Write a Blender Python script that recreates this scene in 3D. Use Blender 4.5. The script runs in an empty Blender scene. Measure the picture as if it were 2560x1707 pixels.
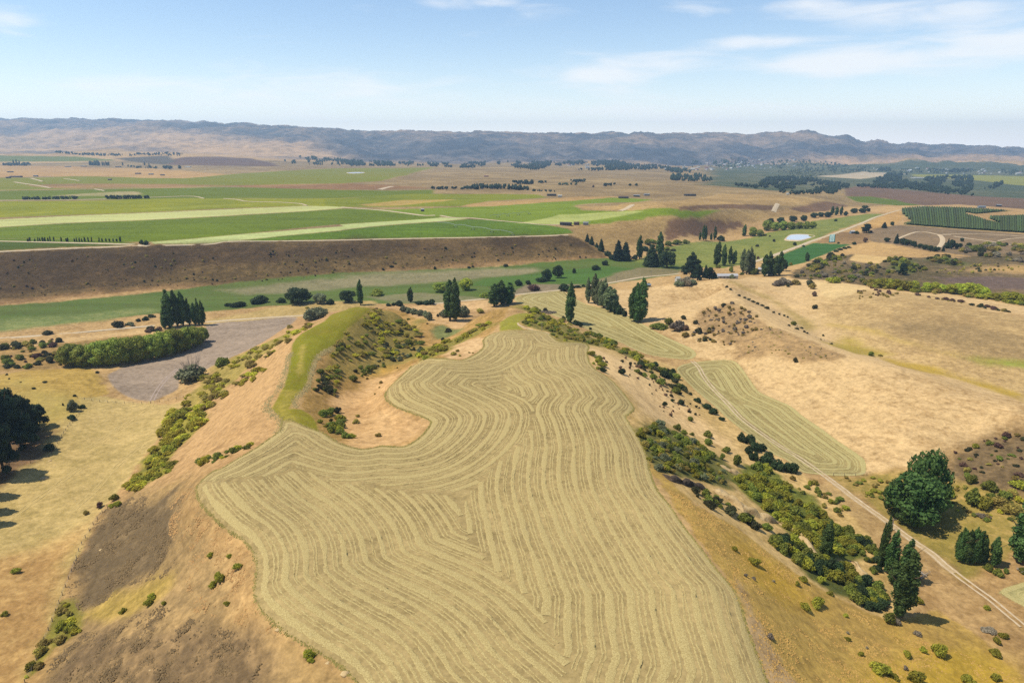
import bpy, math, random
import numpy as np
from mathutils import Vector

SC = bpy.context.scene
COL = SC.collection
rng = np.random.default_rng(7)
random.seed(7)

# ---------------------------------------------------------------- camera
CAM_H = 130.0                      # metres above the valley floor
PITCH = math.radians(16.1)
FPX, CX, CY = 2560 * 24.0 / 36.0, 1280.0, 853.5
cam_data = bpy.data.cameras.new("camera")
cam_data.lens, cam_data.sensor_width = 24.0, 36.0
cam_data.clip_start, cam_data.clip_end = 1.0, 60000.0
cam = bpy.data.objects.new("camera", cam_data)
cam.location = (0, 0, CAM_H)
cam.rotation_euler = (math.pi / 2 - PITCH, 0, 0)
COL.objects.link(cam)
SC.camera = cam

# ---------------------------------------------------------------- light and sky
SUN_EL, SUN_AZ = math.radians(60), math.radians(-97)      # azimuth clockwise from +Y: the sun stands to the left
sun_data = bpy.data.lights.new("sun", 'SUN')
sun_data.energy, sun_data.angle, sun_data.color = 4.4, math.radians(0.53), (1.0, 0.95, 0.86)
sun = bpy.data.objects.new("sun", sun_data)
sd = Vector((math.sin(SUN_AZ) * math.cos(SUN_EL), math.cos(SUN_AZ) * math.cos(SUN_EL), math.sin(SUN_EL)))
sun.rotation_euler = sd.to_track_quat('Z', 'Y').to_euler()
COL.objects.link(sun)

world = bpy.data.worlds.new("World")
SC.world = world
world.use_nodes = True


def nodes_of(tree):
    N, L = tree.nodes, tree.links
    N.clear()

    def add(kind, **kw):
        n = N.new(kind)
        for k, v in kw.items():
            if k.startswith('i_'):
                key = k[2:]
                n.inputs[int(key) if key.isdigit() else key.replace('_', ' ')].default_value = v
            else:
                setattr(n, k, v)
        return n
    return N, L, add


def build_world():
    N, L, add = nodes_of(world.node_tree)
    sky = add('ShaderNodeTexSky', sky_type='NISHITA')
    sky.sun_disc = False
    sky.sun_elevation, sky.sun_rotation = SUN_EL, SUN_AZ
    sky.altitude, sky.air_density, sky.dust_density, sky.ozone_density = 300, 1.0, 0.15, 2.5
    geo = add('ShaderNodeNewGeometry')
    dirv = add('ShaderNodeVectorMath', operation='SCALE')
    dirv.inputs['Scale'].default_value = -1.0
    L.new(geo.outputs['Incoming'], dirv.inputs[0])
    sep = add('ShaderNodeSeparateXYZ')
    L.new(dirv.outputs[0], sep.inputs[0])

    def m(op, a, b=None, clamp=False):
        n = add('ShaderNodeMath', operation=op, use_clamp=clamp)
        for i, v in enumerate((a, b)):
            if v is None:
                continue
            if hasattr(v, 'links'):
                L.new(v, n.inputs[i])
            else:
                n.inputs[i].default_value = v
        return n.outputs[0]
    az = m('ARCTAN2', sep.outputs['X'], sep.outputs['Y'])
    el = m('ARCSINE', sep.outputs['Z'])
    comb = add('ShaderNodeCombineXYZ')
    L.new(m('MULTIPLY', az, 4.0), comb.inputs[0])
    L.new(m('MULTIPLY', el, 22.0), comb.inputs[1])
    n1 = add('ShaderNodeTexNoise', i_Scale=2.2, i_Detail=8.0, i_Roughness=.56, i_Distortion=.5)
    L.new(comb.outputs[0], n1.inputs['Vector'])
    n2 = add('ShaderNodeTexNoise', i_Scale=.45, i_Detail=3.0)
    L.new(comb.outputs[0], n2.inputs['Vector'])
    # thin cumulus streaks: broken ground of noise everywhere, gathered into the banks that stood in the sky
    tot = m('MULTIPLY', n2.outputs['Fac'], .35)
    for a_, e_, sa, se, k in CLOUD_BANKS:
        u = m('DIVIDE', m('SUBTRACT', az, math.radians(a_)), math.radians(sa))
        v = m('DIVIDE', m('SUBTRACT', el, math.radians(e_)), math.radians(se * 1.3))
        q = m('ADD', m('MULTIPLY', u, u), m('MULTIPLY', v, v))
        tot = m('ADD', tot, m('MULTIPLY', m('POWER', 2.718, m('MULTIPLY', q, -1.0)), k))
    ramp = add('ShaderNodeMapRange', interpolation_type='SMOOTHSTEP')
    ramp.inputs['From Min'].default_value, ramp.inputs['From Max'].default_value = CLOUD_LO, CLOUD_HI
    L.new(m('ADD', n1.outputs['Fac'], tot), ramp.inputs['Value'])
    cov = m('MULTIPLY', ramp.outputs[0], CLOUD_AMT)
    # a thin veil that thickens with the length of the sight line through it
    veil = m('MULTIPLY', m('POWER', 2.718, m('MULTIPLY', m('ABSOLUTE', sep.outputs['Z']), -VEIL_FALL)), VEIL_AMT)
    mix = add('ShaderNodeMixRGB')
    L.new(cov, mix.inputs['Fac'])
    tint = add('ShaderNodeMixRGB', blend_type='MULTIPLY', i_Fac=1.0)
    tint.inputs['Color2'].default_value = SKY_TINT
    L.new(sky.outputs[0], tint.inputs['Color1'])
    L.new(tint.outputs[0], mix.inputs['Color1'])
    mix.inputs['Color2'].default_value = CLOUD_COL
    vm = add('ShaderNodeMixRGB')
    L.new(m('MINIMUM', veil, 1.0), vm.inputs['Fac'])
    L.new(mix.outputs[0], vm.inputs['Color1'])
    vm.inputs['Color2'].default_value = VEIL_COL
    bg = add('ShaderNodeBackground', i_Strength=SKY_STRENGTH)
    L.new(vm.outputs[0], bg.inputs['Color'])
    out = add('ShaderNodeOutputWorld')
    L.new(bg.outputs[0], out.inputs['Surface'])


SKY_STRENGTH = 0.115
SKY_TINT = (1.0, 1.0, 1.0, 1)
CLOUD_LO, CLOUD_HI, CLOUD_AMT = 0.74, 1.30, 0.8
# azimuth, height, half-widths (degrees), density
CLOUD_BANKS = [(6.57, 5.11, 4.03, 0.81, 0.55), (11.4, 6.18, 4.36, 0.74, 0.35), (17.99, 7.21, 3.69, 0.4, 0.4), (23.57, 5.65, 5.03, 0.87, 0.42), (29.07, 5.51, 8.06, 0.6, 0.36), (29.36, 8.32, 6.38, 0.87, 0.52), (22.35, 9.4, 3.36, 0.54, 0.34), (13.53, 9.53, 3.69, 0.47, 0.28), (-2.75, 10.3, 4.36, 0.47, 0.42), (-34.06, 7.68, 2.01, 0.94, 0.32), (34.28, 6.39, 4.36, 0.87, 0.42), (-20.58, 3.58, 12.75, 1.14, 0.3), (-11.79, 4.75, 8.73, 1.01, 0.22), (6.98, 2.31, 16.78, 0.87, 0.3), (24.57, 1.7, 14.1, 0.74, 0.26)]
VEIL_FALL, VEIL_AMT = 24.0, 0.95
VEIL_COL = (12.0, 11.3, 10.6, 1)
CLOUD_COL = (6.6, 6.7, 6.8, 1)
build_world()

SC.view_settings.view_transform = 'Standard'
SC.view_settings.look = 'None'
SC.view_settings.gamma = 1.0
SC.view_settings.exposure = 0.44
SC.view_settings.use_curve_mapping = False
SC.render.engine = 'CYCLES'
SC.cycles.max_bounces = 4
SC.cycles.diffuse_bounces = 2
SC.cycles.glossy_bounces = 2
SC.cycles.transmission_bounces = 2
SC.cycles.transparent_max_bounces = 4
SC.cycles.volume_bounces = 0
SC.cycles.caustics_reflective = SC.cycles.caustics_refractive = False
SC.cycles.use_denoising = False

# ---------------------------------------------------------------- survey: sightings of the landscape from the air
# Every sheet of the survey has an origin and a scale; a sighting is turned into a point on the terrain by a ray.
SHEETS = {'F': (0, 0, 2352 / 2560), 'S': (0, 0, 1.0),
          'A': (0, 280, 2352 / 860), 'B': (850, 280, 2352 / 860), 'C': (1700, 280, 2352 / 860),
          'D': (0, 650, 2352 / 860), 'E': (850, 650, 2352 / 860), 'G': (1700, 650, 2352 / 860),
          'H': (0, 1050, 2052 / 860), 'I': (850, 1050, 2052 / 860), 'J': (1700, 1050, 2052 / 860),
          'K': (450, 800, 3.92), 'L': (950, 780, 2335 / 700), 'M': (450, 1150, 2.815), 'N': (1150, 1150, 2.815),
          'O': (1500, 850, 3.36), 'Q': (1150, 660, 3.36), 'R': (0, 900, 3.92), 'P': (2100, 1050, 3.4848),
          'T': (1680, 580, 4.704), 'U': (1680, 360, 4.704), 'V': (2130, 400, 5.47), 'W': (880, 490, 3.92),
          'X': (0, 380, 4.704), 'Y': (1050, 380, 3.6185), 'Z': (1500, 560, 5.88), 'AA': (2100, 600, 5.113)}


def sheet(*args):
    """sheet('K', (x, y), ..., 'L', (x, y), ...) -> array of sightings in the full frame of the survey"""
    out, o = [], SHEETS['S']
    for a in args:
        if isinstance(a, str):
            o = SHEETS[a]
        else:
            out.append((o[0] + a[0] / o[2], o[1] + a[1] / o[2]))
    return np.array(out, float)


SP, CP = math.sin(PITCH), math.cos(PITCH)


def rays(px):
    px = np.atleast_2d(np.asarray(px, float))
    r, up = (px[:, 0] - CX) / FPX, (CY - px[:, 1]) / FPX
    return np.stack([r, CP + up * SP, -SP + up * CP], 1)


def project(x, y, z):
    d = y * CP - (z - CAM_H) * SP
    u = y * SP + (z - CAM_H) * CP
    return CX + FPX * x / d, CY - FPX * u / d


# terrain control: lines of (x, y, height) on sheet F; ('t', ...) lines give range instead; ('h', ...) lines give (x, ground range, height)
CTRL = [
    # rim of the hay terrace and of the grassy spur
    [(835, 704, 28.5), (760, 735, 30), (700, 765, 31), (672, 800, 31.3), (655, 870, 31.5), (630, 925, 31.5), (637, 960, 31.5), (632, 1000, 31.5), (575, 1035, 31.5), (500, 1080, 31), (460, 1115, 31), (455, 1140, 31), (500, 1195, 31.3), (565, 1250, 31.5), (588, 1310, 31.7), (590, 1390, 32), (640, 1440, 32), (720, 1500, 32), (820, 1568, 32)],
    [(845, 706, 28.5), (815, 745, 29.5), (775, 785, 30), (735, 820, 30.5), (715, 870, 30.8), (690, 930, 31.2), (725, 975, 31.3), (745, 1000, 31.3), (830, 1027, 31), (945, 1020, 31), (985, 975, 31), (975, 960, 30.8), (920, 930, 30.5), (890, 895, 30.5), (905, 865, 30.3), (950, 835, 30), (1010, 825, 30), (1060, 822, 30), (1095, 805, 30), (1115, 775, 30), (1165, 760, 30), (1215, 760, 30), (1270, 775, 30), (1300, 790, 30), (1345, 798, 30), (1355, 830, 30.3), (1400, 870, 30.5), (1440, 915, 31), (1450, 945, 31), (1440, 970, 31.3), (1470, 1040, 31.5), (1510, 1100, 31.5), (1580, 1200, 32), (1660, 1320, 32), (1710, 1420, 32), (1745, 1568, 31.5)],
    [(1150, 1000, 33), (1200, 1300, 33.5), (900, 1300, 33), (1150, 880, 31.8), (1230, 820, 30.8)],
    [(700, 1150, 32.3), (1400, 1200, 33), (1500, 1450, 33.3), (1000, 1500, 33.3)], [(690, 880, 31.8), (760, 770, 30.6)],
    # foot of the left slope, its middle
    [(690, 725, 1), (640, 745, 2), (590, 775, 2.5), (540, 815, 3), (470, 868, 3), (440, 900, 3), (400, 960, 3), (330, 1050, 3), (275, 1125, 3), (239, 1169, 3), (165, 1311, 3), (96, 1485, 3), (58, 1568, 3), (0, 1700, 3)],
    [(600, 850, 16), (560, 900, 16), (520, 960, 16), (440, 1050, 16), (380, 1130, 15), (360, 1250, 14), (310, 1400, 14), (250, 1500, 13)],
    [(500, 1300, 27), (540, 1420, 27.5), (600, 1530, 27.5)],
    # left valley
    [(420, 935, 1), (300, 960, 1), (200, 1000, 1.5), (250, 1100, 1.5), (100, 1200, 2), (0, 1300, 2.5), (0, 1450, 2.5)], [(0, 1120, 3), (0, 1000, 4), (-200, 1000, 6), (-300, 1300, 5)],
    [(0, 870, 6), (80, 856, 6), (180, 850, 5.5), (215, 855, 4.5), (230, 880, 2), (245, 910, 1)], [(120, 930, 4.5), (150, 980, 3)],
    ('h', (0, 378, 2.5), (100, 378, 2.5), (200, 375, 1.5)),
    [(260, 870, .3), (330, 915, .3), (420, 900, .3)], [(380, 850, 0), (500, 790, 0), (600, 750, 0), (660, 730, 0)], [(480, 740, 0), (400, 790, 0)],
    [(0, 840, 3), (60, 810, 3), (120, 830, 1.5)], [(-100, 800, 1), (0, 798, 1), (0, 785, 0), (150, 790, .5), (300, 765, 0), (480, 735, 0), (680, 722, 0)],
    [(-150, 740, 0), (0, 740, 0), (200, 720, 0), (400, 700, 0), (600, 690, 0), (700, 700, 0), (800, 690, 0)],
    # the brown bank
    [(-250, 715, 0), (0, 699, 0), (150, 683, 0), (300, 669, 0), (450, 661, -.3), (600, 654, -.5), (750, 642, -1), (900, 627, -1), (1050, 617, -1), (1200, 607, -1), (1330, 600, -1), (1385, 598, -1)],
    [(-250, 585, 28), (0, 578, 28), (150, 573, 28), (300, 566, 28), (450, 560, 27), (640, 551, 25), (800, 548, 24), (1000, 547, 22.5), (1200, 543, 21), (1290, 541, 20.5), (1320, 541, 20)],
    [(1400, 598, -1), (1450, 575, -1), (1530, 560, -2), (1612, 527, -3), (1713, 513, -4), (1864, 489, -6), (1948, 472, -8)],
    [(1335, 533, 20), (1352, 525, 19), (1450, 515, 19), (1550, 508, 18), (1650, 490, 16), (1750, 472, 13), (1850, 462, 8), (1930, 452, 2)],
    # valley floor
    [(1100, 650, -1), (1300, 640, -1), (1450, 625, -1), (1550, 610, -1), (1600, 580, -2), (1700, 560, -3), (1800, 540, -4), (1900, 510, -6), (1950, 490, -7)], [(1850, 560, -3), (1700, 600, -1.5), (1500, 640, 0), (1400, 660, 0), (1200, 670, 0), (1000, 670, 0)],
    # right: green field, orchard, scrub country
    [(1900, 590, -2), (1940, 565, -2)], [(2080, 500, 2), (2200, 480, 3), (2352, 490, 4), (2560, 500, 4)], [(2100, 525, 3), (2352, 530, 5)], [(2090, 478, 0)],
    [(2050, 540, 4), (2200, 545, 7), (2352, 550, 8), (2560, 560, 8)], [(1950, 600, 4), (2100, 600, 9), (2352, 600, 11), (2560, 600, 11)], [(1850, 620, 3), (2000, 640, 8), (2200, 650, 9), (2352, 670, 9)], [(1800, 640, 2)],
    [(1980, 645, 7), (2150, 665, 7), (2300, 685, 7), (2352, 695, 7), (2560, 720, 7)],
    # the straw hill: crest, trough, back slopes
    [(1508, 660, 4), (1576, 655, 8), (1625, 645, 11), (1660, 648, 12.5), (1690, 690, 15.5), (1763, 745, 17), (1848, 782, 17), (1931, 815, 17), (2066, 850, 17), (2234, 925, 16), (2352, 965, 16), (2500, 1000, 16)],
    ('h', (1576, 560, 1), (1625, 590, 1), (1660, 580, 1)),
    [(1640, 634, 0.5), (1720, 640, 1)],
    [(1700, 670, 7.5), (1763, 708, 6.5), (1811, 728, 6), (1850, 760, 7), (1925, 790, 7), (2066, 830, 7), (2230, 868, 7), (2352, 898, 7), (2560, 948, 7)],
    [(2000, 690, 14), (2100, 690, 16), (2200, 720, 17), (2352, 740, 18), (2560, 770, 18)], [(2000, 760, 12), (2200, 800, 14), (2352, 830, 13)], [(1900, 680, 10), (1850, 650, 5), (1780, 650, 4)], [(1950, 662, 9)],
    [(1300, 690, 1), (1344, 697, 1.5), (1439, 727, 2), (1521, 770, 2.5), (1595, 805, 2.5), (1687, 825, 2.5), (1742, 899, 2.5), (1816, 934, 2.5), (1898, 994, 2.5), (1985, 1054, 2), (2000, 1090, 1.5)],
    [(1560, 720, 7), (1620, 700, 10), (1640, 760, 8), (1750, 830, 8), (1850, 880, 8), (2000, 960, 8), (2100, 1040, 6)], [(2230, 990, 10)],
    [(2352, 985, 13), (2250, 1050, 8), (2160, 1060, 5)], [(2500, 1080, 11), (2352, 1100, 8), (2200, 1130, 3)], [(2352, 1180, 3), (2500, 1200, 3)],
    [(2000, 1150, 1), (2150, 1200, 1), (2300, 1250, 1.5), (2352, 1300, 1), (2500, 1350, 1)], [(2200, 1350, .5), (2352, 1440, 0), (2250, 1450, .5), (2352, 1568, 0), (2500, 1600, 0)], [(2200, 1568, 3)],
    # foot of the terrace on the right, brushy slope
    [(1181, 690, 1), (1240, 715, 2), (1330, 757, 2.5), (1400, 785, 2.5), (1467, 816, 2.5), (1549, 842, 2.5), (1624, 925, 2.5), (1734, 1010, 2.5), (1843, 1086, 2), (1920, 1150, 2), (2000, 1230, 2), (2060, 1330, 2), (2130, 1430, 2), (2200, 1500, 3)],
    [(1500, 920, 16), (1560, 990, 16), (1650, 1060, 14)], [(1580, 1100, 24), (1660, 1150, 20), (1700, 1200, 18)], [(1750, 1130, 8), (1900, 1240, 5)], [(1800, 1260, 12), (1900, 1330, 8), (2000, 1390, 5)],
    [(1760, 1330, 22), (1850, 1420, 16), (1950, 1500, 12), (2080, 1540, 7)], [(1850, 1540, 22)],
    # knoll at the tip of the terrace
    [(1060, 752, 8), (1090, 730, 15), (1127, 715, 21), (1160, 705, 25), (1184, 702, 26), (1215, 708, 22), (1240, 722, 14)],
    [(1150, 745, 28), (1190, 725, 28), (1210, 745, 29)], [(960, 815, 24), (1060, 785, 22), (1110, 757, 24)],
    # gully between spur and terrace
    [(790, 1000, 28), (800, 970, 26), (830, 930, 22), (870, 885, 18), (930, 830, 13), (985, 795, 9), (1020, 768, 6), (1050, 755, 4)],
    [(880, 709, 24), (915, 714, 20), (975, 737, 11), (1005, 748, 6)], [(900, 760, 15), (850, 800, 19), (790, 850, 22), (760, 920, 25), (740, 960, 28)],
    [(850, 960, 26), (900, 980, 28.5)], [(880, 920, 25)], [(930, 860, 22), (1000, 840, 27)],
    ('h', (800, 490, 3), (845, 480, 3), (900, 470, 3), (950, 460, 3)), ('h', (1127, 490, 3), (1184, 500, 2), (1215, 490, 2)),
    [(845, 696, 1), (950, 700, 1), (1000, 720, 1.5), (1050, 735, 2), (1100, 700, 1)], [(1000, 700, .5)],
    # plateau
    [(-300, 540, 28), (0, 540, 28), (0, 500, 29), (400, 500, 28), (800, 500, 26), (1100, 510, 23), (1300, 500, 22)],
    [(-300, 450, 29), (0, 450, 29), (600, 450, 27), (1200, 450, 23), (1500, 470, 20), (1600, 450, 16)], [(-300, 410, 29), (0, 410, 29), (600, 410, 25), (1200, 410, 20), (1600, 420, 10), (1800, 430, 0), (1950, 440, -12)],
    [(2100, 440, -14), (2200, 452, -12), (2352, 468, -10), (2560, 480, -8)], [(1950, 462, -8), (2080, 474, -3), (2352, 480, 2)],
    [(1950, 425, -25), (2100, 425, -30), (2352, 440, -30), (2560, 450, -30)], [(2352, 420, -38), (2100, 405, -42), (1900, 400, -38), (1750, 400, -20)],
    [(-300, 375, 28), (0, 375, 28), (300, 377, 25), (600, 385, 20), (900, 385, 12), (1200, 385, 5), (1500, 385, -10), (1750, 387, -30), (2000, 390, -45), (2352, 396, -45), (2700, 396, -45)],
    # ranges
    ('t', (-400, 355, 4500), (0, 355, 4500), (300, 350, 4500), (600, 365, 4500), (900, 372, 4800), (1200, 375, 5000), (1500, 375, 5200), (1800, 375, 5500), (2000, 368, 5600), (2352, 372, 5800), (2800, 372, 5800)),
    ('t', (-400, 318, 6200), (0, 318, 6200), (300, 318, 6200), (500, 322, 6000), (700, 335, 5800), (900, 335, 6000), (1200, 340, 6000), (1500, 345, 6200), (1800, 340, 6500), (2000, 350, 6500), (2352, 354, 6500), (2800, 354, 6500)),
    ('t', (-400, 276, 10500), (0, 274, 10500), (235, 274, 10500), (454, 280, 10000), (640, 291, 9500), (790, 298, 8500), (900, 300, 8000), (1000, 299, 8000), (1080, 304, 8000), (1150, 303, 7800), (1260, 307, 7800), (1400, 307, 8000), (1500, 308, 8000), (1600, 306, 8000), (1700, 310, 8000), (1770, 306, 8000), (1830, 304, 8000), (1900, 310, 8000), (1980, 320, 8200), (2060, 327, 8500), (2200, 332, 9000), (2352, 335, 9500), (2800, 337, 9500)),
    ('h', (-400, 12800, 150), (600, 12800, 60), (1200, 12000, -50), (1800, 12000, -50), (2352, 12500, -50), (2800, 12500, -50)),
    ('h', (-900, 95, 12), (-2000, 90, 3)), ('h', (300, 75, 30), (1176, 70, 34), (1900, 75, 30)), ('h', (1176, 90, 33.5), (700, 95, 32)), ('h', (2600, 110, 8), (3400, 90, 2)),
]


def control_points():
    out = []
    for line in CTRL:
        mode = 'z'
        if isinstance(line, tuple):
            mode, line = line[0], line[1:]
        pts = []
        for x, y, w in line:
            sx, sy = x * 2560 / 2352, y * 2560 / 2352
            if mode == 'h':
                d = y * CP - (w - CAM_H) * SP
                pts.append(((sx - CX) / FPX * d, y, w))
                continue
            r = rays((sx, sy))[0]
            t = w if mode == 't' else (w - CAM_H) / r[2]
            pts.append((r[0] * t, r[1] * t, CAM_H + r[2] * t))
        for a, b in zip(pts, pts[1:]):
            ua, ub = np.array([a[0] / a[1], math.log(a[1])]), np.array([b[0] / b[1], math.log(b[1])])
            k = max(1, int(np.hypot(*(ua - ub)) / 0.03))
            k = min(k, 12)
            for i in range(k):
                w = i / k
                uv = ua * (1 - w) + ub * w
                out.append((uv[0], uv[1], a[2] * (1 - w) + b[2] * w))
        b = pts[-1]
        out.append((b[0] / b[1], math.log(b[1]), b[2]))
    return np.array(out)


U0, U1, NU = -1.2, 1.2, 401
V0, V1, NV = math.log(62.0), math.log(13000.0), 641


def solve_height():
    cp = control_points()
    P, zz = cp[:, :2], cp[:, 2]
    n = len(P)
    # keep the vertical scale comparable near and far: work with height over range
    w = zz

    def ker(r2):
        return np.sqrt(r2 + 0.006 ** 2)
    d2 = ((P[:, None, :] - P[None, :, :]) ** 2).sum(2)
    Amat = np.zeros((n + 1, n + 1))
    Amat[:n, :n] = ker(d2) - np.eye(n) * 2e-4
    Amat[:n, n] = Amat[n, :n] = 1
    sol = np.linalg.solve(Amat, np.append(w, 0))
    us, vs = np.linspace(U0, U1, NU), np.linspace(V0, V1, NV)
    out = np.zeros((NV, NU))
    for j0 in range(0, NV, 50):
        vv, uu = np.meshgrid(vs[j0:j0 + 50], us, indexing='ij')
        r2 = (uu.ravel()[:, None].astype(np.float32) - P[None, :, 0].astype(np.float32)) ** 2
        r2 += (vv.ravel()[:, None].astype(np.float32) - P[None, :, 1].astype(np.float32)) ** 2
        out[j0:j0 + 50] = (np.sqrt(r2 + np.float32(0.006 ** 2)) @ sol[:n].astype(np.float32) + sol[n]).reshape(uu.shape)
    k = np.array([1, 4, 6, 4, 1.]) / 16

    def blur(a, axis):
        p = np.pad(a, [(2, 2) if i == axis else (0, 0) for i in range(2)], mode='edge')
        return sum(k[i] * np.take(p, np.arange(a.shape[axis]) + i, axis) for i in range(5))
    for _ in range(2):
        out = blur(blur(out, 0), 1)
    return out


HG = solve_height()


def cubic(t):
    t2, t3 = t * t, t * t * t
    return (-.5 * t + t2 - .5 * t3, 1 - 2.5 * t2 + 1.5 * t3, .5 * t + 2 * t2 - 1.5 * t3, -.5 * t2 + .5 * t3)


def hash2(ix, iy, s):
    h = (ix.astype(np.int64) * 374761393 + iy.astype(np.int64) * 668265263 + s * 974634777) & 0xffffffff
    h = ((h ^ (h >> 13)) * 1274126177) & 0xffffffff
    return ((h ^ (h >> 16)) & 0xffffff) / 0xffffff


def vnoise(x, y, s=0):
    ix, iy = np.floor(x), np.floor(y)
    fx, fy = x - ix, y - iy
    fx, fy = fx * fx * (3 - 2 * fx), fy * fy * (3 - 2 * fy)
    a, b = hash2(ix, iy, s), hash2(ix + 1, iy, s)
    c, d = hash2(ix, iy + 1, s), hash2(ix + 1, iy + 1, s)
    return (a * (1 - fx) + b * fx) * (1 - fy) + (c * (1 - fx) + d * fx) * fy - 0.5


def fbm(x, y, scale, octaves=4, s=0, gain=.5):
    out, amp, f = 0, 1.0, 1.0 / scale
    for o in range(octaves):
        out = out + amp * vnoise(x * f + 17.3 * o, y * f - 9.1 * o, s + o)
        amp *= gain
        f *= 2.03
    return out


def smooth(a, b, x):
    t = np.clip((x - a) / (b - a), 0, 1)
    return t * t * (3 - 2 * t)


CREST = [np.array([-2.0, 2.0]), np.array([0.0, 0.0])]     # fitted below to the surveyed skyline


def height(x, y):
    x, y = np.asarray(x, float), np.asarray(y, float)
    ys = np.maximum(y, 62.5)
    fu = np.clip((x / ys - U0) / (U1 - U0) * (NU - 1), 1, NU - 2.001)
    fv = np.clip((np.log(ys) - V0) / (V1 - V0) * (NV - 1), 1, NV - 2.001)
    iu, iv = np.floor(fu).astype(int), np.floor(fv).astype(int)
    cu, cv = cubic(fu - iu), cubic(fv - iv)
    z = 0
    for a in range(4):
        row = 0
        for b in range(4):
            row = row + cu[b] * HG[np.clip(iv + a - 1, 0, NV - 1), np.clip(iu + b - 1, 0, NU - 1)]
        z = z + cv[a] * row
    # relief that the survey lines do not carry: gullied ranges, soft swells on the plateau
    shape = z.shape
    x, y, z = np.broadcast_to(x, shape).ravel(), np.broadcast_to(y, shape).ravel(), z.ravel().copy()
    rng_ = smooth(4300, 6200, y)
    k = np.nonzero(rng_ > 0)[0]
    if len(k):
        a, b = x[k], y[k]
        n = fbm(a, b, 900, 5, 11, .55)
        ridge = np.abs(fbm(a, b * .7, 520, 4, 31, .55))
        spur = np.abs(fbm(a + 300, b * .55, 240, 4, 61, .6))
        z[k] += rng_[k] * (n * 50 - ridge * 95 - spur * 42 + 18)
        z[k] += np.interp(a / b, CREST[0], CREST[1]) * smooth(5200, 7600, b)
    pl = smooth(700, 1500, y) * (1 - rng_)
    k = np.nonzero(pl > 0)[0]
    if len(k):
        z[k] += pl[k] * fbm(x[k], y[k], 260, 3, 5) * 4.0
    k = np.nonzero(y < 800)[0]
    if len(k):
        z[k] += (1 - smooth(500, 800, y[k])) * fbm(x[k], y[k], 34, 3, 3) * 0.8
    return z.reshape(shape)


def ground(px):
    """where sightings (in survey pixels) meet the terrain"""
    px = np.atleast_2d(np.asarray(px, float))
    D = rays(px)
    ts = np.exp(np.linspace(math.log(90), math.log(13200), 620))
    hit, lo = np.full(len(px), np.nan), np.full(len(px), ts[0])
    for c in range(0, len(px), 400):
        d = D[c:c + 400]
        X, Y, Zr = (d[:, k:k + 1] * ts[None, :] for k in range(3))
        below = CAM_H + Zr < height(X, Y)
        first = below.argmax(1)
        got = below.any(1)
        hit[c:c + 400] = np.where(got, ts[first], np.nan)
        lo[c:c + 400] = np.where(got, ts[np.maximum(first - 1, 0)], 0)
    ok = ~np.isnan(hit)
    hi = np.where(ok, hit, 12000.0)
    lo = np.where(ok, lo, 12000.0)
    for _ in range(18):
        mid = (lo + hi) / 2
        below = CAM_H + D[:, 2] * mid < height(D[:, 0] * mid, D[:, 1] * mid)
        hi = np.where(below, mid, hi)
        lo = np.where(below, lo, mid)
    P = D * hi[:, None]
    P[:, 2] = height(P[:, 0], P[:, 1])
    return P


def fit_crest():
    sk = sheet('A', (-900, 45), (0, 43), (700, 44), (1000, 52), (1350, 62), (1700, 78), (2000, 95), (2352, 115), 'B', (0, 120), (300, 128), (600, 122), (750, 138), (900, 128), (1030, 128), (1130, 132), (1200, 142), (1350, 135), (1500, 145), (1700, 140), (2000, 135), (2200, 145), (2352, 138),
               'C', (0, 135), (130, 145), (330, 138), (500, 150), (620, 140), (700, 130), (800, 128), (950, 140), (1050, 158), (1180, 172), (1300, 195), (1500, 208), (1750, 218), (2000, 225), (2352, 240), (3400, 250))
    us_ = np.linspace(-1.15, 1.15, 160)
    ys_ = np.exp(np.linspace(math.log(5000), math.log(12800), 260))
    CREST[0], CREST[1] = us_, np.zeros(len(us_))
    for _ in range(4):
        U, Y = np.meshgrid(us_, ys_)
        Zz = height(U * Y, Y)
        px, py = project(U * Y, Y, Zz)
        k = py.argmin(0)
        j = np.arange(len(us_))
        want = np.interp(px[k, j], sk[:, 0], sk[:, 1])
        dz = (py[k, j] - want) * ys_[k] / FPX
        dz = np.convolve(np.pad(dz, 2, mode='edge'), np.ones(5) / 5, 'valid')
        CREST[1] = CREST[1] + dz


fit_crest()

# ---------------------------------------------------------------- colour helpers
LIGHT = np.array((1.66, 1.72, 1.95))        # how much brighter a sunlit level surface shows than its base colour


def lin(c):
    c = np.asarray(c, float) / 255.0
    return np.where(c <= .04045, c / 12.92, ((c + .055) / 1.055) ** 2.4)


def alb(r, g, b):
    return np.minimum(lin((r, g, b)) / LIGHT, .8)


def inside(P, poly):
    x, y = P[:, 0], P[:, 1]
    r = np.zeros(len(P), bool)
    q = np.roll(poly, 1, 0)
    for (x1, y1), (x2, y2) in zip(poly, q):
        if y1 == y2:
            continue
        c = (y1 > y) != (y2 > y)
        r ^= c & (x < (x2 - x1) * (y - y1) / (y2 - y1) + x1)
    return r


def edge_dist(P, poly, closed=True):
    d = np.full(len(P), 1e18)
    q = np.roll(poly, -1, 0)
    pairs = list(zip(poly, q)) if closed else list(zip(poly[:-1], poly[1:]))
    for a, b in pairs:
        ab = b - a
        t = np.clip(((P - a) @ ab) / max(ab @ ab, 1e-9), 0, 1)
        e = P - a - t[:, None] * ab
        np.minimum(d, (e * e).sum(1), out=d)
    return np.sqrt(d)


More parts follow.
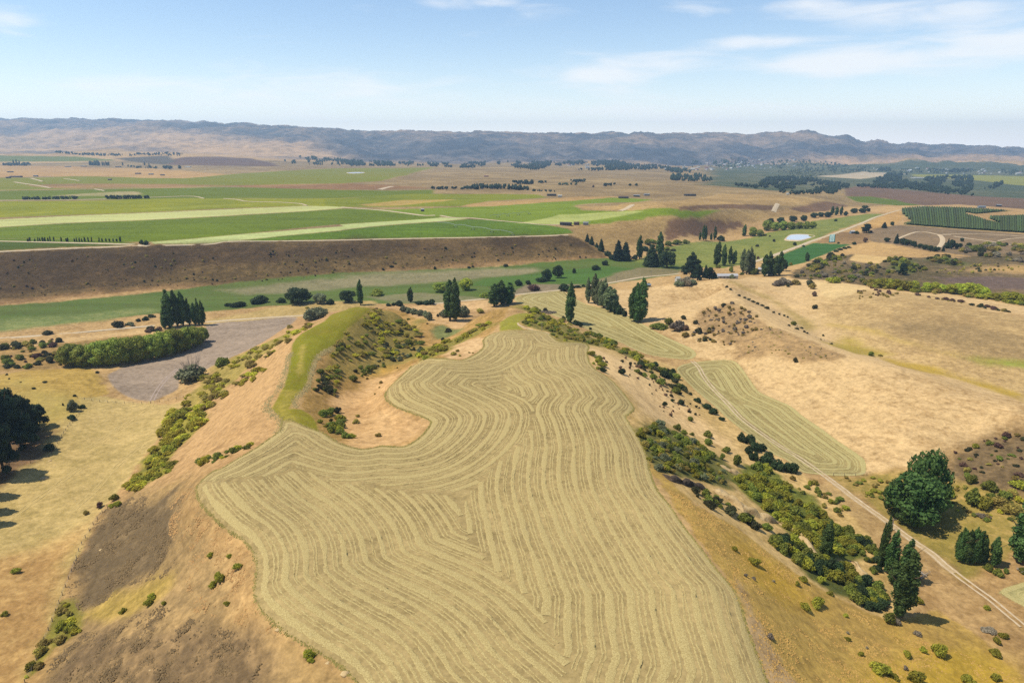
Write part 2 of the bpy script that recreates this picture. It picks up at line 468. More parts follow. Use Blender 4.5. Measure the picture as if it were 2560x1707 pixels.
def spline(pts, n=6, closed=False):
    """Catmull-Rom through the given points"""
    P = np.asarray(pts, float)
    if closed:
        Q = np.vstack([P[-1], P, P[0], P[1]])
    else:
        Q = np.vstack([2 * P[0] - P[1], P, 2 * P[-1] - P[-2]])
    out = []
    for i in range(len(Q) - 3):
        for k in range(n):
            c = cubic(k / n)
            out.append(c[0] * Q[i] + c[1] * Q[i + 1] + c[2] * Q[i + 2] + c[3] * Q[i + 3])
    if not closed:
        out.append(P[-1])
    return np.array(out)


# ---------------------------------------------------------------- land cover
# (object name or None, colour, clump colour, clump share, edge softness, edge wobble, outline); later entries lie over earlier ones
ZONES = []


def zone(name, c1, c2, amt, pts, soft=1.0, wob=0.0, rnd=False, tus=0.0):
    if rnd:
        pts = spline(pts, 4, True)
    ZONES.append((name, alb(*c1), alb(*c2), amt, soft, wob, pts, tus))


def rotc(*a):
    return sheet(*a)


F_ = lambda *p: sheet('F', *p)
STRAW, STRAW_D = (222, 188, 138), (186, 148, 98)

# --- far ground, plateau
zone(None, (184, 156, 108), (146, 122, 84), .55, F_((-400, 380), (1176, 372), (2800, 380), (2800, 470), (1900, 470), (1300, 545), (-400, 600)), 6)
zone(None, (128, 122, 92), (84, 94, 66), .6, F_((1620, 425), (1640, 378), (2800, 372), (2800, 470), (2352, 470), (2200, 452), (1960, 432), (1800, 440)), 8, .01)
zone(None, (204, 164, 104), (182, 140, 88), .4, sheet('A', (-600, 365), (0, 365), (500, 372), (1100, 392), (1700, 440), (1100, 468), (300, 440), (-600, 470)), 3, .004)
zone('green_field', (120, 126, 45), (104, 110, 40), .3, sheet('A', (-600, 300), (0, 298), (500, 305), (760, 325), (800, 335), (0, 342), (-600, 345)), 1)
zone(None, (126, 96, 74), (108, 82, 64), .4, sheet('A', (1130, 362), (1180, 325), (1280, 308), (1500, 305), (1720, 318), (1850, 345), (1920, 372), (1500, 368)), 2)
zone(None, (108, 92, 72), (90, 88, 62), .4, sheet('A', (780, 318), (1150, 300), (1200, 335), (1130, 362), (900, 340)), 2)
zone('crop_field', (134, 136, 30), (152, 140, 35), .35, sheet('A', (-600, 470), (100, 450), (520, 440), (1250, 455), (1650, 420), (2352, 385), 'B', (640, 380), (300, 470), (0, 490), 'A', (1800, 500), (900, 520), (-600, 545)), 2, .003)
zone(None, (176, 138, 88), (150, 120, 76), .5, sheet('A', (150, 500), (500, 490), (1200, 495), (1560, 500), (1300, 515), (700, 520), (350, 520)), 3, .004)
zone(None, (176, 136, 86), (150, 112, 72), .5, sheet('A', (1500, 505), (2100, 495), (2352, 490), 'B', (300, 500), (640, 520), (0, 535), 'A', (1800, 520)), 3, .004)
zone('crop_field', (112, 124, 24), (126, 136, 25), .3, sheet('A', (-600, 548), (0, 540), (640, 530), (1500, 515), (2352, 535), 'B', (640, 532), (640, 560), (0, 590), 'A', (1600, 590), (900, 600), (-600, 610)), 2)
zone(None, (192, 168, 128), (150, 150, 84), .5, sheet('A', (560, 560), (800, 545), (930, 545), (980, 565), (760, 575), (350, 575)), 2, .003)
zone('crop_field', (152, 152, 25), (132, 140, 24), .35, sheet('A', (-600, 615), (0, 612), (730, 605), (1300, 590), (1700, 592), (2352, 590), 'B', (700, 560), (860, 600), (0, 655), 'A', (2100, 640), (1500, 662), (700, 698), (-600, 750)), 1.5)
zone(None, (168, 164, 34), (150, 156, 50), .4, sheet('A', (860, 668), (1200, 648), (1780, 625), (1700, 640), (1000, 672)), 1.5, .002)
zone(None, (168, 164, 34), (150, 156, 50), .4, sheet('A', (0, 708), (300, 682), (400, 682), (280, 700), (0, 714)), 1.5, .002)
zone('stubble_field', (204, 205, 135), (190, 190, 119), .3, sheet('A', (-600, 770), (0, 735), (700, 702), (1500, 668), (2100, 642), (2352, 648), 'B', (40, 655), 'A', (2100, 678), (1700, 700), (900, 742), (0, 787), (-600, 815)), 1)
zone('crop_field', (114, 130, 24), (98, 116, 23), .4, sheet('A', (-600, 820), (0, 790), (900, 745), (1700, 704), (2100, 680), 'B', (40, 660), (240, 668), (640, 705), (700, 722), (0, 768), 'A', (1700, 830), (1300, 868), (1040, 888), (850, 890), (-600, 860)), 1)
zone('crop_field', (98, 118, 24), (110, 128, 27), .4, sheet('A', (-600, 862), (850, 890), (950, 905), (850, 912), (500, 908), (-600, 880)), 1)
zone('crop_field', (84, 100, 30), (94, 110, 31), .3, sheet('A', (-600, 886), (0, 888), (500, 896), (860, 906), (870, 914), (400, 926), (0, 948), (-600, 975)), 1)
zone('stubble_field', (198, 206, 138), (182, 192, 119), .3, sheet('A', (1040, 890), (1300, 870), (1700, 832), (2352, 782), 'B', (0, 770), (690, 722), (880, 728), (700, 746), (0, 808), 'A', (2352, 808), (1900, 850), (1560, 885), (1450, 903), (1050, 905)), 1)
zone('irrigated_field', (106, 132, 30), (92, 116, 26), .45, sheet('A', (1560, 890), (1900, 852), (2352, 812), 'B', (0, 812), (700, 750), (880, 732), (1200, 745), (1400, 772), (1560, 800), (1600, 830), (1500, 838), (1190, 850), (700, 866), (0, 868), 'A', (2352, 872), (1900, 880)), 1)
zone('crop_field', (138, 142, 25), (118, 130, 24), .4, sheet('B', (-100, 600), (500, 560), (900, 562), (1350, 565), (1420, 585), (1000, 612), (830, 645), (0, 650), (-100, 640)), 1.5)
zone(None, (196, 166, 88), (176, 150, 80), .4, sheet('B', (120, 635), (450, 602), (800, 598), (700, 612), (420, 640), (200, 645)), 1.5, .002)
zone('irrigated_field', (130, 148, 38), (118, 138, 32), .4, sheet('B', (100, 655), (300, 668), (700, 655), (900, 650), (1300, 625), (1640, 590), (1960, 588), (2140, 600), (2000, 618), (1600, 638), (1650, 672), (1900, 682), (2352, 676), 'C', (0, 672), (280, 672), (200, 700), (0, 730), 'B', (2352, 730), (2000, 758), (1750, 768), (1400, 770), (1250, 750), (880, 724), (700, 716), (560, 712), (280, 680)), 1)
zone(None, (198, 162, 104), (176, 140, 88), .5, sheet('B', (820, 645), (960, 620), (1100, 612), (1400, 595), (1650, 578), (1900, 580), (1700, 600), (1250, 632), (1000, 648)), 1.5, .003)
zone(None, (200, 166, 110), (168, 138, 90), .5, sheet('B', (1590, 645), (1900, 640), (2100, 615), (2352, 605), 'C', (260, 560), (600, 565), (950, 600), (900, 640), (500, 640), (300, 668), (0, 672), 'B', (2352, 672), (2000, 676), (1700, 668)), 1.5, .003)
zone('stubble_field', (186, 190, 111), (164, 176, 88), .4, sheet('B', (1200, 762), (1500, 702), (1800, 688), (2080, 678), (1960, 705), (1700, 745), (1500, 768)), 1.5)
zone(None, (190, 158, 104), (160, 130, 84), .5, sheet('B', (1560, 770), (1800, 762), (2352, 735), 'C', (0, 735), (250, 700), (420, 690), (700, 690), (1100, 650), (1150, 640), (900, 690), (450, 760), (150, 800), 'B', (2000, 900), (1820, 980), (1700, 890), (1600, 845), (1580, 800)), 1.5, .003)
zone(None, (136, 106, 78), (116, 90, 66), .5, sheet('C', (-20, 650), (300, 630), (640, 640), (660, 668), (300, 660), (0, 672)), 1.5, .002)
zone(None, (142, 108, 80), (120, 92, 68), .5, sheet('C', (-100, 745), (200, 740), (420, 750), (440, 780), (160, 840), (-100, 880)), 1.5, .003)
zone(None, (140, 108, 80), (118, 92, 70), .5, sheet('C', (740, 665), (1000, 610), (1150, 640), (1000, 680), (860, 690)), 1.5, .003)
zone(None, (130, 102, 80), (112, 90, 72), .4, sheet('C', (1130, 520), (1250, 505), (1700, 548), (2100, 580), (2352, 592), (3200, 610), (3200, 700), (2352, 665), (1900, 632), (1660, 640), (1400, 590), (1130, 575)), 1.5, .002)
zone('crop_field', (106, 120, 33), (94, 108, 29), .3, sheet('C', (1130, 578), (1300, 578), (1480, 602), (1650, 640), (1480, 640), (1200, 612)), 1)
zone(None, (206, 186, 156), (190, 170, 140), .3, sheet('C', (930, 440), (1250, 408), (1560, 425), (1400, 440), (1240, 460)), 2, .002)
zone('green_field', (154, 152, 64), (138, 138, 58), .3, sheet('C', (1580, 425), (2352, 440), (3000, 450), (3000, 510), (2352, 505), (2050, 470), (1600, 440)), 2)
# --- ranges
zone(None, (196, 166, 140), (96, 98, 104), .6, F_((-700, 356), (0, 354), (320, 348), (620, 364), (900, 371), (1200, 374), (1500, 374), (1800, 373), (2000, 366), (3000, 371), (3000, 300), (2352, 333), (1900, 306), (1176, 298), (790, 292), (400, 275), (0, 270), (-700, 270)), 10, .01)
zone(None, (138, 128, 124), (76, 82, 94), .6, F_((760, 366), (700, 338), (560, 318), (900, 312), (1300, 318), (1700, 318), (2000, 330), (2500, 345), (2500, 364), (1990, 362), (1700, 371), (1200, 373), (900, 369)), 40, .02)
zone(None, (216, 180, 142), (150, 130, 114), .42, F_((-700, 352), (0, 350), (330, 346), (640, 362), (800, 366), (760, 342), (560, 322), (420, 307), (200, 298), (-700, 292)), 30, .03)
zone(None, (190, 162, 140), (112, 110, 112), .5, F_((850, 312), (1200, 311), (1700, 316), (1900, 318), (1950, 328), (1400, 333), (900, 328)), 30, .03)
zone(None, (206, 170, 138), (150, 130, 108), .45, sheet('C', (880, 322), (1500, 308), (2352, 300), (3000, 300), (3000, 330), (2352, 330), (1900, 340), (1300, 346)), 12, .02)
# --- brown bank
zone('earth_bank', (138, 112, 72), (98, 80, 50), .55, F_((-500, 585), (0, 579), (150, 574), (300, 567), (450, 561), (640, 552), (800, 549), (1000, 548), (1200, 544), (1310, 541), (1352, 560), (1386, 583), (1399, 596), (1330, 600), (1200, 607), (1050, 617), (900, 627), (750, 642), (600, 654), (450, 661), (300, 669), (150, 683), (0, 699), (-500, 735)), 1.2, .001, tus=.5)
zone(None, (104, 82, 54), (78, 62, 42), .6, F_((-500, 590), (0, 584), (200, 574), (500, 562), (900, 552), (1290, 546), (1340, 562), (1200, 572), (900, 580), (600, 600), (430, 620), (200, 660), (0, 680), (-500, 710)), 14, .012, tus=.6)
zone(None, (186, 148, 102), (160, 122, 82), .5, F_((-500, 728), (0, 692), (300, 663), (600, 648), (900, 621), (1200, 602), (1380, 592), (1395, 597), (1200, 607), (900, 627), (600, 654), (300, 669), (0, 699), (-500, 735)), 9, .006)
# --- valley floor
zone('valley_pasture', (92, 116, 50), (108, 120, 60), .5, sheet('D', (-900, 330), (0, 312), (400, 285), (820, 245), (1240, 200), (1640, 150), (2352, 85), 'E', (0, 85), (500, 70), (1000, 50), (1500, 5), 'B', (1840, 1000), (2000, 1010), (2352, 1010), 'C', (0, 900), (700, 830), (1000, 840), (560, 1010), (0, 1080), 'E', (2300, 100), (1860, 160), (1500, 205), (1190, 240), (650, 298), 'D', (2352, 300), (2000, 305), (1450, 350), (1080, 365), (800, 395), (400, 430), (0, 460), (-900, 500)), 1.5, .002)
zone(None, (158, 146, 112), (140, 134, 98), .5, sheet('D', (1500, 205), (1900, 160), (2352, 120), 'E', (0, 100), (400, 85), (900, 72), (1330, 55), (1370, 75), (1250, 100), (900, 130), (600, 160), (300, 175), (0, 195), 'D', (2100, 215), (1700, 235)), 6, .006)
zone(None, (150, 150, 92), (120, 136, 76), .5, sheet('D', (-900, 470), (0, 410), (500, 370), (1000, 330), (1100, 350), (700, 410), (200, 470), (-900, 560)), 8, .006)
zone(None, (146, 136, 104), (128, 130, 84), .5, sheet('E', (180, 250), (500, 225), (760, 240), (1000, 262), (1000, 272), (650, 292), (350, 290)), 3, .003)
zone(None, (152, 134, 110), (134, 122, 92), .4, sheet('E', (1190, 215), (1280, 165), (1500, 165), (1660, 165), (1640, 180), (1480, 205), (1190, 238)), 2, .003)
zone('valley_pasture', (86, 118, 50), (100, 124, 54), .4, sheet('E', (900, 175), (980, 130), (1330, 95), (1500, 70), (1850, 40), (2040, 62), (1950, 80), (1700, 160), (1500, 165), (1300, 155), (1080, 185)), 1.5, .003)
zone(None, (146, 132, 98), (130, 124, 86), .4, sheet('Z', (-50, 840), (250, 720), (600, 640), (820, 640), (1170, 680), (1170, 725), (800, 770), (400, 840), (120, 870)), 3, .003)
zone('farm_paddock', (148, 148, 76), (122, 134, 62), .5, sheet('Z', (450, 560), (1050, 340), (1500, 250), (2352, 170), 'C', (540, 840), (740, 800), (930, 745), (1300, 695), (1410, 700), (1000, 838), (600, 1005), (560, 1020), (300, 1070), 'Z', (1180, 640), (1100, 600)), 2, .003)
zone('green_crop', (70, 112, 52), (60, 100, 48), .3, sheet('T', (1150, 330), (1270, 275), (1540, 170), (1660, 128), (2120, 145), (1960, 190), (1830, 250), (1700, 300), (1560, 360), (1390, 400), (1340, 410)), 1.0)
zone(None, (212, 170, 106), (190, 148, 90), .4, sheet('V', (0, 990), (100, 920), (450, 745), (640, 690), (700, 730), (690, 800), (600, 880), (390, 935), (240, 960)), 1.2)
zone(None, (170, 136, 92), (146, 116, 80), .5, sheet('T', (1660, 122), (1980, 0), (2352, 10), (2352, 150), (2120, 145)), 2, .003)
# --- orchard country and scrub on the right
zone(None, (156, 130, 98), (132, 112, 86), .5, sheet('C', (1300, 800), (1500, 775), (2352, 835), (3300, 860), (3300, 1200), (2352, 1050), (1800, 980), (1300, 900)), 2, .003)
zone('orchard_ground', (134, 136, 82), (106, 116, 62), .4, sheet('V', (690, 885), (820, 850), (700, 740), (690, 670), (1000, 645), (1600, 660), (2200, 700), (1700, 740), (1560, 720), (1540, 745), (1720, 790), (1820, 830), (2050, 880), (1870, 800), (1900, 775), (2352, 765), (3600, 790), (3600, 1060), (2352, 1000), (1400, 940)), 1.0)
zone('scrubland', (152, 126, 92), (104, 92, 64), .6, sheet('C', (760, 1090), (900, 1030), (1050, 985), (1180, 975), (1420, 1005), (1600, 985), (1900, 1000), (2352, 960), (3300, 1000), (3300, 1260), 'G', (3300, 330), (2352, 290), (2000, 240), (1650, 205), (1300, 190), (1050, 150), (900, 140), (740, 120)), 2, .004, tus=.6)
zone(None, (206, 168, 112), (180, 142, 96), .4, sheet('AA', (-80, 190), (200, 60), (420, 22), (700, 60), (1060, 130), (1600, 200), (1700, 215), (1250, 205), (1040, 230), (800, 215), (500, 195), (200, 175)), 1.5, .002)
zone('dry_paddock', (224, 188, 128), (206, 168, 110), .3, sheet('AA', (130, 230), (190, 182), (640, 218), (560, 265), (500, 305), (300, 290), (130, 262)), 1.0)
zone(None, (122, 102, 92), (104, 88, 80), .4, sheet('AA', (1200, 470), (1500, 480), (1900, 460), (2352, 495), (3400, 540), (3400, 700), (2352, 640), (1860, 630), (1700, 565), (1300, 560)), 4, .006)
zone(None, (112, 118, 60), (90, 100, 52), .5, sheet('AA', (560, 270), (700, 215), (950, 240), (1000, 330), (900, 420), (700, 350)), 4, .006)
zone(None, (112, 118, 62), (92, 102, 54), .5, sheet('AA', (1080, 260), (1240, 200), (1430, 215), (1600, 330), (1450, 335), (1200, 290)), 4, .006)
zone(None, (196, 160, 106), (168, 138, 90), .4, sheet('AA', (1700, 330), (2352, 330), (3400, 380), (3400, 480), (2352, 430), (1750, 400)), 8, .008)
# --- straw hill and its back country
zone('straw_hill', STRAW, STRAW_D, .35, sheet('Q', (1060, 230), (1500, 210), (1650, 190), (1900, 175), (2100, 135), 'T', (560, 560), (900, 520), (1300, 540), (1560, 560), (1840, 580), (2352, 640), 'AA', (400, 615), (900, 660), (1500, 700), (2352, 860), (3600, 1100), 'P', (2400, 0), (1603, 50), (1130, 180), (870, 290), (600, 400), (220, 470), (215, 340), 'O', (2000, 850), (1700, 640), (1330, 430), (1190, 230), (1130, 170), (900, 160), 'Q', (1990, 800), (1985, 740), (1850, 660), (1560, 510), (1300, 395), (1060, 335)), 1.5, .002, tus=.25)
zone(None, (214, 182, 128), (188, 156, 108), .5, sheet('G', (950, 260), (1300, 200), (1700, 240), (2352, 400), (3400, 650), (3400, 1020), (2352, 940), (1900, 800), (1300, 620), (1000, 440)), 10, .012)
zone(None, (190, 160, 112), (164, 138, 98), .5, sheet('G', (1150, 470), (1500, 400), (2000, 440), (2352, 520), (3300, 700), (3300, 800), (2352, 690), (1900, 620), (1500, 520)), 25, .02)
zone(None, (182, 160, 76), (200, 166, 96), .4, sheet('G', (1000, 570), (1150, 530), (1260, 590), (1450, 640), (1350, 660), (1200, 640)), 7, .008)
zone(None, (196, 164, 74), (206, 172, 100), .3, sheet('G', (1380, 665), (1560, 700), (1800, 760), (2050, 830), (2352, 920), (2352, 975), (2100, 880), (1800, 790), (1500, 725)), 7, .008)
zone(None, (150, 156, 70), (176, 160, 84), .4, sheet('G', (1900, 660), (2100, 680), (2352, 690), (3000, 760), (3000, 800), (2352, 740), (2050, 705)), 5, .006)
zone(None, (196, 166, 92), (206, 176, 110), .4, sheet('G', (1020, 440), (1200, 450), (1500, 540), (1900, 650), (1900, 665), (1450, 550), (1200, 475)), 6, .006)
zone(None, (176, 152, 92), (190, 160, 104), .4, sheet('G', (300, 140), (420, 190), (620, 280), (760, 390), (860, 480), (920, 470), (900, 400), (760, 330), (560, 230), (380, 150)), 6, .006)
zone(None, (232, 200, 144), (214, 180, 126), .3, sheet('T', (1690, 580), (1960, 600), (2352, 650), (2100, 740), (1900, 800), (1720, 720)), 3, .004)
zone(None, (190, 156, 110), (154, 126, 90), .55, sheet('G', (60, 440), (160, 340), (350, 300), (480, 360), (620, 440), (850, 540), (1050, 630), (1110, 662), (900, 692), (700, 645), (420, 645), (380, 570), (200, 490)), 5, .012, tus=.8)
zone('scrub_spur', (152, 126, 90), (112, 94, 68), .5, sheet('P', (870, 300), (1130, 190), (1603, 55), (2400, -50), (2400, 640), (1603, 640), (1400, 610), (1150, 560), (930, 520)), 10, .012, tus=.6)
# --- right valley and the orange slope
zone(None, (196, 162, 100), (160, 142, 72), .5, sheet('P', (-100, 480), (220, 480), (520, 440), (900, 500), (1600, 640), (2400, 700), (2400, 1500), (1603, 1100), (1100, 1400), (700, 1100), (300, 760), (0, 560)), 6, .01)
zone(None, (200, 168, 116), (180, 146, 98), .4, sheet('P', (-200, 560), (0, 600), (400, 870), (1000, 1300), (700, 1250), (300, 1000), (0, 800), (-250, 700)), 6, .01)
zone('orange_slope', (206, 170, 92), (184, 150, 84), .5, F_((1470, 1040), (1530, 1090), (1600, 1160), (1700, 1215), (1820, 1310), (1900, 1360), (2060, 1430), (2150, 1400), (2260, 1470), (2352, 1560), (2420, 1700), (1800, 1750), (1745, 1568), (1710, 1420), (1660, 1320), (1580, 1200), (1510, 1100)), 2, .006, tus=.3)
zone(None, (212, 172, 70), (200, 160, 72), .5, F_((1700, 1260), (1800, 1310), (1850, 1370), (1790, 1380), (1720, 1330)), 20, .03)
zone(None, (210, 174, 64), (194, 160, 66), .5, F_((2080, 1480), (2200, 1470), (2352, 1530), (2420, 1650), (2100, 1620), (1950, 1560)), 25, .03)
zone(None, (206, 172, 126), (180, 144, 100), .5, F_((1690, 1330), (1730, 1400), (1770, 1480), (1850, 1600), (1800, 1750), (1745, 1568), (1710, 1420)), 5, .01)
zone('brush_slope', (228, 192, 132), (202, 168, 106), .4, F_((1200, 705), (1330, 757), (1467, 816), (1549, 842), (1624, 925), (1734, 1010), (1843, 1086), (1920, 1150), (2000, 1230), (2060, 1330), (2100, 1400), (2060, 1430), (1900, 1360), (1820, 1310), (1700, 1215), (1600, 1160), (1530, 1095), (1475, 1040), (1442, 970), (1452, 945), (1440, 915), (1400, 870), (1357, 830), (1345, 798), (1270, 775), (1215, 755), (1215, 730)), 2, .004, tus=.4)
zone(None, (246, 208, 152), (226, 186, 132), .3, F_((1360, 800), (1450, 830), (1560, 920), (1640, 990), (1680, 1040), (1560, 975), (1470, 960), (1440, 900), (1380, 850)), 8, .012)
# --- gully and spur flanks
zone('gully_side', (206, 164, 104), (170, 136, 76), .5, F_((845, 706), (915, 713), (985, 738), (1060, 750), (1127, 715), (1184, 702), (1160, 730), (1115, 775), (1060, 822), (1010, 825), (950, 835), (905, 865), (890, 895), (920, 930), (985, 975), (945, 1020), (830, 1027), (745, 1000), (725, 975), (690, 930), (715, 870), (735, 820), (775, 785), (815, 745)), 1.5, .002, tus=.4)
zone(None, (226, 184, 130), (206, 162, 108), .3, K_ := sheet('K', (1500, 800), (1700, 680), (1900, 560), (2352, 400), 'L', (130, 560), (60, 650), (60, 740), (290, 850), (415, 910), (330, 1040), (200, 1110), 'K', (2000, 1230), (1650, 1220), (1600, 1100), (1560, 900)), 6, .008, tus=.3)
zone(None, (228, 190, 140), (206, 162, 110), .3, sheet('L', (490, 330), (700, 240), (860, 210), (880, 250), (850, 310), (700, 395), (560, 390)), 3, .004)
zone(None, (206, 160, 70), (180, 150, 70), .5, sheet('K', (1560, 420), (1900, 330), (2100, 400), (1800, 520), (1600, 560)), 14, .016)
zone(None, (138, 140, 84), (116, 122, 72), .4, sheet('E', (630, 465), (700, 440), (845, 472), (760, 520), (640, 545)), 3, .004)
zone('left_slope', (206, 166, 116), (184, 144, 96), .35, F_((835, 704), (760, 735), (700, 765), (672, 800), (655, 870), (630, 925), (637, 960), (632, 1000), (575, 1035), (500, 1080), (460, 1115), (455, 1140), (500, 1195), (565, 1250), (588, 1310), (590, 1390), (640, 1440), (720, 1500), (820, 1568), (900, 1700), (40, 1650), (58, 1568), (96, 1485), (165, 1311), (239, 1169), (330, 1050), (400, 960), (470, 868), (590, 775), (690, 725)), 1.5, .003, tus=.35)
zone(None, (204, 168, 110), (170, 138, 90), .5, F_((260, 1170), (440, 1090), (500, 1200), (565, 1250), (588, 1310), (590, 1390), (720, 1500), (900, 1700), (40, 1650), (160, 1330)), 12, .02, tus=.7)
zone(None, (212, 172, 116), (190, 148, 96), .4, sheet('H', (1150, 400), (1200, 560), (1400, 720), (1500, 900), (1500, 1100), (1700, 1300), (1560, 1280), (1350, 1050), (1250, 800), (1000, 560), (1000, 430)), 12, .02, tus=.6)
zone(None, (192, 158, 108), (162, 134, 92), .5, F_((235, 1180), (330, 1110), (430, 1130), (470, 1240), (520, 1360), (600, 1480), (720, 1600), (60, 1640), (170, 1330)), 22, .03, tus=.8)
zone(None, (150, 126, 92), (122, 103, 76), .55, sheet('H', (700, 500), (850, 460), (930, 520), (900, 600), (980, 700), (1080, 800), (1060, 900), (1000, 960), (780, 970), (650, 1060), (480, 1140), (410, 1030), (440, 850), (520, 680), (600, 570)), 8, .03, tus=1.1)
zone(None, (166, 136, 96), (128, 106, 78), .55, sheet('H', (230, 1620), (330, 1400), (500, 1280), (700, 1220), (950, 1120), (1100, 1180), (1300, 1250), (1450, 1300), (1530, 1450), (1480, 1620)), 14, .04, tus=1.1)
zone(None, (196, 164, 92), (172, 146, 76), .4, sheet('H', (480, 1170), (620, 1100), (850, 1020), (960, 1060), (800, 1130), (600, 1200)), 10, .03, tus=.8)
# --- left valley
zone('left_pasture', (208, 180, 120), (188, 164, 102), .4, F_((-500, 960), (0, 985), (60, 1000), (140, 960), (180, 905), (240, 910), (320, 925), (420, 922), (420, 935), (395, 965), (330, 1050), (270, 1130), (235, 1165), (160, 1310), (90, 1485), (40, 1600), (-700, 1650)), 2, .004, tus=.15)
zone(None, (212, 176, 116), (186, 146, 92), .5, F_((-500, 1330), (0, 1280), (150, 1230), (235, 1165), (160, 1310), (90, 1485), (40, 1620), (-700, 1650)), 16, .02, tus=.6)
zone('dry_mound', (202, 168, 92), (182, 150, 78), .4, F_((-500, 880), (0, 860), (80, 848), (183, 843), (215, 848), (246, 905), (180, 915), (140, 960), (60, 1000), (0, 990), (-500, 970)), 2, .003, tus=.2)
zone(None, (158, 124, 88), (136, 108, 78), .5, sheet('R', (-400, 700), (150, 640), (420, 640), (600, 690), (540, 860), (470, 960), (300, 1020), (120, 1120), (-100, 1300), (-500, 1400)), 6, .02)
zone(None, (186, 164, 90), (194, 168, 98), .4, sheet('R', (0, 200), (300, 180), (760, 400), (800, 450), (500, 700), (300, 600)), 14, .02)
zone(None, (198, 158, 100), (156, 128, 80), .5, F_((-500, 800), (0, 785), (150, 780), (240, 770), (360, 755), (240, 800), (150, 842), (60, 850), (-500, 880)), 5, .006, tus=.4)
zone(None, (216, 180, 128), (196, 158, 104), .3, F_((-500, 805), (0, 790), (200, 772), (370, 752), (370, 760), (150, 788), (0, 800)), 3, .003)
zone(None, (206, 176, 118), (186, 160, 100), .4, F_((480, 735), (700, 695), (860, 690), (860, 704), (700, 722), (690, 727), (560, 742), (480, 745)), 3, .003)
zone(None, (222, 184, 134), (198, 158, 108), .4, sheet('E', (300, 320), (640, 300), (1030, 275), (1020, 330), (900, 400), (840, 460), (700, 440), (640, 430), (420, 350)), 3, .004)
zone('ploughed_field', (172, 152, 134), (156, 136, 118), .4, spline(sheet('D', (738, 790), (790, 757), (870, 722), (1040, 680), (1230, 640), (1330, 560), (1430, 442), (1700, 415), (2010, 388), (2000, 430), (1940, 470), (1800, 560), (1640, 640), (1460, 720), (1400, 750), (1240, 800), (1215, 880), (1120, 930), (1040, 963), (930, 953), (830, 910), (765, 850)), 4, True), .8)
# --- brushy ground under the thickets
for _pts, _c1, _c2, _a in (
        (sheet('O', (310, 760), (440, 690), (700, 790), (900, 910), (1110, 1090), (1060, 1210), (900, 1200), (700, 1130), (500, 1115), (400, 1000)), (136, 128, 70), (104, 104, 56), .5),
        (sheet('J', (480, 250), (600, 330), (780, 470), (900, 630), (1070, 690), (1120, 770), (1060, 860), (860, 810), (640, 660), (540, 570), (340, 400), (300, 330)), (140, 138, 60), (104, 112, 50), .5),
        (sheet('J', (540, 690), (740, 750), (1000, 880), (1190, 990), (1240, 1120), (1190, 1160), (1050, 1100), (720, 890)), (120, 118, 60), (92, 98, 50), .5),
        (sheet('R', (1690, 520), (1960, 460), (1960, 650), (1800, 810), (1650, 960), (1700, 1090), (1500, 1190), (1330, 1300), (1190, 1290), (1400, 1080), (1560, 770)), (166, 152, 66), (138, 132, 60), .5),
        (sheet('K', (330, 460), (560, 360), (800, 250), (1060, 120), (1380, 10), (1250, 70), (1080, 170), (860, 300), (640, 460), (480, 620), (250, 780), (0, 960), (0, 860), (100, 700)), (184, 160, 88), (156, 140, 74), .5),
        (sheet('K', (1440, 420), (1620, 120), (1900, 30), (2352, -20), (2352, 350), (2100, 420), (1700, 520), (1560, 640), (1380, 560)), (186, 156, 88), (154, 136, 72), .5),
        (sheet('E', (60, 470), (230, 335), (430, 380), (460, 440), (330, 520), (240, 640), (100, 640), (20, 700)), (184, 156, 86), (150, 134, 70), .5),
        (sheet('E', (500, 665), (640, 590), (800, 520), (1020, 420), (1030, 450), (900, 530), (740, 600), (690, 640), (560, 690)), (168, 150, 68), (140, 130, 60), .5),
        (sheet('Q', (500, 345), (620, 385), (860, 480), (1080, 600), (1300, 660), (1520, 780), (1650, 880), (1560, 880), (1300, 730), (1000, 660), (840, 650), (740, 570), (600, 545), (500, 490), (590, 430), (520, 380)), (164, 146, 76), (134, 126, 64), .5),
        (sheet('H', (380, 1080), (460, 1170), (480, 1260), (300, 1360), (200, 1560), (130, 1568), (260, 1330), (330, 1180)), (164, 148, 64), (138, 130, 58), .5)):
    zone(None, _c1, _c2, _a, _pts, 4, .012, tus=.5)
HAY_MAIN = sheet('K', (1005, 985), (990, 1060), (960, 1100), (850, 1180), (720, 1270), (560, 1360), (400, 1460), 'M', (230, 80), (150, 150), (115, 200), (130, 280), (200, 370), (330, 490), (450, 570), (510, 650), (535, 740), (530, 850), (520, 960), (560, 1050), (640, 1130), (760, 1230), (900, 1310), (990, 1370), (1100, 1430), (1250, 1568), 'S', (1000, 1850), (1400, 1950), (1800, 1900), (1940, 1800),
                 'N', (2160, 1568), (2080, 1350), (2010, 1150), (1960, 980), (1900, 880), (1800, 770), (1700, 630), (1560, 450), (1480, 330), (1380, 200), (1330, 60), 'L', (2230, 1230), (2150, 1050), (2060, 900), (2050, 870), (2100, 830), (2110, 790), (2060, 720), (1950, 590), (1870, 530), (1790, 480), (1740, 410), (1730, 330), (1740, 290), (1680, 260), (1560, 255), (1490, 250), (1440, 215), (1410, 190), (1330, 160), (1200, 150), (1000, 165), (900, 200), (860, 240), (865, 290), (800, 350), (690, 400), (620, 400), (440, 385), (350, 400), (250, 470), (150, 560), (60, 650), (45, 690), (60, 740), (150, 800), (290, 850), (410, 900), (420, 940), (340, 1040), (210, 1120), (100, 1120), (0, 1115),
                 'K', (2100, 1245), (1980, 1235), (1850, 1260), (1760, 1265), (1600, 1220), (1480, 1160), (1390, 1100), (1250, 1050), (1130, 1000), (1060, 970))
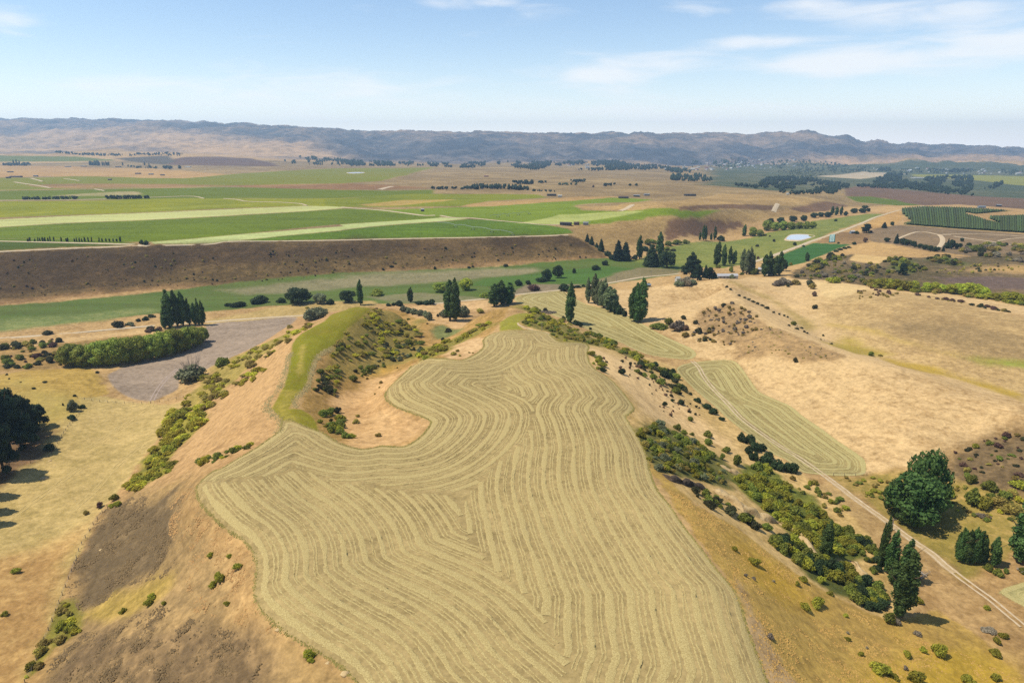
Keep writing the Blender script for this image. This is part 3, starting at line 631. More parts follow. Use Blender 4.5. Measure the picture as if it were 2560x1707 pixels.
HAY_RIGHT = sheet('O', (640, 240), (700, 205), (770, 190), (900, 175), (1050, 165), (1130, 175), (1190, 230), (1260, 330), (1330, 430), (1450, 490), (1600, 555), (1700, 640), (1850, 740), (2000, 850), (2150, 950), (2220, 1010), (2235, 1080), (2215, 1130), (2050, 1140), (1880, 1130), (1700, 1110), (1560, 1000), (1460, 960), (1300, 830), (1200, 760), (1050, 640), (960, 550), (860, 470), (760, 380), (680, 300))
HAY_VALLEY = sheet('Q', (455, 300), (520, 260), (640, 240), (840, 225), (900, 250), (980, 300), (1060, 340), (1150, 360), (1300, 400), (1400, 435), (1560, 520), (1700, 600), (1850, 670), (1950, 720), (1985, 760), (1960, 790), (1900, 800), (1780, 790), (1620, 770), (1480, 720), (1350, 660), (1200, 600), (1030, 530), (900, 470), (700, 400), (560, 350))
HAY_CORNER = sheet('P', (1380, 1500), (1430, 1465), (1603, 1410), (1900, 1350), (2100, 1700), (1750, 1720), (1603, 1620))
zone('hay_field', (184, 161, 112), (170, 148, 100), .4, HAY_MAIN, .8)
zone('hay_field', (172, 154, 104), (160, 144, 94), .4, HAY_RIGHT, .8)
zone('hay_field', (174, 156, 102), (160, 146, 92), .4, HAY_VALLEY, .8)
zone('hay_field', (192, 180, 128), (176, 166, 112), .4, HAY_CORNER, .8)
zone('grass_spur', (134, 132, 34), (154, 140, 48), .4, sheet('K', (1000, 985), (900, 870), (960, 760), (1020, 650), (1060, 500), (1090, 330), (1100, 240), (1140, 180), (1250, 100), (1420, 10), 'E', (60, 330), (130, 318), (210, 334), (150, 390), (60, 470), 'K', (1700, 40), (1640, 80), (1600, 170), (1520, 240), (1370, 340), (1300, 420), (1270, 530), (1240, 640), (1130, 760), (1060, 870), (1200, 880), (1290, 940), (1340, 1010), (1358, 1095), (1250, 1050), (1150, 1005), (1070, 968)), .8)
zone(None, (178, 158, 78), (160, 150, 66), .5, sheet('K', (1170, 560), (1140, 540), (1190, 240), (1225, 240), (1200, 420)), 2.5, .003)
zone(None, (180, 158, 76), (160, 148, 62), .5, sheet('K', (1000, 900), (960, 850), (1060, 700), (1100, 700), (1050, 870), (1100, 960)), 6, .01)
zone('grass_knoll', (152, 148, 52), (166, 156, 70), .4, sheet('L', (1000, 85), (1060, 48), (1150, 15), (1240, 8), (1225, 50), (1160, 80), (1152, 110), (1200, 148), (1000, 158)), .8)
TRAMPLED = []


def loc_polys():
    sizes = [len(z[6]) for z in ZONES]
    allp = ground(np.vstack([z[6] for z in ZONES]))[:, :2]
    out, k = [], 0
    for n in sizes:
        out.append(allp[k:k + n])
        k += n
    return out


ZPOLY = loc_polys()

# ---------------------------------------------------------------- the sheet of ground
us = np.arange(-1.15, 1.1501, 0.0025)
vs = np.concatenate([np.arange(math.log(72), math.log(900), .0046), np.arange(math.log(900), math.log(3000), .0062), np.arange(math.log(3000), math.log(12600), .0095)])
UU, VV = np.meshgrid(us, vs)
GY = np.exp(VV).ravel()
GX = UU.ravel() * GY
GZ = height(GX, GY)
nV = len(GX)
col1 = np.tile(alb(206, 170, 118), (nV, 1))
col2 = np.tile(alb(176, 140, 92), (nV, 1))
amt = np.full(nV, .4)
tus = np.full(nV, .25)
zid = np.zeros(nV, int)
streak = np.zeros(nV)
STREAKY = ('crop_field', 'irrigated_field', 'stubble_field', 'green_field', 'valley_pasture', 'green_crop', 'ploughed_field')
ZNAMES = ['ground']
G2 = np.stack([GX, GY], 1)
cell = GY * 0.0022
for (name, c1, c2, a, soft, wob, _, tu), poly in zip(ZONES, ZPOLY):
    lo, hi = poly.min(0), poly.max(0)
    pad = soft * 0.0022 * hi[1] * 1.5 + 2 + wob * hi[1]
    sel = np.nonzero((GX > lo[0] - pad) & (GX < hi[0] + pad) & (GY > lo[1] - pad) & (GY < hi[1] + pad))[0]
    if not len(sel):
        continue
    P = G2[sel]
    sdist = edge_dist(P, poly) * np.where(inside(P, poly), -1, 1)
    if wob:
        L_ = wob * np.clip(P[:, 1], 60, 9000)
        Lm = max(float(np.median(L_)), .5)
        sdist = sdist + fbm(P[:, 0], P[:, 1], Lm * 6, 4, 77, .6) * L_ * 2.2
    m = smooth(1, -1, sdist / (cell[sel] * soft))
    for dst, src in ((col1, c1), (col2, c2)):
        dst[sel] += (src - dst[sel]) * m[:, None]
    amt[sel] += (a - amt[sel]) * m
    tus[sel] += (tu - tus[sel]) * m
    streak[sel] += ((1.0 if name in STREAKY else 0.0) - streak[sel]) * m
    if name:
        if name not in ZNAMES or True:
            ZNAMES.append(name)
        zid[sel[sdist < 0]] = len(ZNAMES) - 1

# tussocks and hummocks
near = 1 - smooth(260, 700, GY)
tn = fbm(GX, GY, 1.9, 2, 41) + .7 * fbm(GX, GY, 5.5, 2, 43)
GZ = GZ + near * tus * tn * 0.55
tfar = smooth(250, 500, GY) * (1 - smooth(1200, 2200, GY))
GZ = GZ + tfar * tus * (fbm(GX, GY, 14, 3, 47) * 2.0 + fbm(GX * 1.0, GY * .25, 9, 3, 48) * 1.6)

nr, nc = UU.shape
# normals of the whole sheet
P3 = np.stack([GX, GY, GZ], 1).reshape(nr, nc, 3)
tu_, tv_ = np.gradient(P3, axis=1), np.gradient(P3, axis=0)
NRM = np.cross(tu_, tv_).reshape(-1, 3)
NRM /= np.linalg.norm(NRM, axis=1)[:, None]
ii = np.arange(nr * nc).reshape(nr, nc)
quads = np.stack([ii[:-1, :-1], ii[:-1, 1:], ii[1:, 1:], ii[1:, :-1]], -1).reshape(-1, 4)
qc = zid[quads[:, 0]]
qy = GY[quads[:, 0]]


def mat(name):
    m = bpy.data.materials.new(name)
    m.use_nodes = True
    return m, *nodes_of(m.node_tree)


def ground_material():
    m, N, L, add = mat("ground_cover")
    a1 = add('ShaderNodeAttribute', attribute_name='cover')
    a2 = add('ShaderNodeAttribute', attribute_name='clump')
    a3 = add('ShaderNodeAttribute', attribute_name='share')
    tc = add('ShaderNodeTexCoord')

    def noise(scale, detail, rough, dist=0.0):
        n = add('ShaderNodeTexNoise', i_Scale=scale, i_Detail=detail, i_Roughness=rough, i_Distortion=dist)
        L.new(tc.outputs['Object'], n.inputs['Vector'])
        return n.outputs['Fac']

    def math_(op, a, b, clamp=False):
        n = add('ShaderNodeMath', operation=op, use_clamp=clamp)
        for i, v in enumerate((a, b)):
            if hasattr(v, 'links'):
                L.new(v, n.inputs[i])
            else:
                n.inputs[i].default_value = v
        return n.outputs[0]
    big = noise(1 / 120, 9, .62)
    mid = noise(1 / 9, 5, .65, .6)
    fine = noise(1 / .9, 4, .7)
    tuft = noise(1 / 2.6, 3, .6, .3)
    huge = noise(1 / 800, 5, .6)
    # clump mask
    s = math_('ADD', math_('ADD', math_('MULTIPLY', big, .30), math_('MULTIPLY', huge, .30)), math_('ADD', math_('MULTIPLY', mid, .25), math_('MULTIPLY', tuft, .15)))
    mr = add('ShaderNodeMapRange', interpolation_type='SMOOTHSTEP')
    mr.inputs['From Min'].default_value, mr.inputs['From Max'].default_value = -.075, .075
    L.new(math_('SUBTRACT', math_('ADD', math_('MULTIPLY', a3.outputs['Fac'], .30), .35), s), mr.inputs['Value'])
    mix = add('ShaderNodeMixRGB')
    L.new(mr.outputs[0], mix.inputs['Fac'])
    L.new(a1.outputs['Color'], mix.inputs['Color1'])
    L.new(a2.outputs['Color'], mix.inputs['Color2'])
    # grain
    g = math_('ADD', math_('MULTIPLY', math_('SUBTRACT', fine, .5), .95), math_('ADD', math_('MULTIPLY', math_('SUBTRACT', mid, .5), .30), math_('MULTIPLY', math_('SUBTRACT', tuft, .5), .80)))
    g = math_('ADD', math_('ADD', g, math_('MULTIPLY', math_('SUBTRACT', big, .5), .35)), 1.0)
    # sheep terraces: thin bands that follow the contour of a slope; drill lines in the crops
    def stretched(sx, sy, sz, detail):
        mp = add('ShaderNodeMapping')
        mp.inputs['Scale'].default_value = (sx, sy, sz)
        L.new(tc.outputs['Object'], mp.inputs['Vector'])
        n = add('ShaderNodeTexNoise', i_Scale=1.0, i_Detail=detail, i_Roughness=.6)
        L.new(mp.outputs[0], n.inputs['Vector'])
        return math_('SUBTRACT', n.outputs['Fac'], .5)
    a4 = add('ShaderNodeAttribute', attribute_name='streak')
    terr = stretched(.045, .045, 1.1, 3.0)
    drill = stretched(.0045, .055, 0, 4.0)
    flat = math_('SUBTRACT', 1.0, a4.outputs['Fac'])
    g = math_('ADD', g, math_('MULTIPLY', math_('MULTIPLY', terr, .55), flat))
    g = math_('ADD', g, math_('MULTIPLY', math_('MULTIPLY', drill, .75), a4.outputs['Fac']))
    mul = add('ShaderNodeVectorMath', operation='SCALE')
    L.new(mix.outputs[0], mul.inputs[0])
    L.new(g, mul.inputs['Scale'])
    bs = add('ShaderNodeBsdfPrincipled', i_Roughness=.95)
    bs.inputs['Specular IOR Level'].default_value = .08
    L.new(mul.outputs[0], bs.inputs['Base Color'])
    bump = add('ShaderNodeBump', i_Strength=.55, i_Distance=.25)
    L.new(math_('ADD', math_('MULTIPLY', fine, .5), mid), bump.inputs['Height'])
    L.new(bump.outputs[0], bs.inputs['Normal'])
    out = add('ShaderNodeOutputMaterial')
    L.new(bs.outputs[0], out.inputs['Surface'])
    return m


M_GROUND = ground_material()


def ground_object(name, faces):
    used = np.unique(faces)
    remap = np.zeros(nV, np.int64)
    remap[used] = np.arange(len(used))
    me = bpy.data.meshes.new(name)
    me.vertices.add(len(used))
    me.vertices.foreach_set('co', np.stack([GX, GY, GZ], 1)[used].astype(np.float32).ravel())
    me.loops.add(faces.size)
    me.loops.foreach_set('vertex_index', remap[faces].ravel().astype(np.int32))
    me.polygons.add(len(faces))
    me.polygons.foreach_set('loop_start', np.arange(0, faces.size, 4, dtype=np.int32))
    me.polygons.foreach_set('use_smooth', np.ones(len(faces), bool))
    me.update()
    for an, src in (('cover', col1), ('clump', col2)):
        at = me.attributes.new(an, 'FLOAT_COLOR', 'POINT')
        at.data.foreach_set('color', np.concatenate([src[used], np.ones((len(used), 1))], 1).astype(np.float32).ravel())
    at = me.attributes.new('share', 'FLOAT', 'POINT')
    at.data.foreach_set('value', amt[used].astype(np.float32))
    at = me.attributes.new('streak', 'FLOAT', 'POINT')
    at.data.foreach_set('value', streak[used].astype(np.float32))
    me.normals_split_custom_set_from_vertices(NRM[used].astype(np.float32))
    me.materials.append(M_GROUND)
    o = bpy.data.objects.new(name, me)
    o['kind'] = 'structure'
    COL.objects.link(o)
    return o


FIELDS = {}
hills = qy > 4300
qc = np.where(hills, -1, qc)
for k in np.unique(qc):
    nm = 'hills' if k == -1 else ZNAMES[k]
    f = quads[qc == k]
    if k > 0 and len(f) < 30:
        f0 = f
        continue
    o = ground_object(nm, f)
    FIELDS.setdefault(nm, []).append(o)

# ---------------------------------------------------------------- mesh helpers
def new_mesh(name, V, faces, material=None, smooth_=False):
    """faces: (n,3) or (n,4) array"""
    V = np.asarray(V, np.float32)
    faces = np.asarray(faces, np.int32)
    me = bpy.data.meshes.new(name)
    me.vertices.add(len(V))
    me.vertices.foreach_set('co', V.ravel())
    k = faces.shape[1]
    me.loops.add(faces.size)
    me.loops.foreach_set('vertex_index', faces.ravel())
    me.polygons.add(len(faces))
    me.polygons.foreach_set('loop_start', np.arange(0, faces.size, k, dtype=np.int32))
    if smooth_:
        me.polygons.foreach_set('use_smooth', np.ones(len(faces), bool))
    me.update(calc_edges=True)
    if material:
        me.materials.append(material)
    return me


def link(name, data, parent=None, loc=None, label=None, cat=None, group=None, kind=None):
    o = bpy.data.objects.new(name, data)
    if loc is not None:
        o.location = loc
    if parent is not None:
        o.parent = parent
    if label:
        o['label'] = label
    if cat:
        o['category'] = cat
    if group:
        o['group'] = group
    if kind:
        o['kind'] = kind
    COL.objects.link(o)
    return o


def simple_material(name, c1, c2, scale=1.0, rough=.9, spec=.1, detail=4, bump=0.0, obj_random=0.0, coords='Object', lo=.35, hi=.65):
    m, N, L, add = mat(name)
    tc = add('ShaderNodeTexCoord')
    n = add('ShaderNodeTexNoise', i_Scale=scale, i_Detail=float(detail), i_Roughness=.65)
    L.new(tc.outputs[coords], n.inputs['Vector'])
    mr = add('ShaderNodeMapRange')
    mr.inputs['From Min'].default_value, mr.inputs['From Max'].default_value = lo, hi
    L.new(n.outputs['Fac'], mr.inputs['Value'])
    mix = add('ShaderNodeMixRGB')
    L.new(mr.outputs[0], mix.inputs['Fac'])
    mix.inputs['Color1'].default_value = (*alb(*c1), 1)
    mix.inputs['Color2'].default_value = (*alb(*c2), 1)
    col = mix.outputs[0]
    if obj_random:
        oi = add('ShaderNodeObjectInfo')
        hsv = add('ShaderNodeHueSaturation')
        a = add('ShaderNodeMapRange')
        a.inputs['To Min'].default_value, a.inputs['To Max'].default_value = 1 - obj_random, 1 + obj_random
        L.new(oi.outputs['Random'], a.inputs['Value'])
        L.new(a.outputs[0], hsv.inputs['Value'])
        b = add('ShaderNodeMapRange')
        b.inputs['To Min'].default_value, b.inputs['To Max'].default_value = .5 - obj_random * .06, .5 + obj_random * .06
        L.new(oi.outputs['Random'], b.inputs['Value'])
        L.new(b.outputs[0], hsv.inputs['Hue'])
        L.new(col, hsv.inputs['Color'])
        col = hsv.outputs[0]
    bs = add('ShaderNodeBsdfPrincipled', i_Roughness=rough)
    bs.inputs['Specular IOR Level'].default_value = spec
    L.new(col, bs.inputs['Base Color'])
    if bump:
        bm = add('ShaderNodeBump', i_Strength=.6, i_Distance=bump)
        L.new(n.outputs['Fac'], bm.inputs['Height'])
        L.new(bm.outputs[0], bs.inputs['Normal'])
    out = add('ShaderNodeOutputMaterial')
    L.new(bs.outputs[0], out.inputs['Surface'])
    return m


def resample(P, step, closed=False):
    if closed:
        P = np.vstack([P, P[:1]])
    seg = np.hypot(*np.diff(P, axis=0).T)
    s = np.concatenate([[0], np.cumsum(seg)])
    n = max(2, int(s[-1] / step) + 1)
    q = np.linspace(0, s[-1], n)
    return np.stack([np.interp(q, s, P[:, k]) for k in range(P.shape[1])], 1)


def tangents(P):
    T = np.gradient(P, axis=0)
    T /= np.maximum(np.linalg.norm(T, axis=1)[:, None], 1e-9)
    return T


def ground_z(x, y):
    """height of the sheet itself, tussocks left out"""
    return height(x, y)


def ribbon(P, offs, hs, jitter=0.0, hj=0.0, seed=0, wd=1.0):
    """strip along world polyline P with cross-section offsets offs at heights hs over the ground"""
    T = tangents(P)
    Nn = np.stack([T[:, 1], -T[:, 0]], 1)
    r = np.random.default_rng(seed)
    n, k = len(P), len(offs)
    V = np.zeros((n, k, 3))
    for i, (o, h) in enumerate(zip(offs, hs)):
        j = r.normal(0, jitter, n) if jitter else 0
        q = P + Nn * (np.ones(n) * o * wd + j)[:, None]
        V[:, i, :2] = q
        V[:, i, 2] = ground_z(q[:, 0], q[:, 1]) + h * (1 + (r.normal(0, hj, n) if hj and h > .06 else 0))
    idx = np.arange(n * k).reshape(n, k)
    f = np.stack([idx[:-1, :-1], idx[:-1, 1:], idx[1:, 1:], idx[1:, :-1]], -1).reshape(-1, 4)
    return V.reshape(-1, 3), f


def join(parts):
    Vs, Fs, k = [], [], 0
    for V, f in parts:
        Vs.append(V)
        Fs.append(np.asarray(f) + k)
        k += len(V)
    return np.vstack(Vs), np.vstack(Fs)


# ---------------------------------------------------------------- roads and tracks
M_ROAD = simple_material("gravel", (226, 206, 178), (206, 184, 154), .6, detail=5)
M_TRACK = simple_material("bare_track", (232, 210, 180), (208, 182, 148), .5, detail=5)


def road(name, pts, width, lift=.12, material=None, ruts=None, step=2.5):
    P = ground(spline(pts, 4))[:, :2]
    P = resample(P, step)
    if ruts:
        V, f = join([ribbon(P, [c - w / 2, c, c + w / 2], [lift * .6, lift, lift * .6], w * .1, 0, 3) for c, w in ruts])
    else:
        h = width / 2
        V, f = ribbon(P, [-h, -h * .45, 0, h * .45, h], [lift * .3, lift, lift * 1.1, lift, lift * .3], .08 * width / 4, 0, 5)
    return link(name, new_mesh(name, V, f, material or M_ROAD, True), kind='structure')


ROADS = []
road('dirt_track', sheet('O', (775, 178), (830, 230), (880, 320), (960, 420), (1060, 520), (1180, 650), (1300, 745), (1480, 870), (1650, 975), (1860, 1120), (2050, 1260), 'P', (90, 655), (200, 735), (380, 862), (450, 912), (620, 1040), (800, 1160), (900, 1250), (1050, 1370), (1200, 1480), (1320, 1568), (1600, 1800)), 3, .17, M_TRACK, ruts=((-.95, .75), (.95, .75)), step=1.2)
road('dirt_track', sheet('O', (1862, 1122), (2050, 1262), 'P', (90, 657), (200, 737), (380, 864), (450, 914), (620, 1042), (800, 1162), (900, 1252), (1000, 1330)), 3.1, .06, simple_material("worn_grass", (212, 186, 146), (194, 166, 124), .7), step=1.2)
road('gravel_road', sheet('D', (-100, 540), (200, 522), (480, 500), (700, 480), (980, 455), (1410, 423), (1700, 402), (2080, 378)), 4.2)
road('gravel_road', sheet('E', (640, 299), (820, 282), (1000, 263), (1190, 239), (1350, 222), (1500, 206), 'Q', (1000, 190), (1240, 162), (1500, 115), (1700, 96), (1850, 80)), 4.2)
road('gravel_road', sheet('T', (960, 352), (1130, 298), (1300, 238), (1540, 150), (1660, 102), (1980, -5), 'V', (150, 858), (300, 790), (450, 745)), 6.5, .2)
road('gravel_road', sheet('V', (450, 745), (640, 690), (880, 655), (960, 630), (1010, 640)), 5, .3, step=6)
road('farm_road', sheet('W', (-100, 110), (0, 120), (280, 140), (500, 166), (700, 192), (812, 190)), 9, .4, step=6)
road('farm_road', sheet('W', (870, 192), (1000, 215), (1150, 215), (1400, 240), (1700, 266), (1850, 281), (2040, 280)), 6, .4, step=6)
road('farm_road', sheet('A', (-100, 882), (0, 884), (400, 893), (890, 906), (960, 914), (1010, 916)), 5, .4, step=6)
road('farm_road', sheet('A', (1000, 915), (700, 926), (400, 936), (200, 946), (0, 956), (-300, 972)), 4, .4, step=6)
road('farm_road', sheet('A', (1000, 915), (1400, 908), (1580, 887), (1900, 884), (2352, 877), 'B', (400, 868), (1190, 854), (1560, 842)), 3.5, .5, step=6)
road('farm_road', sheet('A', (-50, 607), (500, 601), (1000, 586), (1300, 577), (1400, 593)), 5, .6, step=10)
road('farm_road', sheet('A', (1530, 593), (1620, 600), (1700, 613), (1900, 618), (2050, 628), (2100, 641)), 5, .6, step=10)
road('farm_road', sheet('A', (100, 480), (165, 490), (260, 504), (350, 521)), 9, .6, step=10)
road('farm_road', sheet('A', (215, 455), (295, 476)), 8, .6, step=10)
road('farm_road', sheet('A', (440, 456), (550, 472)), 8, .6, step=10)
road('farm_road', sheet('A', (650, 528), (720, 540)), 8, .6, step=10)
road('farm_road', sheet('B', (270, 532), (310, 520), (355, 510)), 14, .6, step=10)
road('farm_road', sheet('B', (1915, 678), (1960, 660), (2000, 635)), 9, .5, step=6)
road('farm_road', sheet('C', (640, 684), (650, 660), (668, 628)), 9, .6, step=6)
road('farm_track', sheet('V', (1180, 1200), (1215, 1160), (1240, 1110), (1230, 1060), (1195, 1025)), 6, .3, M_TRACK, step=4)
road('farm_track', sheet('V', (630, 1075), (850, 992), (1000, 985), (1190, 1022), (1350, 1025)), 4, .3, M_TRACK, step=4)
road('farm_track', sheet('V', (1400, 1045), (1600, 1075), (1900, 1115), (2100, 1150), (2352, 1180), (2800, 1250)), 4, .3, M_TRACK, step=4)
road('farm_track', sheet('V', (1230, 1015), (1700, 1010), (2000, 1025), (2352, 1045), (2800, 1070)), 3, .3, M_TRACK, step=4)
road('farm_track', sheet('V', (1980, 1110), (2150, 1080), (2352, 1060)), 3, .3, M_TRACK, step=4)
road('wheel_marks', sheet('R', (1480, 400), (1480, 450), (1400, 500), (1250, 620), (1100, 720), (950, 850)), 3, .05, simple_material("pressed_grass", (216, 188, 124), (206, 176, 112), .7), ruts=((-.9, .5), (.9, .5)), step=1.5)
road('wheel_marks', sheet('D', (1040, 960), (1070, 900), (1130, 820), (1220, 740)), 3, .06, simple_material("pressed_soil", (190, 170, 158), (180, 160, 150), .7), ruts=((-.9, .7), (.9, .7)), step=1.5)
M_PRESS = simple_material("pressed_hay", (216, 190, 130), (202, 176, 116), .7)
road('wheel_marks', sheet('R', (1190, 640), (1020, 760), (860, 860)), 3, .05, M_PRESS, ruts=((-.9, .6), (.9, .6)), step=1.5)
road('wheel_marks', sheet('R', (780, 1050), (600, 1190), (420, 1320), (240, 1450), (60, 1580)), 3, .05, M_PRESS, ruts=((-.9, .6), (.9, .6)), step=1.5)
road('wheel_marks', sheet('R', (1400, 830), (1280, 920), (1100, 1080), (960, 1250), (700, 1480)), 3, .05, M_PRESS, ruts=((-.9, .5), (.9, .5)), step=1.5)
road('footpath', sheet('Q', (485, 495), (500, 515), (560, 540), (640, 560), (720, 575), (760, 600)), 1.2, .08, M_TRACK, step=1.5)

# ---------------------------------------------------------------- windrows of cut hay: they run parallel to the field's edge
def contours(D, x0, y0, res, level):
    """iso-lines of the grid D, as lists of points"""
    b = D > level
    code = (b[:-1, :-1] * 1 + b[:-1, 1:] * 2 + b[1:, 1:] * 4 + b[1:, :-1] * 8)
    js, is_ = np.nonzero((code > 0) & (code < 15))
    table = {1: [(3, 0)], 2: [(0, 1)], 3: [(3, 1)], 4: [(1, 2)], 5: [(3, 0), (1, 2)], 6: [(0, 2)], 7: [(3, 2)], 8: [(2, 3)], 9: [(2, 0)], 10: [(0, 1), (2, 3)], 11: [(2, 1)], 12: [(1, 3)], 13: [(1, 0)], 14: [(0, 3)]}
    pts, nxt = {}, {}

    def edge(j, i, e):
        key = {0: (j, i, 0), 1: (j, i + 1, 1), 2: (j + 1, i, 0), 3: (j, i, 1)}[e]
        if key not in pts:
            jj, ii_, o = key
            a = D[jj, ii_]
            c = D[jj, ii_ + 1] if o == 0 else D[jj + 1, ii_]
            t = (level - a) / (c - a) if c != a else .5
            pts[key] = (x0 + (ii_ + (t if o == 0 else 0)) * res, y0 + (jj + (t if o == 1 else 0)) * res)
        return key
    for j, i in zip(js.tolist(), is_.tolist()):
        for e0, e1 in table[int(code[j, i])]:
            a, c = edge(j, i, e0), edge(j, i, e1)
            nxt.setdefault(a, []).append(c)
            nxt.setdefault(c, []).append(a)
    loops, seen = [], set()
    for start in list(nxt):
        if start in seen:
            continue
        line = [start]
        seen.add(start)
        while True:
            q = [k for k in nxt[line[-1]] if k not in seen]
            if not q:
                break
            line.append(q[0])
            seen.add(q[0])
        loops.append(np.array([pts[k] for k in line]))
    return loops


M_HAY = simple_material("cut_hay", (216, 196, 138), (182, 160, 108), 4.5, detail=3, bump=.10, lo=.40, hi=.58)
M_HAY_G = simple_material("cut_hay_greenish", (208, 194, 138), (182, 168, 110), 3.0, detail=3, bump=.10, lo=.40, hi=.60)


def signed(P, line):
    """+1 where a point lies to the right of the open line, by its nearest segment"""
    best, sgn = np.full(len(P), 1e18), np.zeros(len(P))
    for a, b in zip(line[:-1], line[1:]):
        ab = b - a
        t = np.clip(((P - a) @ ab) / max(ab @ ab, 1e-9), 0, 1)
        e = P - a - t[:, None] * ab
        d = (e * e).sum(1)
        s_ = ab[0] * (P[:, 1] - a[1]) - ab[1] * (P[:, 0] - a[0])
        m_ = d < best
        best[m_] = d[m_]
        sgn[m_] = np.sign(-s_[m_])
    return sgn


def windrows(outline, field, period, material, res, start=.9, step=.8, families=None, clip_y=0):
    """rows parallel to an edge; families: list of (edge line, seam line, side) when the field was cut from two sides"""
    poly = ground(spline(outline, 4, True))[:, :2]
    lo, hi = poly.min(0) - 2, poly.max(0) + 2
    lo[1] = max(lo[1], clip_y)
    nx, ny = int((hi[0] - lo[0]) / res) + 1, int((hi[1] - lo[1]) / res) + 1
    X, Y = np.meshgrid(lo[0] + np.arange(nx) * res, lo[1] + np.arange(ny) * res)
    P = np.stack([X.ravel(), Y.ravel()], 1)
    ins = inside(P, poly)
    count = 0
    wob = .22 * fbm(P[:, 0], P[:, 1], 14, 2, 8) + .3 * fbm(P[:, 0], P[:, 1], 60, 2, 9)
    for fi, fam in enumerate(families or [None]):
        if fam is None:
            D = edge_dist(P, poly) * np.where(ins, 1, -1) + wob * .6
        else:
            D = np.where(ins, edge_dist(P, fam[0], False), -1.0) + wob
        D = D.reshape(ny, nx)
        lev, k = start + fi * .7, 0
        while lev < D.max():
            for c in contours(D, lo[0], lo[1], res, lev):
                if len(c) < 12:
                    continue
                closed = np.hypot(*(c[0] - c[-1])) < res * 2.5
                c = resample(c, step, closed)
                if len(c) < 8:
                    continue
                for _ in range(3):
                    c[1:-1] = (c[:-2] + 2 * c[1:-1] + c[2:]) / 4
                runs = [c]
                if fam is not None:
                    ok = inside(c, poly) & (edge_dist(c, poly) > .5)
                    for seam, side in fam[1]:
                        ok &= signed(c, seam) == side
                    idx = np.nonzero(np.diff(np.r_[0, ok.astype(int), 0]))[0].reshape(-1, 2)
                    rr_ = np.random.default_rng(count + 7)
                    runs = [c[i + int(rr_.integers(0, 4)):j - int(rr_.integers(0, 4))] for i, j in idx if j - i > 14]
                for c in runs:
                    sd_ = count * 31 + k
                    q = period / 2.3
                    r_ = np.random.default_rng(sd_)
                    wd = 1 + .25 * np.interp(np.arange(len(c)), np.linspace(0, len(c), max(3, len(c) // 12)), r_.normal(0, 1, max(3, len(c) // 12)))
                    wd = np.clip(wd, .45, 1.5)
                    if k % 2 == 0:
                        V, f = ribbon(c, np.array([-.78, -.58, -.30, 0, .30, .58, .78]) * q, [.0, .045, .06, .035, .06, .045, .0], .10, .45, sd_, wd)
                    else:
                        a = ribbon(c, np.array([-.62, -.42, -.22]) * q, [.0, .06, .0], .08, .45, sd_, wd)
                        b = ribbon(c, np.array([.22, .42, .62]) * q, [.0, .06, .0], .08, .45, sd_ + 1, wd)
                        V, f = join([a, b])
                    V[:, 2] += .035
                    link('windrow', new_mesh('windrow', V, f, material), parent=field)
                    count += 1
            lev += period
            k += 1
    return count


def nearest_field(outline):
    c = ground(outline)[:, :2].mean(0)
    best = None
    for o in FIELDS['hay_field']:
        n = len(o.data.vertices)
        co = np.zeros(n * 3, np.float32)
        o.data.vertices.foreach_get('co', co)
        d = np.hypot(*(co.reshape(-1, 3)[:, :2].mean(0) - c))
        if best is None or d < best[0]:
            best = (d, o)
    return best[1]


# the main field was cut from both sides; the two sets of rows meet along a seam
_main = ground(spline(HAY_MAIN, 4, True))[:, :2]
SEAM = ground(spline(sheet('L', (1150, 120), (1200, 190), (1320, 275), (1240, 385), (1100, 455), (1035, 500), (1035, 620), (1170, 700), (1285, 790), (1265, 900), (1215, 1040), (1000, 1240), (840, 1410), 'N', (10, 370), (190, 690), (390, 900), (590, 1110), (740, 1380), (800, 1568), (830, 1700)), 4))[:, :2]
_tip = int(np.argmin(np.hypot(*(_main - SEAM[4]).T)))
_near = int(np.argmin(_main[:, 1] + np.abs(_main[:, 0] - SEAM[-1][0])))
_order = np.roll(np.arange(len(_main)), -_tip)
_cut = int(np.nonzero(_order == _near)[0][0])
_a, _b = _main[_order[:_cut]], _main[_order[_cut:]]
LEFT_EDGE, RIGHT_EDGE = (_a, _b) if _a[:, 0].mean() < _b[:, 0].mean() else (_b, _a)
LEFT_EDGE, RIGHT_EDGE = LEFT_EDGE[LEFT_EDGE[:, 1] > 97], RIGHT_EDGE[RIGHT_EDGE[:, 1] > 97]


def carry_on(line):
    """run the near end of an edge on under the camera"""
    if line[0, 1] < line[-1, 1]:
        line = line[::-1]
    t = line[-1] - line[-8]
    t = t / np.hypot(*t)
    return np.vstack([line, line[-1] + t * 30, line[-1] + t * 60])


LEFT_EDGE, RIGHT_EDGE = carry_on(LEFT_EDGE), carry_on(RIGHT_EDGE)
# on the left the rows above the second seam follow the gully edge, those below it the outer edge
SEAM2 = ground(spline(sheet('M', (60, 215), (115, 192), (250, 152), (500, 130), (850, 62), (1000, 122), (1400, 185), (1750, 225), (2050, 205), (2350, 150)), 4))[:, :2]
_k = int(np.argmin(np.hypot(*(LEFT_EDGE - SEAM2[4]).T)))
UPPER_EDGE, OUTER_EDGE = LEFT_EDGE[:_k + 1], LEFT_EDGE[_k:]
_s = signed(np.array([[SEAM[20][0] + 8, SEAM[20][1]]]), SEAM)[0]
_s2 = signed(ground(sheet('M', (700, 500)))[:, :2], SEAM2)[0]
nw = windrows(HAY_MAIN, nearest_field(HAY_MAIN), 2.3, M_HAY, .8, families=[(RIGHT_EDGE, [(SEAM, _s)]), (UPPER_EDGE, [(SEAM, -_s), (SEAM2, -_s2)]), (OUTER_EDGE, [(SEAM, -_s), (SEAM2, _s2)])], step=.65, clip_y=85)
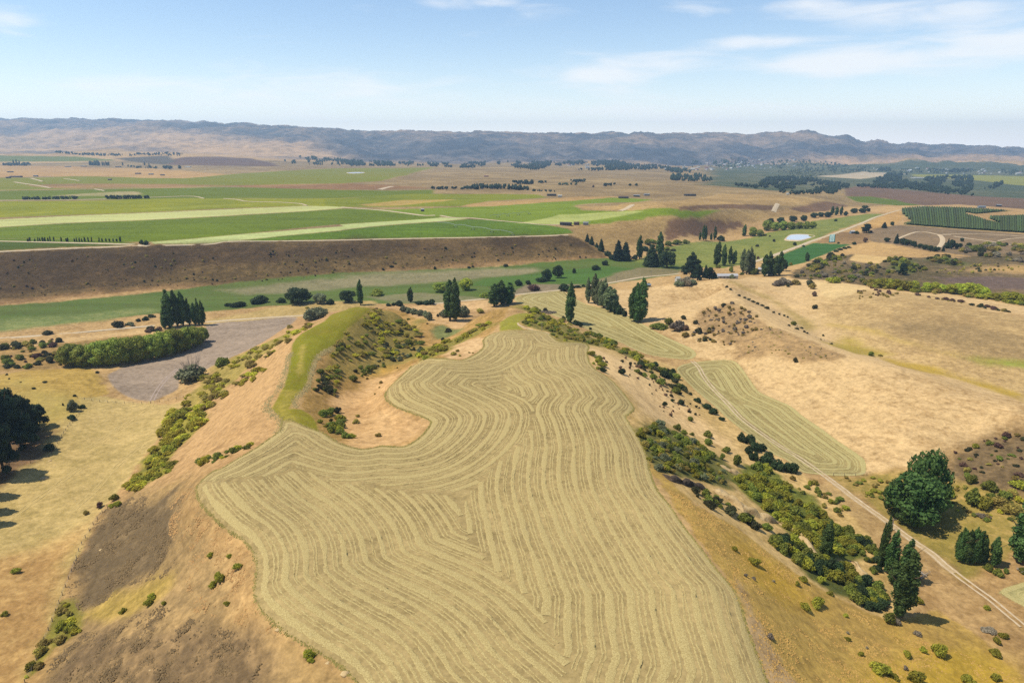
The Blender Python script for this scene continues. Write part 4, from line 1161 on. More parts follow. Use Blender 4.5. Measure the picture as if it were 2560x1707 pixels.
nw += windrows(HAY_RIGHT, nearest_field(HAY_RIGHT), 2.6, M_HAY_G, .8, step=1.2)
nw += windrows(HAY_VALLEY, nearest_field(HAY_VALLEY), 3.4, M_HAY_G, 1.0, step=2.0)
nw += windrows(HAY_CORNER, nearest_field(HAY_CORNER), 2.6, M_HAY_G, .8, step=1.2)
print('windrows', nw)

# ---------------------------------------------------------------- plants: prototypes of unit size, copied and scaled
def ball(c, r, nu=7, nv=4):
    th = np.linspace(0, 2 * np.pi, nu, endpoint=False)
    ph = np.linspace(-np.pi / 2, np.pi / 2, nv + 1)[1:-1]
    V = [np.array([0, 0, -1.])]
    for p in ph:
        V += [np.array([math.cos(p) * math.cos(t), math.cos(p) * math.sin(t), math.sin(p)]) for t in th]
    V.append(np.array([0, 0, 1.]))
    V = np.array(V) * r + c
    F, last = [], len(V) - 1
    for i in range(nu):
        F.append((0, 1 + (i + 1) % nu, 1 + i))
        F.append((last, last - nu + i, last - nu + (i + 1) % nu))
    for j in range(len(ph) - 1):
        for i in range(nu):
            a, b = 1 + j * nu + i, 1 + j * nu + (i + 1) % nu
            F += [(a, b, b + nu), (a, b + nu, a + nu)]
    return V, np.array(F)


def leafage(lobes, n, size, r, core=.74, skirt=-.75, tilt=.55, aspect=1.0):
    """lobes: list of (centre, radii). Leaf clumps as small folded cards over the lobes' outsides, with a core behind them."""
    C = np.array([l[0] for l in lobes], float)
    R = np.array([l[1] for l in lobes], float)
    w = (R[:, 0] * R[:, 2])
    pick = r.choice(len(lobes), n * 3, p=w / w.sum())
    d = r.normal(size=(n * 3, 3))
    d /= np.linalg.norm(d, axis=1)[:, None]
    P = C[pick] + d * R[pick] * r.uniform(.72, 1.08, (n * 3, 1))
    q = ((P[:, None, :] - C[None]) / R[None]) ** 2
    q = np.sqrt(q.sum(2))
    q[np.arange(len(P)), pick] = 9
    keep = (q.min(1) > .82) & (d[:, 2] > skirt) & (P[:, 2] > 0.0)
    P, d, pick = P[keep][:n], d[keep][:n], pick[keep][:n]
    nn = d / R[pick]
    nn /= np.linalg.norm(nn, axis=1)[:, None]
    nn = nn + r.normal(0, tilt, nn.shape)
    nn /= np.linalg.norm(nn, axis=1)[:, None]
    a = np.cross(nn, r.normal(size=nn.shape))
    a /= np.linalg.norm(a, axis=1)[:, None]
    b = np.cross(nn, a)
    s = size * r.uniform(.55, 1.4, (len(P), 1))
    V = np.stack([P - a * s, P + b * s * aspect * .75, P + a * s, P - b * s * aspect * .75], 1)
    V[:, 1] += nn * s * .3
    V[:, 3] += nn * s * .3
    k = np.arange(len(P) * 4).reshape(-1, 4)
    F = np.concatenate([k[:, [0, 1, 2]], k[:, [0, 2, 3]]])
    parts = [(V.reshape(-1, 3), F)]
    for c, rr in lobes:
        parts.append(ball(np.array(c), np.array(rr) * core))
    return join(parts)


def tube(path, radii, n=6):
    P = np.asarray(path, float)
    T = tangents(P)
    V = []
    for p, t, rr in zip(P, T, radii):
        a = np.cross(t, (0.3, 1, 0.1))
        a /= np.linalg.norm(a)
        b = np.cross(t, a)
        V += [p + (a * math.cos(k * 2 * math.pi / n) + b * math.sin(k * 2 * math.pi / n)) * rr for k in range(n)]
    F = []
    for i in range(len(P) - 1):
        for k in range(n):
            q0, q1 = i * n + k, i * n + (k + 1) % n
            F += [(q0, q1, q1 + n), (q0, q1 + n, q0 + n)]
    return np.array(V), np.array(F)


def trunk_mesh(name, h, r0, limbs, seed, material):
    r = np.random.default_rng(seed)
    parts = [tube([(0, 0, -.03), (.01, 0, h * .3), (0, .012, h * .65), (0, 0, h)], [r0 * 1.5, r0, r0 * .7, r0 * .25])]
    for i in range(limbs):
        z = h * r.uniform(.3, .8)
        a = r.uniform(0, 6.28)
        l = h * r.uniform(.25, .45)
        parts.append(tube([(0, 0, z), (math.cos(a) * l * .45, math.sin(a) * l * .45, z + l * .4), (math.cos(a) * l * .8, math.sin(a) * l * .8, z + l * .9)], [r0 * .5, r0 * .35, r0 * .1], 5))
    V, F = join(parts)
    return new_mesh(name, V, F, material, True)


M_BARK = simple_material("bark", (128, 108, 88), (92, 76, 62), 6)
M_DEAD = simple_material("dead_wood", (190, 180, 172), (150, 140, 132), 5)


def leaf_mat(name, c1, c2, rnd=.26):
    """leaf clumps: part of the light goes through them"""
    g = {'poplar': 1.52, 'needles': 1.3, 'far': 1.1, 'dark': 1.42, 'broad': 1.42, 'willow': 1.36, 'orchard': 1.08}.get(name.split('_')[0], 1.45)
    c1, c2 = (tuple(min(250, v * g) for v in c) for c in (c1, c2))
    m = simple_material(name, c1, c2, 5.0, rough=.7, spec=.15, obj_random=rnd, detail=3)
    N, L = m.node_tree.nodes, m.node_tree.links
    bs = next(n for n in N if n.type == 'BSDF_PRINCIPLED')
    out = next(n for n in N if n.type == 'OUTPUT_MATERIAL')
    tr = N.new('ShaderNodeBsdfTranslucent')
    src = bs.inputs['Base Color'].links[0].from_socket
    L.new(src, tr.inputs['Color'])
    mx = N.new('ShaderNodeMixShader')
    mx.inputs[0].default_value = .38
    L.new(bs.outputs[0], mx.inputs[1])
    L.new(tr.outputs[0], mx.inputs[2])
    L.new(mx.outputs[0], out.inputs['Surface'])
    return m


LM = {
    'poplar': leaf_mat("poplar_leaf", (84, 102, 56), (52, 72, 38)),
    'poplar_grey': leaf_mat("poplar_leaf_grey", (118, 124, 92), (84, 96, 64)),
    'willow': leaf_mat("willow_leaf", (148, 154, 70), (112, 126, 54)),
    'willow_light': leaf_mat("willow_leaf_light", (168, 170, 62), (130, 142, 50)),
    'broadleaf': leaf_mat("broad_leaf", (84, 104, 56), (50, 72, 36)),
    'dark': leaf_mat("dark_leaf", (66, 80, 50), (42, 56, 36)),
    'conifer': leaf_mat("needles", (60, 78, 56), (36, 50, 38)),
    'broom': leaf_mat("broom", (182, 166, 60), (138, 132, 48)),
    'briar': leaf_mat("briar", (124, 128, 58), (84, 94, 42)),
    'lush': leaf_mat("lush_briar", (150, 145, 54), (104, 108, 44)),
    'olive': leaf_mat("olive_scrub", (158, 142, 76), (118, 110, 58)),
    'grey': leaf_mat("grey_scrub", (142, 132, 116), (106, 98, 86)),
    'brown': leaf_mat("brown_scrub", (122, 96, 82), (84, 66, 60)),
    'shade': leaf_mat("dark_scrub", (84, 84, 56), (54, 58, 40)),
    'greygreen': leaf_mat("grey_green_scrub", (124, 128, 100), (88, 94, 70)),
}


def poplar_proto(i):
    r = np.random.default_rng(100 + i)
    lobes = []
    stems = [(0, 0, 1.0, 1.0)] if i % 3 else [(-.03, 0, 1.0, .85), (.05, .02, .86, .75)]
    for sx, sy, top, fat in stems:
        for h in np.linspace(.10, .93, 17):
            R = .108 * fat * min(1, (h + .05) / .30) ** .6 * max(.14, 1 - (max(0, h - .45) / .57) ** 2.4)
            for k in range(2 if h < .8 else 1):
                a = r.uniform(0, 6.28)
                o = R * r.uniform(.25, .62)
                lobes.append(((sx + math.cos(a) * o, sy + math.sin(a) * o, h * top + r.uniform(-.02, .02)), (R * r.uniform(.55, .85), R * r.uniform(.55, .85), r.uniform(.07, .12) * top)))
        lobes.append(((sx, sy, .965 * top), (.016, .016, .05)))
    return lobes


def round_proto(i, n=24, flat=.5, base=.12):
    r = np.random.default_rng(200 + i)
    lobes = [((0, 0, .5), (.30, .30, .34))]
    for k in range(n):
        d = r.normal(size=3)
        d /= np.linalg.norm(d)
        rad = r.uniform(.22, .34)
        c = np.array([0, 0, .5]) + d * np.array([.34, .34, .36])
        if c[2] < base + .06:
            c[2] = base + .06 + r.uniform(0, .1)
        lobes.append((tuple(c), (rad * .62, rad * .62, rad * .5)))
    return lobes


def conifer_proto(i, fat=.26):
    r = np.random.default_rng(300 + i)
    lobes = [((0, 0, .45), (.10, .10, .42))]
    for h in np.linspace(.08, .92, 15):
        R = fat * (1 - h) ** .75 + .02
        m = max(3, int(8 * (1 - h)) + 2)
        a0 = r.uniform(0, 6.28)
        for k in range(m):
            a = a0 + k * 6.283 / m + r.uniform(-.25, .25)
            o = R * r.uniform(.55, .85)
            lobes.append(((math.cos(a) * o, math.sin(a) * o, h + r.uniform(-.02, .02)), (R * .48, R * .48, .055)))
    lobes.append(((0, 0, .95), (.02, .02, .06)))
    return lobes


def pine_proto(i):
    r = np.random.default_rng(400 + i)
    lobes = [((0, 0, .45), (.2, .2, .35))]
    for k in range(34):
        h = r.uniform(.12, .95)
        R = .40 * (1 - h ** 1.8) + .05
        a = r.uniform(0, 6.28)
        o = R * r.uniform(.5, .95)
        q = r.uniform(.09, .16)
        lobes.append(((math.cos(a) * o, math.sin(a) * o, h), (q, q, q * .62)))
    return lobes


def bush_proto(i, n=7):
    r = np.random.default_rng(500 + i)
    lobes = [((0, 0, .32), (.30, .30, .34))]
    for k in range(n):
        a = r.uniform(0, 6.28)
        o = r.uniform(.12, .36)
        q = r.uniform(.09, .25)
        lobes.append(((math.cos(a) * o, math.sin(a) * o, q * .8 + r.uniform(0, .42 - o * .7)), (q * r.uniform(.8, 1.3), q * r.uniform(.8, 1.3), q * .9)))
    return lobes


PROTO = {}
for i in range(4):
    PROTO['poplar', i] = leafage(poplar_proto(i), 2300, .0165, np.random.default_rng(i), core=.7, tilt=.6)
    PROTO['round', i] = leafage(round_proto(i), 2600, .030, np.random.default_rng(i + 10), core=.55, tilt=.7)
    PROTO['willow', i] = leafage(round_proto(i + 40, 34, base=.02), 2200, .030, np.random.default_rng(i + 20), core=.74, tilt=.6)
    PROTO['conifer', i] = leafage(conifer_proto(i), 2000, .020, np.random.default_rng(i + 30), core=.7, tilt=.6)
    PROTO['pine', i] = leafage(pine_proto(i), 3200, .026, np.random.default_rng(i + 40), core=.75, tilt=.6)
for i in range(6):
    PROTO['bush', i] = leafage(bush_proto(i, 9), 560, .058, np.random.default_rng(i + 60), core=.66, tilt=.75)
for i in range(3):
    PROTO['tiny', i] = leafage(bush_proto(i + 20, 3), 70, .13, np.random.default_rng(i + 80), core=.85, tilt=.6)
_mesh = {}


def plant_mesh(shape, var, leaf):
    key = (shape, var, leaf)
    if key not in _mesh:
        V, F = PROTO[shape, var]
        _mesh[key] = new_mesh('%s_%s' % (shape, leaf), V, F, LM[leaf])
    return _mesh[key]


TRUNKS = {'poplar': trunk_mesh('trunk_slim', .8, .016, 2, 1, M_BARK), 'round': trunk_mesh('trunk_broad', .7, .040, 6, 2, M_BARK), 'willow': trunk_mesh('trunk_willow', .6, .045, 6, 3, M_BARK), 'conifer': trunk_mesh('trunk_conifer', .9, .022, 0, 4, M_BARK), 'pine': trunk_mesh('trunk_pine', .85, .03, 6, 5, M_BARK)}

DOTS = []
PLANTS = []        # deferred: everything is sighted in one go


def tree(name, shape, leaf, sh, bx, by, top, w, label, group=None, cat='tree', behind=0):
    o = SHEETS[sh]
    PLANTS.append(dict(name=name, shape=shape, leaf=leaf, px=(o[0] + bx / o[2], o[1] + by / o[2]), top=o[1] + top / o[2], w=w / o[2], label=label, group=group, cat=cat, tree=True))


ORD = ['first', 'second', 'third', 'fourth', 'fifth', 'sixth', 'seventh', 'eighth', 'ninth', 'tenth', 'eleventh', 'twelfth', 'thirteenth', 'fourteenth', 'fifteenth', 'sixteenth']


def row(name, shape, leaf, sh, items, what, where, group, cat='tree'):
    """items: (base x, base y, top y, width); labelled by their order from the left"""
    order = sorted(range(len(items)), key=lambda k: items[k][0])
    for n, k in enumerate(order):
        bx, by, top, w = items[k]
        tree(name, shape, leaf, sh, bx, by, top, w, '%s %s from the left in %s' % (ORD[n], what, where), group, cat)


def bush(name, leaf, sh, bx, by, h, w, label, group=None, cat='bush', shape='bush'):
    o = SHEETS[sh]
    PLANTS.append(dict(name=name, shape=shape, leaf=leaf, px=(o[0] + bx / o[2], o[1] + by / o[2]), top=o[1] + (by - h) / o[2], w=w / o[2], label=label, group=group, cat=cat, tree=False))


def bushes(name, leaf, sh, items, label, group):
    for bx, by, h, w in items:
        bush(name, leaf, sh, bx, by, h, w, label, group)


def scatter(name, leafs, poly, n, w0, w1, label, group, seed, aspect=(.55, .85), shape='bush', clumpy=0.0, power=1.6):
    """n bushes over the sighted outline; w0..w1 width in survey pixels"""
    r = np.random.default_rng(seed)
    lo, hi = poly.min(0), poly.max(0)
    got = 0
    if shape == 'tiny':
        DOTS.append((leafs, label, group, len(PLANTS), len(PLANTS) + n))
    while got < n:
        q = lo + r.random((n * 4, 2)) * (hi - lo)
        q = q[inside(q, poly)]
        if clumpy:
            q = q[fbm(q[:, 0], q[:, 1] * 1.6, clumpy, 3, seed) + r.uniform(-.2, .2, len(q)) > 0.0]
        for p in q[:n - got]:
            w = w0 + (w1 - w0) * r.random() ** power
            PLANTS.append(dict(name=name, shape=shape, leaf=leafs[int(r.integers(len(leafs)))], px=tuple(p), top=p[1] - w * r.uniform(*aspect), w=w, label=label, group=group, cat='bush', tree=False))
            got += 1


def build_plants():
    r = np.random.default_rng(5)
    G = ground(np.array([p['px'] for p in PLANTS]))
    dots = {}
    for k in DOTS:
        for j in range(k[3], k[4]):
            dots[j] = k
    heaps = {}
    for j, (p, (x, y, z)) in enumerate(zip(PLANTS, G)):
        up = (CY - p['top']) / FPX
        q = y * (up * CP - SP) / (CP + up * SP)
        h = max(q - (z - CAM_H), .3)
        d = y * CP - (z - CAM_H) * SP
        w = p['w'] * d / FPX
        nvar = {'bush': 6, 'tiny': 3}.get(p['shape'], 4)
        var = int(r.integers(nvar))
        if p.get('var') is not None:
            var = p['var']
        crown = plant_mesh(p['shape'], var, p['leaf'])
        rz = r.uniform(0, 6.28)
        # unit prototypes: 1 high; width of the shape when unit
        unit_w = {'poplar': .23, 'round': 1.02, 'willow': 1.02, 'conifer': .50, 'pine': .86, 'bush': .92, 'tiny': .9}[p['shape']]
        unit_h = {'bush': .72, 'tiny': .62, 'round': .96, 'willow': .94}.get(p['shape'], 1.0)
        sc_ = (w / unit_w, w / unit_w, h / unit_h)
        if not p['tree']:
            k_ = r.uniform(.82, 1.3)
            sc_ = (w / unit_w * k_, w / unit_w / k_ * 1.05, h / unit_h)
        if j in dots:      # specks too small to pick apart: one mass for each patch
            V, F = PROTO[p['shape'], var]
            ca, sa = math.cos(rz), math.sin(rz)
            W = V @ np.array([[ca, sa, 0], [-sa, ca, 0], [0, 0, 1]]) * np.array(sc_) + np.array([x, y, z - h * .06])
            heaps.setdefault((dots[j][1], p['leaf']), []).append((W, F))
        elif p['tree']:
            e = link(p['name'], None, None, (x, y, z), p['label'], p['cat'], p['group'])
            e.empty_display_size = .5
            for nm, me in (('crown', crown), ('trunk', TRUNKS[p['shape']])):
                c = link(nm, me, e)
                c.rotation_euler = (0, 0, rz)
                c.scale = sc_
                if nm == 'crown' and p['shape'] == 'poplar':
                    c.location = (0, 0, h * .02)
        else:
            o = link(p['name'], crown, None, (x, y, z - h * .06), p['label'], p['cat'], p['group'])
            o.rotation_euler = (0, 0, rz)
            o.scale = sc_
    for (lab, leaf), parts in heaps.items():
        V, F = join(parts)
        link('scrub_specks', new_mesh('scrub_specks', V, F, LM[leaf]), None, None, lab, 'scrub', None, 'stuff')


# ---- trees of the middle valley
tree('poplar_tree', 'poplar', 'poplar', 'E', 142, 309, 135, 44, 'slim dark poplar just behind the far end of the grassy spur')
tree('poplar_tree', 'poplar', 'poplar', 'E', 482, 288, 185, 36, 'small lone poplar beside the low bushes past the spur')
tree('poplar_tree', 'poplar', 'poplar', 'E', 752, 415, 140, 80, 'left stem of the tall dark poplar pair below the gravel road')
tree('poplar_tree', 'poplar', 'poplar', 'E', 790, 420, 130, 70, 'right stem of the tall dark poplar pair below the gravel road')
tree('poplar_tree', 'poplar', 'poplar', 'E', 1055, 318, 165, 80, 'left tree of the broad poplar clump behind the knoll')
tree('poplar_tree', 'poplar', 'poplar', 'E', 1105, 305, 142, 84, 'tallest middle tree of the broad poplar clump behind the knoll')
tree('poplar_tree', 'poplar', 'poplar', 'E', 1155, 300, 160, 84, 'right tree of the broad poplar clump behind the knoll')
tree('poplar_tree', 'poplar', 'poplar', 'E', 1575, 432, 155, 76, 'lone dark poplar on the near edge of the valley hay field')
row('grey_poplar', 'poplar', 'poplar_grey', 'Q', [(1075, 330, 115, 44), (1130, 335, 85, 74), (1170, 350, 140, 70), (1205, 368, 122, 80), (1250, 380, 190, 100), (1290, 385, 210, 80)], 'grey-green poplar', 'the mixed clump beside the valley hay field', 'poplars of the mixed clump')
bushes('green_bush', 'dark', 'Q', [(1270, 395, 90, 90), (1310, 410, 110, 100), (1335, 420, 90, 70), (1380, 440, 60, 44)], 'dark bush at the foot of the grey-green poplar clump', 'bushes under the grey poplars')
tree('poplar_tree', 'poplar', 'poplar', 'Q', 1465, 480, 165, 96, 'left one of two stout dark poplars at the foot of the straw hill')
tree('poplar_tree', 'poplar', 'poplar', 'Q', 1510, 490, 130, 100, 'right one of two stout dark poplars at the foot of the straw hill')
row('poplar_tree', 'poplar', 'poplar', 'D', [(1130, 468, 320, 50), (1160, 462, 213, 76), (1215, 452, 212, 52), (1255, 448, 220, 60), (1296, 446, 265, 44), (1334, 446, 295, 40), (1361, 446, 268, 34), (1388, 446, 280, 42)], 'dark poplar', 'the group standing behind the willow hedge', 'poplars behind the willow hedge')
row('willow_tree', 'willow', 'willow', 'D', [(490, 722, 585, 164), (590, 725, 583, 174), (690, 722, 564, 174), (785, 716, 541, 174), (875, 705, 537, 164), (960, 690, 530, 164), (1045, 676, 519, 164), (1125, 655, 492, 164), (1200, 636, 479, 164), (1275, 612, 469, 154), (1335, 588, 462, 144), (1385, 560, 463, 94)], 'rounded willow', 'the hedge above the ploughed field', 'willows above the ploughed field')
row('willow_tree', 'willow', 'willow', 'D', [(560, 728, 620, 110), (760, 722, 600, 120), (930, 700, 585, 120), (1090, 668, 560, 110), (1240, 628, 530, 100)], 'low willow', 'the front of the ploughed field hedge', 'willows above the ploughed field')
# valley bushes
bush('green_bush', 'shade', 'D', 800, 457, 48, 80, 'dark bush above the gravel road, largest of four before the poplars')
bush('green_bush', 'greygreen', 'D', 890, 447, 28, 52, 'small grey-green bush just right of the dark roadside bush')
bush('green_bush', 'dark', 'D', 946, 422, 24, 34, 'smallest dark bush left of the poplar group')
bush('green_bush', 'dark', 'D', 998, 413, 34, 40, 'round dark bush nearest the poplar group, above the gravel road')
bush('green_bush', 'shade', 'D', 1036, 390, 22, 52, 'flat dark bush beside the top of the poplar group')
bush('green_bush', 'shade', 'D', 330, 510, 32, 60, 'lone dark bush on the pale flat beside the left road')
bush('green_bush', 'dark', 'D', 1555, 316, 26, 40, 'smaller of two bushes together on the edge of the dark pasture')
bush('green_bush', 'dark', 'D', 1637, 319, 38, 102, 'wider of two bushes together on the edge of the dark pasture')
bush('green_bush', 'dark', 'D', 1780, 292, 58, 116, 'rounded dark bush alone between bush pair and big willow')
tree('round_tree', 'round', 'dark', 'D', 2040, 298, 195, 195, 'widest dark round tree beyond the grassy spur')
bush('green_bush', 'dark', 'D', 1925, 292, 40, 60, 'small bush touching the left side of the widest round tree')
tree('round_tree', 'round', 'greygreen', 'D', 2188, 300, 228, 100, 'grey-green round tree just right of the widest round tree')
bush('green_bush', 'dark', 'D', 2262, 302, 42, 60, 'low bush between two round trees beyond the spur')
tree('round_tree', 'round', 'dark', 'E', 55, 290, 205, 120, 'dark round tree left of the slim poplar beyond the spur')
bush('green_bush', 'willow', 'E', 255, 243, 54, 96, 'round green bush on the valley strip above the small poplar')
bush('green_bush', 'greygreen', 'D', 2165, 405, 92, 150, 'large pale green bush on the left edge of the spur top')
bush('green_bush', 'olive', 'D', 2100, 332, 18, 24, 'tiny bush above the large pale green bush')
bush('green_bush', 'briar', 'D', 1515, 725, 66, 104, 'green bush at the corner of the ploughed field under the slope')
bush('green_bush', 'olive', 'D', 1985, 468, 28, 60, 'low grey bush at the far corner of the ploughed field')
bushes('green_bush', 'dark', 'E', [(330, 316, 26, 34), (365, 312, 24, 30), (405, 312, 40, 60), (545, 304, 28, 60), (590, 304, 30, 60), (630, 304, 42, 50)], 'low dark bush in the line beyond the spur shoulder', 'line of bushes beyond the spur')
bushes('green_bush', 'greygreen', 'E', [(432, 352, 44, 56), (470, 362, 42, 50), (505, 370, 46, 54), (550, 378, 44, 54), (585, 390, 50, 54), (612, 412, 66, 52)], 'grey-green bush in the row descending from the spur shoulder', 'row of bushes below the spur shoulder')
bush('green_bush', 'greygreen', 'E', 712, 388, 58, 66, 'grey bush touching the left foot of the tall poplar pair')
bush('green_bush', 'greygreen', 'E', 845, 384, 84, 92, 'grey bush touching the right foot of the tall poplar pair')
bush('green_bush', 'olive', 'E', 958, 362, 38, 50, 'round olive bush alone on the straw flat by the gravel road')
tree('round_tree', 'round', 'willow', 'E', 690, 218, 150, 120, 'green round tree left of the yellowish tree beyond the tall poplars')
tree('round_tree', 'willow', 'willow_light', 'E', 862, 206, 128, 96, 'yellowish green tree at the pasture edge beyond the tall poplars')
bush('green_bush', 'willow', 'E', 990, 260, 46, 58, 'green bush beside the broad poplar clump at the road')
tree('round_tree', 'round', 'dark', 'E', 1412, 142, 62, 84, 'left one of two dark trees standing in the green pasture')
tree('round_tree', 'round', 'dark', 'E', 1490, 122, 38, 78, 'right one of two dark trees standing in the green pasture')
bush('green_bush', 'dark', 'E', 1380, 150, 38, 70, 'low bush under the left tree of the pasture pair')
bush('green_bush', 'dark', 'E', 1220, 176, 50, 48, 'dark bush left of the small round bush at the fallow strip')
bush('green_bush', 'dark', 'E', 1286, 168, 34, 38, 'small round bush between two larger ones at the fallow strip')
bush('green_bush', 'brown', 'E', 1325, 210, 50, 72, 'purplish brown round bush on the grey fallow beside the road')
bush('green_bush', 'dark', 'E', 1530, 212, 56, 80, 'dark bush at the roadside behind the lone poplar')
bushes('green_bush', 'dark', 'E', [(1585, 192, 20, 40), (1625, 190, 20, 40), (1665, 182, 18, 30)], 'low hedge bush right of the dark roadside bush', 'low hedge bushes by the road')
bush('green_bush', 'dark', 'E', 1600, 90, 38, 34, 'egg-shaped bush alone in the green pasture')
bush('green_bush', 'dark', 'B', 1748, 1082, 42, 52, 'nearer one of two round bushes before the bank corner')
bush('green_bush', 'dark', 'B', 1817, 1048, 40, 42, 'farther one of two round bushes before the bank corner')
bush('green_bush', 'dark', 'Q', 1582, 190, 36, 48, 'small dark tree-like bush beside the blue-grey hut')
bush('green_bush', 'grey', 'Q', 735, 410, 20, 110, 'grey thorny brush on the near edge of the valley hay field')
bush('green_bush', 'shade', 'Q', 715, 405, 42, 58, 'round dark bush on the near edge of the valley hay field')
bushes('green_bush', 'dark', 'Q', [(970, 512, 50, 56), (1012, 530, 52, 34), (1092, 552, 26, 20)], 'small bush at the foot of the lone poplar', 'bushes by the lone poplar')
bush('green_bush', 'dark', 'Q', 868, 470, 40, 36, 'small bush left of the foot of the lone poplar')
# ---- bank corner and farm trees
row('conifer_tree', 'conifer', 'dark', 'B', [(1690, 886, 832, 30), (1720, 906, 848, 34), (1755, 926, 893, 24), (1785, 952, 864, 42)], 'dark narrow conifer', 'the line down the bank corner', 'conifers on the bank corner')
tree('conifer_tree', 'conifer', 'conifer', 'B', 1900, 1016, 872, 72, 'left one of two broad dark conifers at the foot of the bank')
tree('conifer_tree', 'conifer', 'conifer', 'B', 1950, 1018, 885, 74, 'right one of two broad dark conifers at the foot of the bank')
tree('poplar_tree', 'poplar', 'poplar', 'B', 2048, 1006, 846, 46, 'dark poplar between the conifer pair and the round tree')
tree('poplar_tree', 'poplar', 'poplar', 'B', 2185, 985, 822, 50, 'tallest dark poplar above the rounded farm tree')
tree('conifer_tree', 'conifer', 'dark', 'B', 2130, 1056, 900, 105, 'wide dark conifer touching the rounded farm tree')
tree('round_tree', 'round', 'dark', 'B', 2235, 1066, 948, 125, 'rounded dark farm tree left of the hilltop pines')
bushes('green_bush', 'dark', 'B', [(1830, 985, 40, 50), (1860, 1010, 40, 50), (2015, 1010, 40, 40), (2080, 950, 40, 60)], 'low bush among the trees at the bank corner', 'bushes at the bank corner')
bushes('green_bush', 'briar', 'Z', [(1000, 320, 80, 120), (1120, 300, 80, 140), (1250, 290, 70, 120), (980, 380, 60, 110), (700, 300, 90, 140), (760, 280, 70, 120)], 'green bush along the creek below the brown bank', 'creek bushes below the brown bank')
bush('green_bush', 'shade', 'Z', 1075, 400, 44, 80, 'small dark bush in the farm paddock by the creek')
bush('green_bush', 'dark', 'Z', 1365, 455, 54, 56, 'round dark bush alone in the farm paddock')
row('poplar_tree', 'poplar', 'poplar', 'Z', [(1465, 245, 115, 36), (1520, 240, 18, 56), (1552, 240, 28, 44), (1632, 238, 130, 36), (1685, 236, 36, 52)], 'dark poplar', 'the creekside row under the far brown bank', 'creekside poplars')
bush('green_bush', 'dark', 'Z', 1775, 248, 90, 130, 'wide dark bush at the right end of the creekside poplar row')
tree('poplar_tree', 'poplar', 'poplar', 'Z', 2118, 180, 10, 54, 'lone creekside poplar right of the creekside poplar row')
row('poplar_tree', 'poplar', 'poplar', 'Z', [(1715, 610, 265, 92), (1815, 615, 305, 90), (1905, 590, 330, 62), (1970, 590, 392, 62)], 'tall poplar', 'the row of four in the farm paddock', 'poplars in the farm paddock')
row('grey_poplar', 'poplar', 'poplar_grey', 'Z', [(2095, 720, 370, 90), (2150, 740, 380, 80), (2195, 735, 340, 80), (2250, 730, 440, 50)], 'greyish poplar', 'the dense clump behind the white shed', 'greyish poplars behind the shed')
row('poplar_tree', 'poplar', 'poplar', 'C', [(578, 1125, 975, 50), (605, 1120, 955, 46), (645, 1122, 985, 50), (680, 1120, 955, 46)], 'dark poplar', 'the pair of clumps around the white house', 'poplars around the white house')
tree('round_tree', 'round', 'dark', 'C', 705, 1088, 1010, 56, 'dark round tree right of the white house')
tree('poplar_tree', 'poplar', 'poplar', 'C', 868, 1020, 960, 28, 'lone small dark poplar at the edge of the bright green crop')
bush('green_bush', 'lush', 'C', 757, 1050, 26, 22, 'tiny green bush at the near corner of the bright green crop')
tree('pine_tree', 'pine', 'conifer', 'Z', 1345, 790, 460, 300, 'largest dark pine on the straw hilltop by the farm')
tree('pine_tree', 'pine', 'conifer', 'Z', 1430, 830, 560, 180, 'dark pine right behind the largest hilltop pine')
tree('conifer_tree', 'conifer', 'conifer', 'Z', 1548, 800, 600, 90, 'slender dark conifer between hilltop pine and shed')
tree('pine_tree', 'pine', 'conifer', 'Z', 1610, 815, 640, 160, 'broad dark conifer nearest the left end of the white shed')
tree('conifer_tree', 'conifer', 'conifer', 'Z', 1672, 810, 700, 110, 'small spreading conifer leaning over the white shed')
bush('grey_bush', 'greygreen', 'Z', 1180, 908, 110, 140, 'left half of the grey-green thicket under the hilltop pines')
bush('grey_bush', 'grey', 'Z', 1270, 905, 150, 160, 'greyest middle bush of the thicket under the hilltop pines')
bush('grey_bush', 'greygreen', 'Z', 1360, 890, 90, 110, 'right end of the grey-green thicket under the hilltop pines')
bush('green_bush', 'greygreen', 'Z', 1940, 808, 80, 80, 'grey-green tree-like bush before the white shed')
bushes('green_bush', 'briar', 'C', [(490, 1110, 60, 46), (520, 1105, 40, 50), (350, 1095, 50, 30), (262, 1068, 22, 30), (420, 1115, 22, 24)], 'garden bush between the white shed and the white house', 'farm garden bushes')
bush('green_bush', 'brown', 'T', 1010, 318, 36, 44, 'brownish bush beside the straight road at the crop')
bush('green_bush', 'shade', 'T', 1198, 115, 38, 44, 'dark bush in the paddock left of the pond, nearest it')
bush('green_bush', 'shade', 'T', 1003, 172, 30, 52, 'low dark bush in the middle of the paddock before the pond')
bush('green_bush', 'dark', 'T', 1440, 158, 48, 44, 'round bush by the road below the pond')
bush('green_bush', 'dark', 'T', 1545, 175, 26, 32, 'small bush touching the straight road')
bush('green_bush', 'dark', 'T', 1955, 138, 26, 32, 'small dark bush right of the striped bale rows')
bush('green_bush', 'dark', 'T', 2145, 150, 40, 50, 'dark bush at the far corner of the bright green crop')
bush('green_bush', 'shade', 'T', 245, 268, 42, 42, 'round bush in the left part of the farm paddock')
bush('green_bush', 'shade', 'T', 1095, 48, 28, 44, 'dark bush above the middle of the farm paddock')
bush('green_bush', 'shade', 'T', 1150, 56, 20, 32, 'small bush just right of the dark paddock bush')
tree('conifer_tree', 'pine', 'conifer', 'C', 1275, 828, 765, 78, 'dark broad pine beside the blue hut and straight road')
bush('green_bush', 'dark', 'C', 1207, 834, 24, 36, 'dark bush left of the broad pine by the road')
